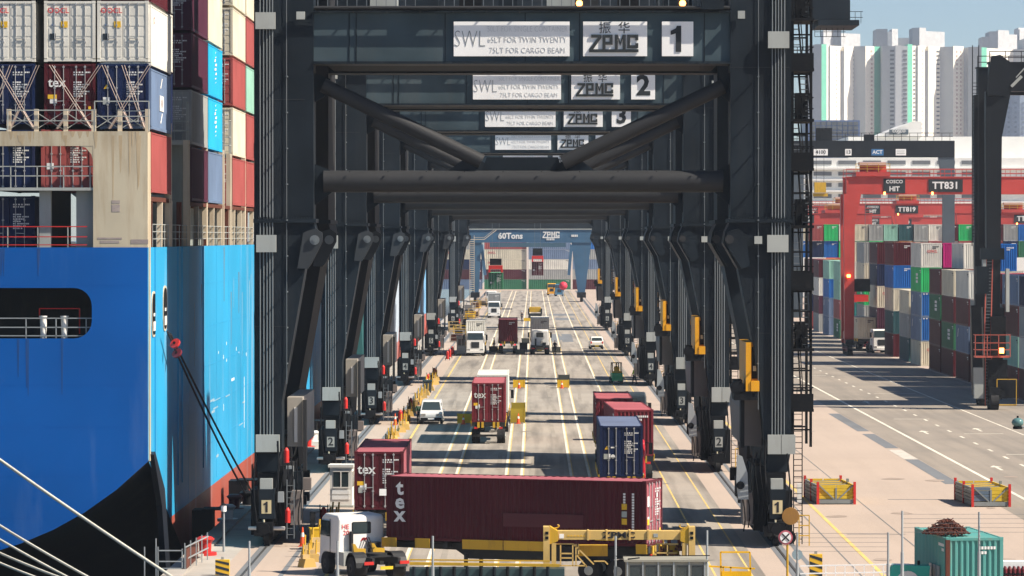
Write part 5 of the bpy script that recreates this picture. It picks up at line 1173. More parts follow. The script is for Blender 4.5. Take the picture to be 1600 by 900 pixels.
def tractor(label, loc, rz, mat=WHITE, group='port tractors', hero=False, lights=True, sub=True, cabz=3.15):
    t = thing('port_truck', label, 'truck', loc, rz, group)
    hw = 1.15; y0, y1 = 1.75, 3.95; k = cabz / 3.15
    cab_shell(t, [(y0, 1.0), (y0, 2.95*k), (y0 + .12, 3.12*k), (y1 - .55, 3.15*k), (y1 - .18, 2.95*k), (y1, 2.0*k), (y1 + .03, .55), (y1 - .5, .5), (y1 - .55, 1.0)], hw, mat)
    def P(n, m, mt, par=t): return m.build(n, mt, par)
    m = MB(); m.prism([(-.38, 2.2*k), (.38, 2.2*k), (.42, 2.25*k), (.42, 2.68*k), (.37, 2.73*k), (-.37, 2.73*k), (-.42, 2.68*k), (-.42, 2.25*k)], y0 - .025, y0 + .02); wdw = P('rear_window', m, GLASS)
    m = MB(); m.prism([(-.42, 2.16*k), (.42, 2.16*k), (.46, 2.21*k), (.46, 2.72*k), (.41, 2.77*k), (-.41, 2.77*k), (-.46, 2.72*k), (-.46, 2.21*k)], y0 - .012, y0 + .02); P('window_seal', m, BLACK, wdw)
    m = MB(); m.quad((hw - .14, y1 + .015, 2.08*k), (-hw + .14, y1 + .015, 2.08*k), (-hw + .2, y1 - .15, 2.95*k), (hw - .2, y1 - .15, 2.95*k)); P('windscreen', m, GLASS)
    for s in (-1, 1):
        m = MB(); m.prism([(y0 + .95, 1.98*k), (y1 - .12, 1.98*k), (y1 - .28, 2.78*k), (y0 + .95, 2.78*k)], s*(hw + .004) - .008, s*(hw + .004) + .008, 'x'); sw = P('side_window', m, GLASS)
        m = MB(); m.box(s*hw - .012, s*hw + .012, y0 + .88, y0 + .9, 1.0, 2.9*k); m.box(s*hw - .03, s*hw + .03, y0 + .98, y0 + 1.2, 1.72, 1.77); P('door_seam', m, BLACK)
        m = MB(); m.box(s*(hw + .30) - .12, s*(hw + .30) + .12, y1 + .02, y1 + .1, 2.05, 2.75); m.bar((s*hw, y1 - .05, 2.75), (s*(hw + .3), y1 + .05, 2.72), .05); P('mirror', m, BLACK)
        m = MB(); m.box(s*.62 - .06, s*.62 + .06, -1.15, y1 - .2, .72, 1.0); P('chassis_rail', m, DK)
        wheel(t, s*1.02, 3.2, hubm=DK)
        for dx in (.78, 1.08): wheel(t, s*dx, 0.0, hubm=DK)
        m = MB()
        a = [R(q) for q in range(0, 181, 20)]
        m.prism([(.66*math.cos(q), .55 + .66*math.sin(q)) for q in a] + [(.6*math.cos(q), .55 + .6*math.sin(q)) for q in reversed(a)], s*.93 - .3, s*.93 + .3, 'x'); P('mudguard', m, DK)
        m = MB(); m.box(s*.88 - .24, s*.88 + .24, 1.1, 2.1, .5, 1.1); P('fuel_tank', m, DK if s > 0 else GREY)
        m = MB(); m.box(s*.85 - .22, s*.85 + .22, -1.22, -1.16, .72, .86); P('tail_light', m, TAIL if lights else RED)
        m = MB(); m.box(s*.85 - .2, s*.85 + .2, y1 + .03, y1 + .09, .72, .92); P('headlight', m, CHROME)
    m = MB(); m.box(-.5, .5, y1 + .02, y1 + .06, 1.05, 1.8); P('grille', m, DK)
    m = MB(); m.box(-1.12, 1.12, y1 - .15, y1 + .12, .42, .72); P('bumper', m, mat)
    m = MB(); m.cyl((0, .0, 1.02), (0, .0, 1.14), .48, 18); m.box(-.5, .5, -.5, .3, .98, 1.03); P('fifth_wheel', m, DK)
    m = MB(); m.box(-.3, .3, -1.2, -1.17, .5, .64); P('number_plate', m, PLY)
    m = MB(); m.cyl((-.55, y0 - .15, 1.0), (-.55, y0 - .15, 2.0), .1, 8); m.box(.3, .8, y0 - .35, y0 - .05, 1.0, 1.5); P('exhaust_stack', m, DK)
    m = MB()
    for q in range(3): m.tube([(.1 + q*.12, y0 - .05, 1.7), (.15 + q*.1, y0 - .5, 1.25), (.05 + q*.1, y0 - .9, 1.3)], .025, 5)
    P('air_line', m, BLACK)
    return t
def trailer(label, loc, rz, group='container trailers', L=12.4, mat=DK, guides=True, braking=False):
    t = thing('container_trailer', label, 'trailer', loc, rz, group)
    def P(n, m, mt, par=t): return m.build(n, mt, par)
    for s in (-1, 1):
        m = MB(); m.prism([(-L/2, 1.1), (-L/2, 1.5), (L/2, 1.5), (L/2, 1.25), (L/2 - 3.2, 1.2), (L/2 - 3.8, .82), (-L/2 + 4, .82)], s*.5 - .08, s*.5 + .08, 'x'); P('main_beam', m, mat)
        for y in (-L/2 + 1.4, -L/2 + 2.75):
            for dx in (.78, 1.08): wheel(t, s*dx, y, .5, .28)
        m = MB(); m.box(s*1.0 - .06, s*1.0 + .06, L/2 - 3.9, L/2 - 3.75, .1, 1.1); m.box(s*1.0 - .14, s*1.0 + .14, L/2 - 3.97, L/2 - 3.67, .05, .1); P('landing_leg', m, mat)
        m = MB(); m.box(s*.9 - .14, s*.9 + .14, -L/2 - .06, -L/2 - .01, 1.12, 1.26); P('tail_light', m, TAIL if braking else RED)
    for y in (-L/2, -L/2 + 3, 0, L/2 - 3, L/2 - .2):
        m = MB(); m.box(-1.2, 1.2, y, y + .2, 1.32, 1.585); P('bolster', m, mat)
    m = MB(); m.box(-1.1, 1.1, -L/2 + .1, -L/2 + .2, .55, .7); P('rear_bumper', m, mat)
    if guides:
        for s in (-1, 1):
            for y, ln in ((-L/2 + .05, .5), (-1.4, 1.9), (.55, 1.9), (L/2 - 2.2, .7), (L/2 - .6, .7)):
                m = MB(); m.prism([(0, 0), (.05, 0), (.3, .42), (.25, .42)] if False else [(s*1.22, 1.3), (s*1.27, 1.3), (s*1.30, 1.72), (s*1.25, 1.72)] if s > 0 else [(s*1.27, 1.3), (s*1.22, 1.3), (s*1.25, 1.72), (s*1.30, 1.72)], y, y + ln); m.build('corner_guide', YEL, t)
        for x in (-.72, -.42, .42, .72):
            m = MB(); m.box(x - .09, x + .09, -L/2 - .08, -L/2 + .02, 1.2, 1.62); P('rear_stop', m, YEL)
    return t
# ---- the maroon container turning across the foreground
TH = R(71)
def loc2(c, th, x, y, z=0): return (c[0] + math.cos(th)*x - math.sin(th)*y, c[1] + math.sin(th)*x + math.cos(th)*y, z)
CC = (-.45, 171.2)
hc = container('maroon forty foot container with white vertical letters lying across the foreground on a trailer', 'maroon', (*CC, 1.6), TH, 'door', group='containers on road trailers', hero=True)
for ch in hc.children:
    if ch.name.startswith('door'): ch.material_slots[0].material = RM['maroon']  # door end gets the paler copy: its sun glare is painted in
for ch, dz in zip('tex', (0, .62, 1.2)): text(ch, WTXT, hc, (-CW/2 - .012, 5.45, 2.35 - dz), .92, '-x', 'company_letters', .03)
for (yy, z0, n) in ((-5.5, 2.35, 15), (-5.1, 2.35, 5)):
    m = MB()
    for q in range(n): m.box(-CW/2 - .016, -CW/2 - .004, yy - .05, yy + .05, z0 - q*.12 - .09, z0 - q*.12)
    m.build('side_code', WTXT, hc, kind='stuff')
for z, mt in ((1.75, MARKY), (1.42, GREY), (1.1, MARKY)): m = MB(); m.box(-CW/2 - .016, -CW/2 - .004, -5.22, -4.98, z - .13, z + .13); m.build('hazard_label', mt, hc)
m = MB(); m.box(-CW/2 - .016, -CW/2 - .004, -4.75, -3.75, .25, .6); m.build('side_sticker', MARKY, hc)
m = MB(); m.box(-CW/2 - .02, -CW/2 - .006, -3.2, .55, .75, 1.35); m.build('patch_plate', paint('repaint_maroon', (.095, .020, .026), rough=.55, dirt=.2), hc)
for (x0, x1, z0, z1, mt) in ((-.98, -.62, 1.75, 2.2, WTXT), (-1.0, -.7, .95, 1.2, MARKY), (.72, .95, .55, .72, MARKY), (.3, .5, 2.1, 2.3, WTXT)): plate('label_sticker', hc, x0, x1, -6.1 + .006, z0, z1, mt)
tr = trailer('dark skeletal trailer with yellow guides under the maroon container in the foreground', (*CC, 0), TH)
tt = tractor('white port tractor seen from behind, jackknifed left of the foreground container', (-7.0, 170.6, 0), R(25), group='port tractors', hero=True, lights=False, cabz=2.74)
text('HE', RTXT, tt, (-.78, 1.735, 2.2), .3, name='cab_letters'); text('20', RTXT, tt, (-.74, 1.735, 1.93), .3, name='cab_letters')
m = MB(); m.prism([(-.05, 1.54), (.12, 1.6), (.2, 1.56), (.3, 1.68), (.05, 1.7)], 1.725, 1.735); m.build('cab_emblem', RTXT, tt)
m = MB()
for s in (-.62, .3): m.prism([(s - .05, 1.05), (s + .5, 1.05), (s + .5, 1.26), (s + .12, 1.28), (s + .0, 1.48), (s - .12, 1.5)], .95, 1.1)
m.build('coupling_guide', YEL, tt)
drv = thing('person', 'driver in a yellow high visibility vest behind the side window of the white tractor', 'person', loc2((-7.0, 170.6), R(25), -.72, 3.0, 1.55), R(25))
def rig(loc_parent, verts, edges, radii, mat, name='body', root=0, sub=2):
    me = bpy.data.meshes.new(name); me.from_pydata(verts, edges, []); o = bpy.data.objects.new(name, me); C.objects.link(o)
    sk = o.modifiers.new('skin', 'SKIN'); sk.use_smooth_shade = True
    for i, v in enumerate(me.skin_vertices[0].data): v.radius = (radii[i], radii[i]*.85) if isinstance(radii[i], float) else radii[i]; v.use_root = (i == root)
    ss = o.modifiers.new('sub', 'SUBSURF'); ss.levels = sub; ss.render_levels = sub
    dg = bpy.context.evaluated_depsgraph_get(); me2 = bpy.data.meshes.new_from_object(o.evaluated_get(dg)); bpy.data.objects.remove(o)
    me2.name = name; me2.materials.clear(); me2.materials.append(mat)
    for p in me2.polygons: p.use_smooth = True
    return link(name, me2, None, loc_parent)
SKIN_ = paint('skin', (.32, .19, .13), rough=.6, dirt=0); HIVIS = paint('hi_vis_yellow', (.62, .72, .04), rough=.7, dirt=.15); TROU = paint('navy_trousers', (.02, .025, .04), rough=.8, dirt=.2); HELM = paint('white_helmet', (.75, .75, .72), rough=.4, dirt=.1); DARKC = paint('dark_work_clothes', (.025, .03, .035), rough=.8, dirt=.2)
def person(t, top, legs, helmet, stride=.18, arm=.2, seated=False):
    """one continuous skinned body; clothing shells and helmet are children"""
    v = [(0, 0, .98), (0, .0, 1.18), (0, .01, 1.40), (0, .01, 1.50), (0, .02, 1.58), (0, .03, 1.68), (0, .02, 1.74)]; e = [(0, 1), (1, 2), (2, 3), (3, 4), (4, 5), (5, 6)]; r = [(.16, .11), (.15, .10), (.17, .11), .07, .065, (.085, .105), (.06, .07)]
    v.append((0, .13, 1.655)); e.append((5, 7)); r.append(.018)                     # nose
    for s in (-1, 1):
        k = len(v); v += [(s*.17, .01, 1.43), (s*.25, -.02 + arm*s*.2, 1.18), (s*.26, .08 + arm*s*.5, .95), (s*.26, .10 + arm*s*.55, .87)]; e += [(2, k), (k, k+1), (k+1, k+2), (k+2, k+3)]; r += [.075, .052, .036, (.042, .022)]
        for f in range(4):
            q = len(v); v += [(s*(.26 + .012*(f - 1.5)), .125 + arm*s*.55 + .018*(1.5 - f), .82 - .004*abs(f - 1)), (s*(.26 + .011*(f - 1.5)), .145 + arm*s*.55 + .018*(1.5 - f), .775 + .006*abs(f - 1))]; e += [(k+3, q), (q, q+1)]; r += [.0095, .008]
        q = len(v); v += [(s*.235, .14 + arm*s*.55, .85), (s*.225, .165 + arm*s*.55, .815)]; e += [(k+3, q), (q, q+1)]; r += [.011, .009]
        k = len(v); v += [(s*.09, 0, .92), (s*.10, .03 + stride*s*.5, .52), (s*.10, -.02 + stride*s, .10), (s*.11, .14 + stride*s, .04)]; e += [(0, k), (k, k+1), (k+1, k+2), (k+2, k+3)]; r += [(.10, .10), .068, .048, (.045, .035)]
    b = rig(t, v, e, r, SKIN_, 'body', 0, 1)
    tv = [(0, 0, .93), (0, 0, 1.18), (0, .01, 1.41)]; te = [(0, 1), (1, 2)]; tr_ = [(.18, .13), (.17, .125), (.19, .13)]
    for s in (-1, 1): k = len(tv); tv += [(s*.17, .01, 1.43), (s*.25, -.02 + arm*s*.2, 1.18), (s*.26, .06 + arm*s*.45, .98)]; te += [(2, k), (k, k+1), (k+1, k+2)]; tr_ += [.088, .065, .048]
    rig(t, tv, te, tr_, top, 'jacket', 0, 1)
    lv = [(0, 0, .97)]; le = []; lr = [(.17, .12)]
    for s in (-1, 1): k = len(lv); lv += [(s*.09, 0, .90), (s*.10, .03 + stride*s*.5, .52), (s*.10, -.02 + stride*s, .12)]; le += [(0, k), (k, k+1), (k+1, k+2)]; lr += [(.115, .115), .083, .064]
    rig(t, lv, le, lr, legs, 'trousers', 0, 1)
    for s in (-1, 1): m = MB(); y = stride*s; m.prism([(-.1 + y, .0), (.2 + y, .0), (.2 + y, .05), (.08 + y, .11), (-.1 + y, .12)], s*.10 - .05, s*.10 + .05, 'x'); m.build('boot', BLACK, t)
    if helmet:
        m = MB(); rows = []
        for i in range(5):
            a = R(i*22); rows.append([(.115*math.cos(a)*math.cos(q*math.pi/6), .02 + .135*math.cos(a)*math.sin(q*math.pi/6), 1.705 + .11*math.sin(a)) for q in range(13)])
        m.grid(rows); m.cyl((0, .04, 1.70), (0, .04, 1.712), .145, 16); m.build('helmet', helmet, t)
    else:
        m = MB(); m.cyl((0, .0, 1.66), (0, .0, 1.77), .095, 10, .06); m.build('hair', BLACK, t)
    for s in (-1, 1): m = MB(); m.cyl((s*.033, .118, 1.685), (s*.033, .126, 1.685), .012, 6); m.build('eye', BLACK, t)
    return t
# driver: a seated figure whose chest and head fill the window
def seated(t):
    v = [(0, -.1, .0), (0, -.08, .25), (0, -.05, .5), (0, -.03, .6), (0, .0, .68), (0, .02, .79), (0, .01, .85)]; e = [(i, i+1) for i in range(6)]; r = [(.17, .13), (.16, .12), (.18, .12), .07, .065, (.085, .105), (.06, .07)]
    for s in (-1, 1):
        k = len(v); v += [(s*.18, -.05, .52), (s*.24, .12, .32), (s*.2, .38, .38), (s*.18, .46, .40)]; e += [(2, k), (k, k+1), (k+1, k+2), (k+2, k+3)]; r += [.075, .05, .036, (.04, .025)]
        for f in range(4): q = len(v); v += [(s*(.18 - .012*f), .52, .42 - .015*f)]; e += [(k+3, q)]; r += [.0095]
        k = len(v); v += [(s*.1, .05, -.02), (s*.12, .42, .0), (s*.12, .45, -.42), (s*.12, .58, -.46)]; e += [(0, k), (k, k+1), (k+1, k+2), (k+2, k+3)]; r += [.1, .07, .05, .04]
    rig(t, v, e, r, SKIN_, 'body', 0, 1)
    rig(t, [(0, -.1, .0), (0, -.08, .25), (0, -.05, .51)], [(0, 1), (1, 2)], [(.185, .15), (.18, .14), (.2, .14)], HIVIS, 'vest', 0, 1)
    m = MB(); m.cyl((0, .0, .78), (0, .0, .9), .1, 10, .06); m.build('hair', BLACK, t)
seated(drv)
# ---- container trucks waiting in the lanes
def box_truck(px, Yd, col, clabel, tlabel, klabel, end='door', facing=1, rz=0, L=12.192, z=1.6, hero=True, cabmat=WHITE, bobtail=True, marks=(), X=None):
    x = wx(px, Yd) if X is None else X
    cy = Yd + L/2
    c = container(clabel, col, (x, cy, z), rz, end, L=L, group='containers on road trailers', hero=hero)
    for mk in marks: mk(c, -L/2)
    trailer(tlabel, (x, cy, 0), rz if facing > 0 else rz + math.pi, braking='red tail' in tlabel)
    if bobtail: tractor(klabel, (x, cy + 4.6, 0) if facing > 0 else (x, cy - 4.6 - 0.0, 0), rz if facing > 0 else rz + math.pi, cabmat, lights=False)
    return c
def tex_big(c, y):
    text('tex', WTXT, c, (-.62, y - .005, 2.0), .66, name='company_letters', bold=.016); plate('label_sticker', c, -1.1, -.72, y + .004, 1.22, 1.42, MARKY)
def tex_left(c, y): tex_big(c, y); plate('paper_notice', c, .02, .50, y - .06, .72, 1.05, SIGNW); plate('label_sticker', c, -1.02, -.8, y + .004, .85, 1.12, GREY)
def navy_end(c, y):
    triangle(c, -.82, y + .004, 1.55, .13); m = MB(); m.cyl((-.48, y + .004, 1.15), (-.48, y - .008, 1.15), .12, 14); m.build('round_label', WTXT, c); plate('label_sticker', c, -1.0, -.78, y + .004, 1.0, 1.3, GREY); plate('label_sticker', c, -.6, -.38, y + .004, 1.62, 1.7, WTXT)
ltx = box_truck(592, 189.2, 'maroon', 'maroon container with white letters on its doors, left behind the white tractor', 'trailer under the maroon container at the left of the road', 'x', marks=(tex_left,), z=1.72, bobtail=False)
for ch in ltx.children:
    if ch.name.startswith('body'): ch.material_slots[0].material = RM['maroon']  # side walls too, so the sunlit flank is in the colour
box_truck(763, 281.5, 'crimson', 'weathered red container with white letters on its doors, alone in the middle lane', 'trailer under the weathered red container in the middle lane', 'x', marks=(tex_big,), bobtail=False)
box_truck(770, 298.0, 'white', 'white container just ahead of the weathered red one in the middle lane', 'trailer under the white container in the middle lane', 'white tractor in front of the white container in the middle lane', end='bulk', X=-3.2)
box_truck(971, 217.5, 'navy', 'dark blue container with yellow triangle on its doors at the right of the road', 'trailer with yellow stops under the dark blue container', 'x', marks=(navy_end,), bobtail=False)
box_truck(985, 238.0, 'crimson', 'faded red container right behind the dark blue one, set slightly askew', 'trailer under the askew faded red container', 'x', rz=R(2.0), bobtail=False, end='bulk')
box_truck(960, 254.0, 'crimson', 'faded red container farthest ahead in the right hand queue', 'trailer under the farthest red container of the right queue', 'x', bobtail=False, end='bulk')
tractor('red tractor half hidden at the right side of the dark blue container', (5.62, 236.2, 0), R(180), paint('tractor_red', (.45, .02, .03), rough=.35, dirt=.15), group='port tractors', cabz=2.9)
tractor('dark tractor beyond the queued red containers on the right', (7.25, 284.0, 0), 0, paint('tractor_slate', (.03, .045, .06), rough=.4, dirt=.2), group='port tractors', lights=False, cabz=3.6)
# far trucks: two pale refrigerated containers and a maroon one
box_truck(743, 491.5, 'white', 'pale ribbed container end behind the left far white cab', 'trailer of the left far white truck', 'far white truck facing the camera in the left lane', end='bulk', facing=-1, z=1.6, hero=True)
box_truck(793.5, 499, 'crimson', 'red ribbed container with two red tail lamps in the far middle lane', 'trailer with red tail lamps under the far maroon container', 'x', end='bulk', bobtail=False)
box_truck(843.5, 506, 'white', 'pale ribbed container end above the far cab right of the maroon one', 'trailer under the right pale ribbed container', 'x', end='bulk', bobtail=False)
tractor('far white tractor seen from behind in front of the right pale container', (wx(843.5, 497), 496.5, 0), 0, WHITE, lights=False)
tractor('small white truck far down the left lane facing the camera', (wx(772, 720), 722, 0), R(180), WHITE, lights=False)
box_truck(772, 728, 'grey', 'grey container far down the left lane behind a white cab', 'trailer of the white truck far down the left lane', 'x', end='bulk', bobtail=False)
tractor('tiny white truck at the far end of the left lane under the green container', (wx(768, 860), 860, 0), R(180), WHITE, lights=False)
# yard truck waiting under the red gantry
yt = tractor('white yard truck waiting beside the red gantry leg, facing the camera', (wx(1366, 505) + .2, 505, 0), R(186), WHITE, lights=False)
container('cream container on the yard truck beside the red gantry leg', 'cream', (wx(1352, 505), 516.5, 1.6), R(6), 'bulk', group='containers on road trailers', hero=False)
trailer('trailer of the yard truck beside the red gantry leg', (wx(1352, 505), 516.5, 0), R(186))
sp_ = thing('lifting_spreader', 'dark spreader with red frame hanging over the yard truck', 'spreader', (wx(1352, 500), 512, 6.4), 0)
m = MB(); m.box(-1.6, 1.6, -.8, .8, 1.5, 3.2); m.build('headblock', BLACK, sp_); m = MB(); m.box(-1.2, 1.2, -3, 3, .2, 1.1); m.build('spreader_frame', RED, sp_)
m = MB()
for x in (-1, 1): m.bar((x, 0, 3.2), (x, 0, 14.4), .06)
m.build('hoist_rope', CONDUIT, sp_)
# ---- cars, van, forklift
def car(label, cat, loc, rz, L, W_, prof, glassq, mat, r=.33, lower=None, plates=True):
    t = thing({'van': 'delivery_van'}.get(cat, 'parked_car'), label, cat, loc, rz)
    hw = W_/2; zt = max(p[1] for p in prof); m = MB(); n = len(prof); wd = lambda z: hw - .16*max(0, (z - .95)/(zt - .95))
    A_ = [(-wd(z), y, z) for y, z in prof]; B_ = [(wd(z), y, z) for y, z in prof]
    m._add(A_ + B_, [list(range(n)), list(range(n, 2*n))[::-1]] + [(i, n+i, n+(i+1) % n, (i+1) % n) for i in range(n)])
    b = m.build('body', mat, t); bv = b.modifiers.new('edge', 'BEVEL'); bv.width = .07; bv.segments = 3; bv.limit_method = 'ANGLE'; bv.angle_limit = R(20)
    for nm, (ya, za, yb, zb_) in glassq.items():
        if nm.startswith('side'): continue
        o = .014 if ya > 0 else -.014; m = MB(); a = wd(za) - .12; bq = wd(zb_) - .14
        m.quad((a, ya + o, za + .01), (-a, ya + o, za + .01), (-bq, yb + o, zb_ + .01), (bq, yb + o, zb_ + .01)) if ya > 0 else m.quad((-a, ya + o, za + .01), (a, ya + o, za + .01), (bq, yb + o, zb_ + .01), (-bq, yb + o, zb_ + .01))
        m.build(nm, GLASS, t)
    for s in (-1, 1):
        if 'side' in glassq:
            (ya, za, yb, zb_) = glassq['side']; m = MB(); m.poly([(s*(wd(za) + .006), ya, za), (s*(wd(za) + .006), yb, za), (s*(wd(zb_) + .006), yb - .35, zb_), (s*(wd(zb_) + .006), ya + .2, zb_)]); m.build('side_window', GLASS, t)
        for y in (-L*.31, L*.33): wheel(t, s*(hw - .1), y, r, .22)
        m = MB(); m.box(s*(hw - .28) - .2, s*(hw - .28) + .2, L/2 - .06, L/2 + .02, .68, .86); m.build('headlight', CHROME, t)
        m = MB(); m.box(s*(hw - .14) - .09, s*(hw - .14) + .09, -L/2 - .02, -L/2 + .05, .8, 1.1); m.build('tail_light', RED, t)
        m = MB(); m.box(s*(hw + .08) - .09, s*(hw + .08) + .09, L*.2, L*.2 + .1, 1.02, 1.2); m.build('mirror', mat, t)
    m = MB(); m.box(-hw + .08, hw - .08, L/2 - .1, L/2 + .035, .28, .55); m.build('front_bumper', lower or BLACK, t)
    m = MB(); m.box(-hw + .08, hw - .08, -L/2 - .035, -L/2 + .1, .28, .58); m.build('rear_bumper', lower or BLACK, t)
    m = MB(); m.box(-.26, .26, L/2 + .036, L/2 + .045, .4, .51); m.build('number_plate', SIGNW, t); m = MB(); m.box(-.26, .26, -L/2 - .047, -L/2 - .037, .42, .53); m.build('number_plate', PLY, t)
    return t
VW = paint('van_silver', (.60, .61, .60), rough=.3, dirt=.15, metal=.1)
car('silver white van facing the camera beside the yellow barrier row', 'van', (wx(673.5, 311), 313.2, 0), R(180), 4.5, 1.85, [(-2.25, .35), (-2.25, 1.75), (-2.0, 1.9), (.55, 1.9), (.95, 1.78), (1.6, 1.12), (2.15, .95), (2.25, .75), (2.25, .35)], {'windscreen': (1.6, 1.12, .98, 1.76), 'rear_window': (-2.25, 1.2, -2.25, 1.65), 'side': (.2, 1.12, 1.45, 1.72)}, VW)
car('white car seen from behind on the far right side of the road', 'car', (8.45, 520.3, 0), R(2), 4.4, 1.8, [(-2.2, .35), (-2.2, 1.0), (-2.0, 1.12), (-1.75, 1.6), (-1.3, 1.7), (.2, 1.68), (1.0, 1.1), (2.0, .95), (2.2, .7), (2.2, .35)], {'rear_window': (-1.99, 1.14, -1.77, 1.56), 'windscreen': (1.0, 1.1, .25, 1.65), 'side': (-1.5, 1.08, .8, 1.55)}, WHITE)
fk = thing('forklift', 'green and yellow forklift on the right of the road near the cranes', 'forklift', (wx(963, 398), 398, 0), R(4))
FG = paint('forklift_green', (.08, .45, .19), rough=.45, dirt=.25)
m = MB(); m.prism([(-1.2, .3), (-1.2, 1.0), (-.9, 1.15), (.9, 1.05), (1.0, .3)], -.55, .55, 'x'); m.build('body', FG, fk)
m = MB(); m.box(-.5, .5, -1.0, -.4, 1.12, 1.3); m.build('engine_cover', YEL, fk)
m = MB(); m.box(-.28, .28, -.4, .1, 1.1, 1.25); m.box(-.28, .28, -.48, -.38, 1.25, 1.75); m.build('seat', ORNG, fk)
m = MB()
for s in (-.5, .5): m.bar((s, -.75, 1.1), (s, -.6, 2.15), .07); m.bar((s, .75, 1.0), (s, .4, 2.15), .07); m.bar((s, -.6, 2.15), (s, .4, 2.15), .08)
for q in range(5): m.bar((-.5, -.6 + q*.25, 2.15), (.5, -.6 + q*.25, 2.15), .06)
m.build('overhead_guard', BLACK, fk)
m = MB()
for s in (-.32, .32): m.box(s - .05, s + .05, 1.05, 1.2, .1, 2.1); m.box(s - .05, s + .05, 1.2, 2.2, .1, .15)
m.build('mast', BLACK, fk)
for s in (-1, 1): wheel(fk, s*.52, -.75, .3, .2); wheel(fk, s*.52, .7, .34, .24)
fd = thing('person', 'driver in an orange vest seated on the green forklift', 'person', (wx(963, 398), 397.8, 1.2), R(4)); seated(fd)
for ch in fd.children:
    if ch.name.startswith('vest'): ch.data.materials[0] = ORNG
yv = thing('low_loader', 'dark low vehicle with a yellow load far down the middle lane', 'truck', (wx(836, 695), 695, 0), 0)
m = MB(); m.box(-1.2, 1.2, -3, 3, .6, 1.3); m.build('chassis', DK, yv); m = MB(); m.prism([(-1.25, 1.6), (1.25, 1.6), (1.0, 2.5), (-1.0, 2.5)], -2.6, 2.4); m.build('load_cover', YEL, yv); m = MB(); m.box(-1.3, -1.0, -2.9, 2.9, 1.2, 2.2); m.box(1.0, 1.3, -2.9, 2.9, 1.2, 2.2); m.build('side_frame', DK, yv)
for s in (-1, 1):
    for y in (-2, -1, 1.8): wheel(yv, s*1.0, y)
for px, Yd, lab, mt in ((862, 1000, 'orange tractor among the far vehicles near the end of the road', ORNG), (874, 985, 'blue tractor among the far vehicles near the end of the road', paint('tractor_blue', (.06, .18, .30), rough=.4))):
    tractor(lab, (wx(px, Yd), Yd, 0), R(180), mt, lights=False)
# ---- people on the road
person(thing('person', 'worker in a high visibility jacket standing right of the forklift by the third crane foot', 'person', (wx(991.5, 396), 396, 0), R(120)), HIVIS, TROU, HELM)
person(thing('person', 'person in dark clothes standing behind the right far white tractor', 'person', (wx(867, 497), 498, 0), R(160)), DARKC, DARKC, None, .05)
person(thing('person', 'person in dark clothes at the box between the far white and maroon trucks', 'person', (wx(772, 512), 513, 0), R(90)), DARKC, DARKC, None, .05)
person(thing('person', 'tiny figure in dark clothes far down the road left of the yellow load', 'person', (wx(815.5, 690), 690, 0), R(30)), DARKC, TROU, HELM)
person(thing('person', 'person in a dark green jacket beside the silver van at the barrier row', 'person', (wx(654, 312), 312, 0), R(200)), paint('green_jacket', (.03, .08, .05), rough=.8), TROU, None, .1)
# ------------------------------------------------------------------ road furniture
CONE = paint('cone_orange', (.75, .10, .03), rough=.5, dirt=.15)
def cone(label, x, y, h=.75, group='traffic cones', z=0):
    t = thing('traffic_cone', label, 'traffic cone', (x, y, z), 0, group)
    m = MB(); m.box(-.2, .2, -.2, .2, 0, .04); m.build('base', CONE, t); m = MB(); m.cyl((0, 0, .04), (0, 0, h), .15, 14, .03); m.build('body', CONE, t)
    m = MB(); m.cyl((0, 0, h*.5), (0, 0, h*.72), .096, 14, .067, False); m.build('band', WHITE, t); return t
def crate(label, x, y, mat, w_=1.15, hgt=.8, d=1.0, grp='gear boxes standing between the lanes', stick=False, z=0):
    t = thing('gear_box', label, 'box', (x, y, z), 0, grp)
    m = MB(); m.box(-w_/2, w_/2, -d/2, -d/2 + .05, .08, hgt); m.box(-w_/2, w_/2, d/2 - .05, d/2, .08, hgt); m.box(-w_/2, -w_/2 + .05, -d/2 + .05, d/2 - .05, .08, hgt); m.box(w_/2 - .05, w_/2, -d/2 + .05, d/2 - .05, .08, hgt); m.build('panel', mat, t)
    m = MB(); m.box(-w_/2 + .06, w_/2 - .06, -d/2 + .06, d/2 - .06, .1, hgt - .15); m.build('contents', DK, t)
    m = MB()
    for sx in (-1, 1):
        for sy in (-1, 1): m.box(sx*(w_/2 - .02) - .04, sx*(w_/2 - .02) + .04, sy*(d/2 - .02) - .04, sy*(d/2 - .02) + .04, 0, hgt + .03)
    m.build('corner_post', mat, t)
    if stick: m = MB(); m.bar((-w_/2, d/2, .3), (-w_/2 - .05, d/2, 1.6), .05); m.build('pole', BLACK, t)
    return t
OLIVE = paint('olive_yellow', (.32, .24, .02), rough=.6, dirt=.3); OLIVE2 = paint('dark_box', (.05, .055, .05), rough=.7, dirt=.3)
BOXY = paint('box_yellow', (.68, .42, .02), rough=.5, dirt=.3, dcol=(.3, .18, .05))
crate('yellow gear box with a cone left of the weathered red container', wx(726, 312), 312, BOXY); cone('cone in front of the yellow box left of the weathered red container', wx(724, 311), 311.1)
crate('olive yellow gear box with a cone right of the weathered red container', wx(809, 313), 313, OLIVE, hgt=1.2); cone('cone in front of the olive box right of the weathered red container', wx(810, 312), 312.0, .85)
crate('taller olive box behind the olive yellow one in the middle', wx(810, 322), 322.5, OLIVE, hgt=1.25)
crate('yellow gear box with a cone in the middle just ahead of the white container', wx(811, 386), 386, BOXY); cone('dark orange cone at the middle yellow box ahead of the white container', wx(811, 385), 385)
crate('yellow gear box with a pole and cone alone between the right lanes', wx(880, 386), 386, BOXY, stick=True); cone('cone in front of the lone yellow box between the right lanes', wx(878, 385), 385)
crate('dark box just behind the lone yellow box between the right lanes', wx(881, 392), 392, OLIVE2, hgt=1.1)
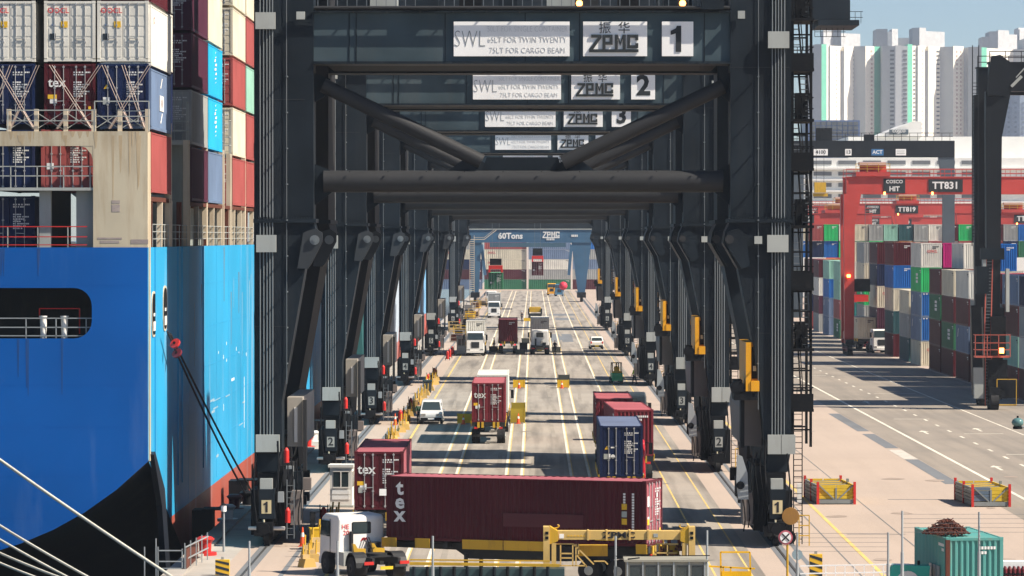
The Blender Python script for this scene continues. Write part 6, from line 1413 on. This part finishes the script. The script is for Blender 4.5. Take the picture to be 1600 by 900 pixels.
crate('dark box between the far white and maroon trucks', wx(771, 505), 505, OLIVE2); crate('dark box between the far maroon and right pale trucks', wx(818, 515), 515, OLIVE2, hgt=1.0, w_=1.0)
crate('dark box right of the far right tractor', wx(869, 500), 502, OLIVE2); crate('dark box in the middle below the far maroon truck', wx(813, 496), 496, OLIVE2, hgt=.6)
crate('dark box far up the middle lane above the pale truck', wx(821, 545), 545, OLIVE2, w_=1.1)
for i, (x, y) in enumerate(((.6, 560), (-5.4, 640), (1.9, 680), (-1.2, 690))): crate(['ochre box far up the road beside the pale truck', 'ochre box far up the left lanes', 'ochre box far up the road right of the yellow load', 'ochre box far up the road left of the yellow load'][i], x, y, BOXY, hgt=.6)
# barrier blocks with short posts that line the left edge of the road
rnd = random.Random(17)
proto = thing('barrier_block', 'yellow barrier block with two short posts in the row along the left road edge', 'barrier', (0, 0, 0), 0, 'yellow barrier blocks along the left road edge')
m = MB(); m.prism([(-.38, 0), (.38, 0), (.26, .42), (-.26, .42)], -.28, .28); m.build('block', paint('block_ochre', (.50, .33, .10), rough=.7, dirt=.5, dcol=(.3, .22, .14), scale=2), proto)
for x in (-.18, .16): m = MB(); m.cyl((x, .05, .4), (x + .03, .1, 1.15), .045, 7); m.build('post', YEL, proto)
m = MB(); m.box(-.3, .1, -.1, .1, .42, .62); m.build('twistlock_tray', paint('tray_tan', (.42, .30, .14), rough=.7, dirt=.4), proto)
ysb = [176 + 3.1*i for i in range(9)] + [222 + i*5.4 for i in range(36)]
for i, y in enumerate(ysb):
    o = proto if i == 0 else copy_tree(proto); o.location = (-10.45 + rnd.uniform(-.25, .25), y + rnd.uniform(-.8, .8), 0); o.rotation_euler.z = rnd.uniform(-.7, .7); s = rnd.uniform(.85, 1.15); o.scale = (s, s, s)
bn = thing('waste_bin', 'dark wheeled bin standing in the barrier row ahead of the van', 'bin', (-10.3, 372, 0), 0)
m = MB(); m.prism([(-.35, .1), (.35, .1), (.42, 1.2), (-.42, 1.2)], -.4, .4); m.build('body', OLIVE2, bn); m = MB(); m.box(-.45, .45, -.45, .45, 1.2, 1.32); m.build('lid', DKG, bn)
# cones and extinguishers near the crane feet
for i, (x, y, lab) in enumerate(((-11.35, 188.3, 'orange cone at the foot of the nearest left crane leg'), (-11.2, 310, 'orange cone at the left foot of the third crane'), (-10.9, 392, 'orange cone at the left foot of the fourth crane'))): cone(lab, x, y, .95)
fire = [(-10.9, 199, 'left foot of the nearest crane'), (-11.0, 226, 'left side between the first and second cranes'), (-10.9, 249, 'left foot of the second crane'), (-10.8, 311, 'left foot of the third crane'), (-10.7, 334, 'left side beyond the third crane'), (-10.8, 393, 'left foot of the fourth crane'), (-10.6, 410, 'left side beyond the fourth crane'), (-10.6, 472, 'left side before the fifth crane'), (-10.5, 480, 'left side just before the fifth crane'), (-10.4, 491, 'left foot of the fifth crane')]
for (x, y, lab) in fire:
    t = thing('fire_extinguisher', 'red wheeled extinguisher under a cover at the ' + lab, 'extinguisher', (x, y, 0), 0, 'extinguishers along the crane feet')
    m = MB(); m.cyl((0, 0, .15), (0, 0, 1.0), .17, 12); m.cyl((0, 0, 1.0), (0, 0, 1.2), .17, 12, .05); m.build('cylinder', RED, t); m = MB(); m.bar((-.2, .25, .2), (-.2, .25, 1.3), .05); m.bar((.2, .25, .2), (.2, .25, 1.3), .05); m.build('trolley_frame', BLACK, t)
    for s in (-1, 1): m = MB(); m.cyl((s*.26 - .04, .2, .16), (s*.26 + .04, .2, .16), .16, 10); m.build('wheel', RUBBER, t)
# white checker's booth and yellow cabinet at the left road edge
bt = thing('checker_booth', 'white checker booth with a glazed front beside the left maroon container', 'booth', (wx(534, 216), 216, 0), R(-3))
m = MB(); m.box(-.62, .62, -.55, .55, .12, 2.25); m.build('wall', WHITE, bt); m = MB(); m.box(-.72, .72, -.65, .65, 2.25, 2.4); m.build('roof', WHITE, bt)
m = MB(); m.box(-.42, .42, -.57, -.545, 1.15, 2.0); w1 = m.build('window', GLASS, bt)
m = MB(); m.box(-.03, .03, -.6, -.57, 1.15, 2.0); m.box(-.46, .46, -.6, -.56, 2.0, 2.06); m.box(-.46, .46, -.6, -.56, 1.09, 1.15); m.build('frame', WHITE, w1)
m = MB(); m.box(.615, .635, -.35, .35, 1.15, 2.0); m.build('window', GLASS, bt)
for z in (.45, .75): m = MB(); m.box(-.5, .5, -.58, -.552, z, z + .22); m.build('lower_panel', SIGNW, bt)
m = MB(); m.box(-.7, .7, -.62, .62, 0, .12); m.build('base', GREY, bt)
bt2 = copy_tree(bt); bt2.location = (wx(721, 495), 497, 0); bt2['label'] = 'small white booth far up the road left of the left pale truck'
yc = thing('control_cabinet', 'yellow cabinet on the ground left of the white tractor', 'cabinet', (-10.55, 186.5, 0), R(10))
m = MB(); m.box(-.32, .32, -.3, .3, .05, 1.0); m.build('body', BOXY, yc); m = MB(); m.box(-.28, .28, -.32, -.302, .1, .95); m.build('door', BOXY, yc); m = MB(); m.box(-.36, .36, -.34, .34, 1.0, 1.06); m.build('top', BOXY, yc)
# ------------------------------------------------------------------ quay edge: bollards, fenders, mooring ropes, gangway frame
def bollard(label, x, y, mat):
    t = thing('mooring_bollard', label, 'bollard', (x, y, 0), 0, 'bollards on the quay edge'); m = MB(); m.cyl((0, 0, 0), (0, 0, .15), .55, 18); m.cyl((0, 0, .15), (0, 0, .6), .28, 16, .3); m.cyl((0, 0, .6), (0, 0, .78), .3, 16, .46); m.cyl((0, 0, .78), (0, 0, .9), .46, 16, .3); m.build('body', mat, t); return t
bollard('red bollard on the quay edge below the stern', wx(320, 183), 183, RED); bollard('bollard holding the two black ropes beside the nearest left crane leg', wx(386, 216), 216, BLACK)
bollard('red bollard on the quay edge between the first and second cranes', wx(480, 276), 276, RED); bollard('pale bollard on the quay edge between the first and second cranes', wx(487, 281), 283, WHITE); bollard('pale bollard on the quay edge near the stern corner', wx(355, 205), 205, WHITE)
bollard('dark red bollard on the quay edge beyond the pale one near the stern corner', wx(366, 213), 213, paint('bollard_darkred', (.15, .02, .03)))
for i in range(9):
    y = 200 + i*24; f = thing('quay_fender', 'black rubber quay fender panel, fender number %s along the quay edge from the stern' % ['one', 'two', 'three', 'four', 'five', 'six', 'seven', 'eight', 'nine'][i], 'fender', (QX - .05, y, 0), 0, 'fenders on the quay edge'); m = MB(); m.box(-1.1, -.05, -.9, .9, -3.0, 1.0); m.build('panel', BLACK, f); m = MB(); m.box(-.6, .6, -.95, .95, 1.0, 1.06); m.build('cap', BLACK, f)
def rope(label, p0, p1, r, mat, sag=.3, loose=None, grp=None):
    t = thing('mooring_rope', label, 'rope', p0, 0, grp); d = Vector(p1) - Vector(p0); n = 18; pts = [tuple(d*(i/n) - Vector((0, 0, sag*4*(i/n)*(1 - i/n)))) for i in range(n + 1)]
    m = MB(); m.tube(pts, r, 7); m.build('rope', mat, t); return t
ROPEW = paint('rope_pale', (.52, .50, .42), rough=.9, dirt=.4, scale=3, streak=1); ROPEK = paint('rope_dark', (.035, .035, .04), rough=.9, dirt=.2)
def at(px, py, Y): return (wx(px, Y), Y, wz(py, Y))
for i, (a, b, lab) in enumerate((((-90, 655, 178), (292, 918, 170), 'thick pale mooring rope crossing the dark stern, the topmost of the pale ropes'), ((-90, 765, 178), (165, 918, 170), 'pale mooring rope at the lower left, second from the top'), ((-90, 790, 177.5), (150, 926, 170), 'pale mooring rope at the lower left, third from the top'), ((-90, 822, 177), (105, 908, 170), 'pale mooring rope at the lower left, fourth from the top'), ((-90, 838, 176.5), (80, 912, 170), 'lowest pale mooring rope at the lower left corner'))):
    rope(lab, at(*a), at(*b), .075 if i == 0 else .06, ROPEW, .12, grp='pale mooring ropes of the stern')
rope('left one of the two black ropes from the hull opening to the quay', at(261, 518, 187), at(383, 772, 216), .055, ROPEK, .25, grp='black mooring ropes'); rope('right one of the two black ropes from the hull opening to the quay', at(266, 522, 187.6), at(394, 770, 217), .055, ROPEK, .2, grp='black mooring ropes')
for i, (px, py) in enumerate(((273, 537), (276, 552))):
    g = thing('rat_guard', ['bright red round rat guard, the upper one on the black ropes', 'dark red round rat guard, the lower one on the black ropes'][i], 'rat guard', at(px, py, 188 + i*1.5), 0, 'rat guards on the ropes'); m = MB(); m.cyl((-.02, -.03, .03), (.03, .04, -.03), .27, 18); m.build('disc', RED if i == 0 else MATS['bollard_darkred'], g); m = MB(); m.cyl((-.05, -.06, .06), (.06, .08, -.06), .07, 8); m.build('sleeve', BLACK, g)
for i in range(5): rope('white mooring line fanning from the dark teal hull, line ' + ['one', 'two', 'three', 'four', 'five'][i] + ' from the top', (SX + .4, 424 + i, 11 - i*1.3), (-16.0, 398 + 3*i, 3.0 - i*.3), .07, ROPEW, .2, grp='mooring lines of the farther ship')
fr = thing('gangway_frame', 'galvanised scaffold frame of the shore gangway at the bottom left', 'gangway', (wx(265, 174), 174, 0), 0)
m = MB()
for (px, top) in ((225, 855), (243, 842), (246, 855), (284, 858), (289, 856)): m.bar((wx(px, 174) - fr.location.x, 0, -.5), (wx(px, 174) - fr.location.x, 0, wz(top, 174)), .05)
m.build('scaffold_upright', GALV, fr, kind='stuff'); m = MB()
for py in (861, 878, 889): m.bar((wx(246, 174) - fr.location.x, 0, wz(py, 174)), (wx(285, 174) - fr.location.x, 0, wz(py, 174)), .05)
for k in range(5): m.bar((wx(288, 174) - fr.location.x + k*.12, k*1.6, 0), (wx(288, 174) - fr.location.x + k*.12, k*1.6, 1.3), .05)
for z in (.55, 1.1): m.bar((wx(288, 174) - fr.location.x, 0, z), (wx(288, 174) - fr.location.x + .5, 6.6, z), .05)
m.build('rail', GALV, fr); m = MB(); m.box(wx(289, 174) - fr.location.x, wx(289, 174) - fr.location.x + .05, .1, 6, .1, 1.0); m.build('toe_board', RUST, fr); m = MB(); m.box(wx(258, 174) - fr.location.x, wx(284, 174) - fr.location.x, -.02, .02, -.2, wz(889, 174) - .1); m.build('notice_board', SIGNW, fr)
def hazard_board(label, px, py_top, py_bot, Y, wpx):
    x = wx(px, Y); t = thing('hazard_board', label, 'warning board', (x, Y, 0), 0, 'striped warning boards'); hw = wpx/2*Y/F; z0, z1 = wz(py_bot, Y), wz(py_top, Y)
    m = MB(); m.box(-hw, hw, -.15, .15, max(z0, .05), z1); b = m.build('board', MARKY, t)
    n = 3; hh = z1 - z0
    for k in range(n):
        za = z0 + hh*(k + .05)/n; zb_ = za + hh/n*.45; d = hh/n*.6; pts = [(-hw + .01, za + d), (hw - .01, za), (hw - .01, zb_), (-hw + .01, zb_ + d)]
        pts = [(p[0], min(max(p[1], z0 + .01), z1 - .01)) for p in pts]; m = MB(); m.prism(pts, -.158, -.152); m.build('stripe', MARKB, b)
    m = MB(); m.box(-.06, .06, -.05, .05, 0, z1 + .12); m.build('post', GALV, t); return t
hazard_board('yellow and black striped board at the lower left by the quay edge', 347, 875, 903, 172, 22); hazard_board('yellow and black striped board in front of the right crane foot', 1275, 866, 902, 168, 20)
# foreground fence posts, lamp posts and signs
def slim_post(label, px, py, Y, r=.045, zt=None, cat='post', wide=None):
    t = thing('fence_post', label, cat, (wx(px, Y), Y, 0), 0, 'fence posts along the bottom edge'); z = wz(py, Y); m = MB(); m.cyl((0, 0, 0), (0, 0, z*.55), r*1.7, 10, r*1.5); m.cyl((0, 0, z*.55), (0, 0, z), r, 8); m.build('post', GALV, t); return t, z
FY = 160.0
posts = [(1246, 832), (1388, 832), (1410, 798), (1530, 800), (962, 838), (676, 838), (527, 846), (389, 846), (1105, 829)]
for i, (px, py) in enumerate(posts): slim_post('slim grey fence post at the bottom edge, post %s counted along the photo width' % ['right of the no stopping sign', 'left of the tall post', 'tall beside the teal container', 'in front of the teal container', 'in front of the yellow beam', 'in front of the maroon container', 'in front of the white tractor', 'at the left crane rail', 'left of the right crane foot'][i] if False else 'slim grey fence post ' + ['right of the no stopping sign', 'just left of the tallest post', 'tallest, left of the teal container', 'in front of the teal container', 'in front of the yellow spreader beam', 'in front of the maroon container', 'in front of the white tractor', 'at the left crane rail', 'at the right end of the spreader'][i], px, py, FY - (i % 3)*.4)
wf = thing('barbed_wire_fence', 'thin strands of wire strung between the grey posts at the lower right', 'fence', (0, FY - .2, 0), 0)
for a, b, py0, py1 in ((1246, 1388, 832, 832), (1410, 1530, 802, 802), (1530, 1640, 802, 802)):
    for k in range(5): m = MB(); m.bar((wx(a, FY), 0, wz(py0 + 1 + k*7, FY)), (wx(b, FY), 0, wz(py1 + 1 + k*7, FY)), .012); m.build('wire', CONDUIT, wf)
for px0, px1, py in ((1250, 1420, 884), (1250, 1420, 896)): m = MB(); m.bar((wx(px0, 163), 3, wz(py, 163)), (wx(px1, 163), 3, wz(py - 3, 163)), .05); m.build('rail', SIGNW, wf)
m = MB()
for k in range(9): x = wx(1290 + k*15, 163); m.bar((x, 3, 0), (x, 3, wz(882, 163)), .04)
m.build('rail_post', SIGNW, wf)
ns = thing('road_sign', 'round no stopping sign with red rim in front of the right crane foot', 'sign', (wx(1227, 166), 166, 0), 0)
z = wz(840, 166); m = MB(); m.cyl((.02, -.03, z), (.02, .02, z), .31, 24); d_ = m.build('disc', paint('faded_sign_red', (.42, .10, .13), rough=.6, dirt=.3), ns); m = MB(); m.cyl((.02, -.045, z), (.02, -.03, z), .24, 24); m.build('face', SIGNW, d_)
m = MB(); m.bar((-.14, -.05, z - .15), (.18, -.05, z + .17), .06, .02, up=(0, 1, 0)); m.bar((-.14, -.053, z + .17), (.18, -.053, z - .15), .06, .02, up=(0, 1, 0)); m.build('cross_bars', BTXT, d_)
m = MB(); m.cyl((0.1, .05, 0), (.1, .05, z + .1), .05, 8); m.build('post', YEL, ns); m = MB(); m.cyl((.17, .08, z), (.17, .13, z), .31, 24); m.build('rear_disc', BLACK, ns)
ms = thing('road_sign', 'plain grey round plate seen from behind on a slim post beside the striped board', 'sign', (wx(1246, 163), 163, 0), 0); z = wz(867, 163); m = MB(); m.cyl((0, -.02, z), (0, .02, z), .23, 22); m.build('disc', paint('sign_back', (.25, .33, .36), rough=.5, dirt=.2), ms); m = MB(); m.cyl((0, .05, 0), (0, .05, z + .2), .035, 8); m.build('post', GALV, ms)
for px, py, Y, lab in ((349, 790, 185, 'slim lamp post with a pale lantern on the quay edge by the stern'), ):
    t = thing('quay_lamp', lab, 'lamp post', (wx(px, Y), Y, 0), 0); z = wz(py, Y); m = MB(); m.cyl((0, 0, 0), (0, 0, z), .06, 10, .045); m.build('post', GALV, t); m = MB(); m.cyl((0, 0, z - .3), (0, 0, z), .13, 12); m.build('lantern', SIGNW, t); m = MB(); m.cyl((0, 0, z), (0, 0, z + .1), .16, 12, .05); m.build('lantern_cap', BLACK, t)
# yellow tube frame, bottom right of centre
yf = thing('tube_barrier', 'bright yellow tubular frame standing at the bottom edge left of the right crane foot', 'barrier', (wx(1149, 164), 164, 0), 0); FRY = paint('frame_yellow', (.78, .44, .005), rough=.45, dirt=.15)
m = MB(); q = lambda px, py: (wx(px, 164) - yf.location.x, 0, wz(py, 164))
for a, b in (((1126, 863), (1172, 863)), ((1126, 863), (1127, 905)), ((1172, 863), (1173, 905)), ((1106, 885), (1180, 889)), ((1130, 886), (1131, 898)), ((1142, 886), (1142, 898))): m.bar(q(*a), q(*b), .07)
m.build('tube', FRY, yf); m = MB(); a, b = q(1128, 893), q(1173, 905); m.box(a[0], b[0], -.05, .05, b[2], a[2]); m.build('lower_plate', FRY, yf)
# ------------------------------------------------------------------ yellow spreader on its stand
SYD = 163.0
sp = thing('container_spreader', 'yellow container spreader with black letters on a stand before the maroon container', 'spreader', (wx(968, SYD), SYD, 0), 0)
def S(px): return wx(px, SYD) - sp.location.x
def SZ(py): return wz(py, SYD)
m = MB(); m.box(S(872), S(1063), -.2, .35, SZ(843), SZ(829.5)); b = m.build('main_beam', YELP, sp)
for px in (919, 948, 984, 1013):
    m = MB(); m.box(S(px) - .04, S(px) + .04, -.25, .4, SZ(844), SZ(828.5)); m.build('beam_rib', YELP, b)
text('ZPMC', BTXT, b, (S(967), -.215, SZ(836.3)), .36, name='company_letters', bold=.03, sx=1.45)
for k in range(6): m = MB(); m.prism([(S(886 + k*5), SZ(838)), (S(888 + k*5), SZ(835.5)), (S(890 + k*5), SZ(838))], -.215, -.201); m.build('small_mark', MARKY, b)
m = MB(); m.box(S(874), S(881), -.215, -.201, SZ(841), SZ(834)); m.build('data_plate', SIGNW, b); m = MB(); m.box(S(1021), S(1028), -.215, -.201, SZ(839), SZ(833.5)); m.build('data_plate', GREY, b)
for a, s in ((849, 1), (1086, -1)):
    x0, x1 = sorted((S(a), S(a + s*10))); m = MB(); m.box(x0, x1, -.35, .5, -.0, SZ(823)); e = m.build('end_post', YELP, sp)
    m = MB(); m.prism([(S(a + s*10), SZ(822)), (S(a + s*23), SZ(830)), (S(a + s*23), SZ(845)), (S(a + s*10), SZ(850))] if s < 0 else [(S(a + s*10), SZ(850)), (S(a + s*23), SZ(845)), (S(a + s*23), SZ(830)), (S(a + s*10), SZ(822))], -.3, .45); m.build('end_bracket', YEL, e)
    m = MB(); x0, x1 = sorted((S(a + s*13), S(a + s*20))); m.box(x0, x1, -.3, .4, 0, SZ(848)); m.build('inner_post', YELP, e)
    for py in (830, 837.5): m = MB(); x0, x1 = sorted((S(a + s*3), S(a + s*8))); m.box(x0, x1, -.37, -.352, SZ(py + 4.5), SZ(py)); m.build('slot', BLACK, e)
    m = MB(); m.tube([(S(a + s*14), 0, SZ(826)), (S(a + s*22), 0, SZ(825)), (S(a + s*25), 0, SZ(822)), (S(a + s*22), 0, SZ(820))], .03, 6); m.build('lift_hook', YEL, e)
m = MB()
for (p0, p1) in (((869, 850), (896, 850)), ((876, 850), (876, 884)), ((895, 850), (895, 884)), ((900, 850), (900, 884)), ((876, 865), (895, 865)), ((876, 872), (895, 872)), ((896, 850), (928, 882)), ((900, 866), (917, 886)), ((904, 850), (904, 866)), ((928, 877), (945, 877)), ((945, 877), (950, 882)), ((870, 884), (917, 884)), ((1012, 880), (1025, 862)), ((1025, 850), (1060, 850)), ((1025, 850), (1025, 880)), ((1043, 850), (1043, 880)), ((1025, 864), (1058, 864))): m.bar((S(p0[0]), -.1, SZ(p0[1])), (S(p1[0]), -.1, SZ(p1[1])), .055)
m.build('stair_rail', YELP, sp)
m = MB(); m.box(S(904), S(950), .5, 1.0, SZ(871), SZ(854)); m.box(S(1036), S(1062), .1, .8, SZ(876), SZ(853)); m.build('lock_housing', YEL, sp)
rnd = random.Random(4); m = MB()
for k in range(22): x = rnd.uniform(S(1030), S(1062)); z_ = rnd.uniform(SZ(876), SZ(850)); m.box(x, x + rnd.uniform(.05, .2), -.08, .1, z_, z_ + rnd.uniform(.05, .25))
m.build('hydraulic_block', RUST, sp, kind='stuff')
dm = thing('machinery_skid', 'dark low machine with pipes at the bottom edge left of the spreader', 'machine', (wx(800, 161), 161, 0), 0)
m = MB(); m.box(-4.3, 2.2, -.5, .5, .2, wz(888, 161)); m.build('housing', DKG, dm)
for k in range(11): m = MB(); x = -4.1 + k*.56; m.cyl((x, -.56, .2), (x, -.56, wz(886, 161) + .05), .07, 8); m.build('pipe', BLACK if k % 2 else STEEL, dm)
m = MB(); m.bar((-4.3, 0, wz(881, 161)), (2.0, 0, wz(884, 161)), .12); m.bar((-4.3, .3, wz(876, 161)), (1.6, .3, wz(878, 161)), .06); m.build('top_rail', YEL, dm)
gc = thing('site_cabin', 'grey glazed cabin at the bottom edge below the spreader', 'cabin', (wx(1045, 159), 159, 0), 0)
m = MB(); m.box(-1.75, 1.55, 0, 2, 0, wz(878, 159)); m.build('wall', paint('cabin_khaki', (.30, .29, .24), rough=.6, dirt=.3), gc); m = MB(); m.box(-1.85, 1.65, -.1, 2.1, wz(878, 159), wz(875, 159)); m.build('roof', MATS['cabin_khaki'], gc)
for k in range(5): m = MB(); m.box(-1.6 + k*.64, -1.1 + k*.64, -.03, -.005, .25, wz(884, 159)); m.build('window', GLASS, gc)
for k in range(6): m = MB(); m.box(-1.74 + k*.64, -1.68 + k*.64, -.06, -.006, 0, wz(878, 159)); m.build('mullion', GALV, gc)
m = MB(); m.bar((-1.7, 0, wz(874, 159)), (-1.2, 0, wz(872, 159)), .05); m.bar((-2.2, -.1, wz(869, 159)), (1.7, -.1, wz(868, 159)), .035); m.build('cable', BLACK, gc)
# ------------------------------------------------------------------ racks of lashing gear on the apron
def flat_rack(label, x, y, rz=0, blue=False):
    t = thing('gear_rack', label, 'rack', (x, y, 0), rz, 'gear racks with red corner posts'); Lr, Wr = 6.0, 2.1
    G = paint('rack_grey', (.20, .22, .22), rough=.6, dirt=.35); YS = paint('rack_yellow', (.58, .40, .03), rough=.6, dirt=.35, dcol=(.25, .16, .05))
    m = MB(); m.box(-Wr/2, Wr/2, -Lr/2, Lr/2, .05, .28); m.build('base', G, t)
    for sx in (-1, 1):
        for sy in (-1, 0, 1):
            m = MB(); m.box(sx*Wr/2 - .07, sx*Wr/2 + .07, sy*Lr/2 - .07, sy*Lr/2 + .07, 0, 1.28); m.build('corner_post', RED if sy != 0 or sx < 0 else G, t)
    for sy in (-1, 1):
        yy = sy*(Lr/2 - .1)
        for s in (-1, 1):
            for k in range(4): m = MB(); x0, x1 = sorted((s*.03, s*.96)); m.box(x0, x1, yy - .03, yy + .03, .32 + k*.2, .5 + k*.2); m.build('plank', paint('tarp_slate', (.10, .14, .19), rough=.7, dirt=.3) if (blue and s < 0 and sy < 0) else YS, t)
            m = MB(); m.bar((s*.98, yy - .06, 1.1), (s*.12, yy - .06, .3), .07); m.build('brace', G, t)
        m = MB(); m.box(-.05, .05, yy - .06, yy + .06, .28, .95); m.build('mid_post', G, t)
    for s in (-1, 1):
        for k in range(4): m = MB(); m.box(s*Wr/2 - .04, s*Wr/2 + .04, -Lr/2 + .2, Lr/2 - .2, .32 + k*.2, .48 + k*.2); m.build('plank', YS if s > 0 else G, t)
    m = MB(); m.box(-Wr/2 + .1, Wr/2 - .1, -Lr/2 + .2, Lr/2 - .2, .28, .92); m.build('contents', YS, t)
    for k in range(7): m = MB(); y_ = -Lr/2 + .5 + k*.8; m.bar((-Wr/2 + .15, y_, .97), (Wr/2 - .2, y_ + .25, 1.0), .06); m.build('stowed_bar', YS if k % 2 else G, t)
    return t
flat_rack('yellow gear rack with red posts beside the right crane foot', wx(1309, 215), 221, R(3)); flat_rack('yellow and slate gear rack with red posts near the right edge', wx(1551, 214), 219, R(3), True)
# teal container with a heap of rusty scrap on its roof, small teal machine, gas bottles, floodlight
tc_ = container('teal site container with a rusty corner post standing at the bottom right', paint('site_teal', (.085, .29, .265), rough=.55, dirt=.5, dcol=(.25, .14, .07), scale=1.2, streak=5), (18.5 - .37, 161.0 + 3.0, 0), R(7), 'bulk', L=6.06, h=2.59, hero=True)
m = MB(); m.box(-CW/2 - .012, -CW/2 + .16, -3.045, -2.87, .1, 2.5); m.build('rusty_post', RUST, tc_)
for k in range(3): m = MB(); m.box(-CW/2 - .06, -CW/2 - .02, -1.9 + k*.7, -1.45 + k*.7, .3, 1.3); m.build('vent_frame', GALV, tc_)
sc_ = thing('scrap_heap', 'heap of dark rusty scrap chain on the roof of the teal container', 'scrap', (17.45, 162.5, 2.585), 0); rnd = random.Random(9)
m = MB()
for k in range(950):
    a = rnd.uniform(0, 6.28); rr_ = rnd.random()**.6; x = rr_*.95*math.cos(a); y = rr_*.9*math.sin(a); z_ = (1 - rr_**1.7)*.62*rnd.random() + .03; d = Vector((rnd.uniform(-1, 1), rnd.uniform(-1, 1), rnd.uniform(-.35, .35))).normalized()*rnd.uniform(.06, .15)
    m.bar((x - d.x, y - d.y, z_ - d.z + .05), (x + d.x, y + d.y, z_ + d.z + .05), .03)
m.build('chain_pile', RUST, sc_, kind='stuff')
tm = thing('mobile_generator', 'small teal machine with a white wheel arch left of the teal container', 'machine', (wx(1408, 163), 163, 0), 0); TEALM = paint('machine_teal', (.03, .42, .33), rough=.45, dirt=.2)
m = MB(); m.prism([(-.45, .3), (1.1, .3), (1.2, 1.25), (-.35, 1.3), (-.5, 1.0)], -.4, .4); m.build('housing', TEALM, tm); m = MB(); m.cyl((.25, -.46, .55), (.25, -.4, .55), .5, 20); m.build('wheel_arch', WHITE, tm); m = MB(); m.cyl((.25, -.5, .45), (.25, -.3, .45), .36, 18); m.build('wheel', RUBBER, tm); m = MB(); m.cyl((.75, 0, 1.25), (.75, 0, 1.45), .06, 8); m.build('exhaust', BLACK, tm)
gbk = thing('bottle_rack', 'rack of dark red gas bottles at the bottom right corner', 'rack', (wx(1578, 164), 164, 0), 0)
for k in range(9):
    for j in range(2): m = MB(); m.cyl((-.75 + k*.19, j*.2, .05), (-.75 + k*.19, j*.2, 1.0), .085, 10); m.cyl((-.75 + k*.19, j*.2, 1.0), (-.75 + k*.19, j*.2, 1.12), .085, 10, .03); m.build('gas_bottle', MATS['bollard_darkred'], gbk)
m = MB()
for z in (.35, .8): m.bar((-.9, -.12, z), (1.0, -.12, z), .06); m.bar((-.9, -.12, 0), (-.9, -.12, 1.3), .06)
m.build('rack_frame', BLACK, gbk); m = MB(); m.box(-.4, .7, .4, 1.0, 1.0, 1.3); m.build('sheet_cover', SIGNW, gbk)
fl = thing('floodlight_post', 'teal round floodlight on a post at the right edge above the yard road', 'lamp post', (wx(1590, 176), 176, 0), 0); z = wz(660, 176)
m = MB(); rows = []
for i in range(7):
    a = R(-90 + i*30); rows.append([(.28*math.cos(a)*math.cos(q*math.pi/8), .28*math.cos(a)*math.sin(q*math.pi/8), z + .22*math.sin(a)) for q in range(17)])
m.grid(rows); m.build('lamp_dome', paint('dome_teal', (.10, .20, .20), rough=.25, dirt=.1), fl); m = MB(); m.cyl((0, 0, z - .3), (0, 0, z - .18), .22, 12); m.cyl((0, 0, z + .2), (0, 0, z + .3), .05, 8); m.build('lamp_base', BLACK, fl); m = MB(); m.tube([(0, 0, z - .25), (.35, 0, z - .2), (.35, 0, 0)], .045, 8); m.build('post', GALV, fl)
# far clutter on the left quay: mooring gear and beige machinery between the legs
rnd = random.Random(31)
nm = ['first', 'second', 'third', 'fourth', 'fifth', 'sixth', 'seventh', 'eighth', 'ninth', 'tenth', 'eleventh', 'twelfth']
for i in range(12):
    y = 560 + i*28 + rnd.uniform(-6, 6); t = thing('gear_cage', 'tan lashing gear cage on the far left quay, %s from the near end' % nm[i], 'cage', (-10.8 - rnd.uniform(0, 2.4), y, 0), rnd.uniform(-.3, .3), 'lashing gear cages on the far left quay'); mt = (PALEP, BOXY, MATS['tray_tan'], MAUVE)[i % 4]
    m = MB(); m.box(-1, 1, -1, 1, .05, .2); m.build('base', mt, t); m = MB()
    for sx in (-1, 1):
        for sy in (-1, 1): m.box(sx*.95 - .05, sx*.95 + .05, sy*.95 - .05, sy*.95 + .05, .2, 1.7)
    for z_ in (.7, 1.2, 1.7): m.box(-1, 1, -1.0, -.93, z_ - .05, z_); m.box(-1, 1, .93, 1.0, z_ - .05, z_)
    m.build('cage_frame', mt, t); m = MB(); m.box(-.8, .8, -.8, .8, .2, rnd.uniform(.6, 1.4)); m.build('contents', (RUST, BLACK, mt)[i % 3], t)
rb = thing('marker_balloon', 'round red marker ball on a post beside the far right cranes', 'marker', (wx(880, 900), 900, 0), 0)
m = MB(); rows = [[(1.0*math.cos(R(-90+i*30))*math.cos(q*math.pi/8), 1.0*math.cos(R(-90+i*30))*math.sin(q*math.pi/8), 3.7 + 1.0*math.sin(R(-90+i*30))) for q in range(17)] for i in range(7)]; m.grid(rows); m.build('ball', paint('marker_red', (.7, .04, .08), rough=.5), rb); m = MB(); m.cyl((0, 0, 0), (0, 0, 2.8), .12, 8); m.build('post', GALV, rb)
# ------------------------------------------------------------------ sea-port haze
m = MB(); m.box(-1200, 1600, -60, 3600, -4.4, 260)
hz = m.build('haze', None, kind='stuff'); hm = bpy.data.materials.new('haze_air'); hm.use_nodes = True; t = hm.node_tree; t.nodes.clear()
o_ = t.nodes.new('ShaderNodeOutputMaterial'); pv = t.nodes.new('ShaderNodeVolumePrincipled'); pv.inputs['Color'].default_value = (.76, .87, 1.0, 1); pv.inputs['Density'].default_value = 0.0001; pv.inputs['Anisotropy'].default_value = .2
t.links.new(pv.outputs[0], o_.inputs['Volume']); hz.data.materials.clear(); hz.data.materials.append(hm)
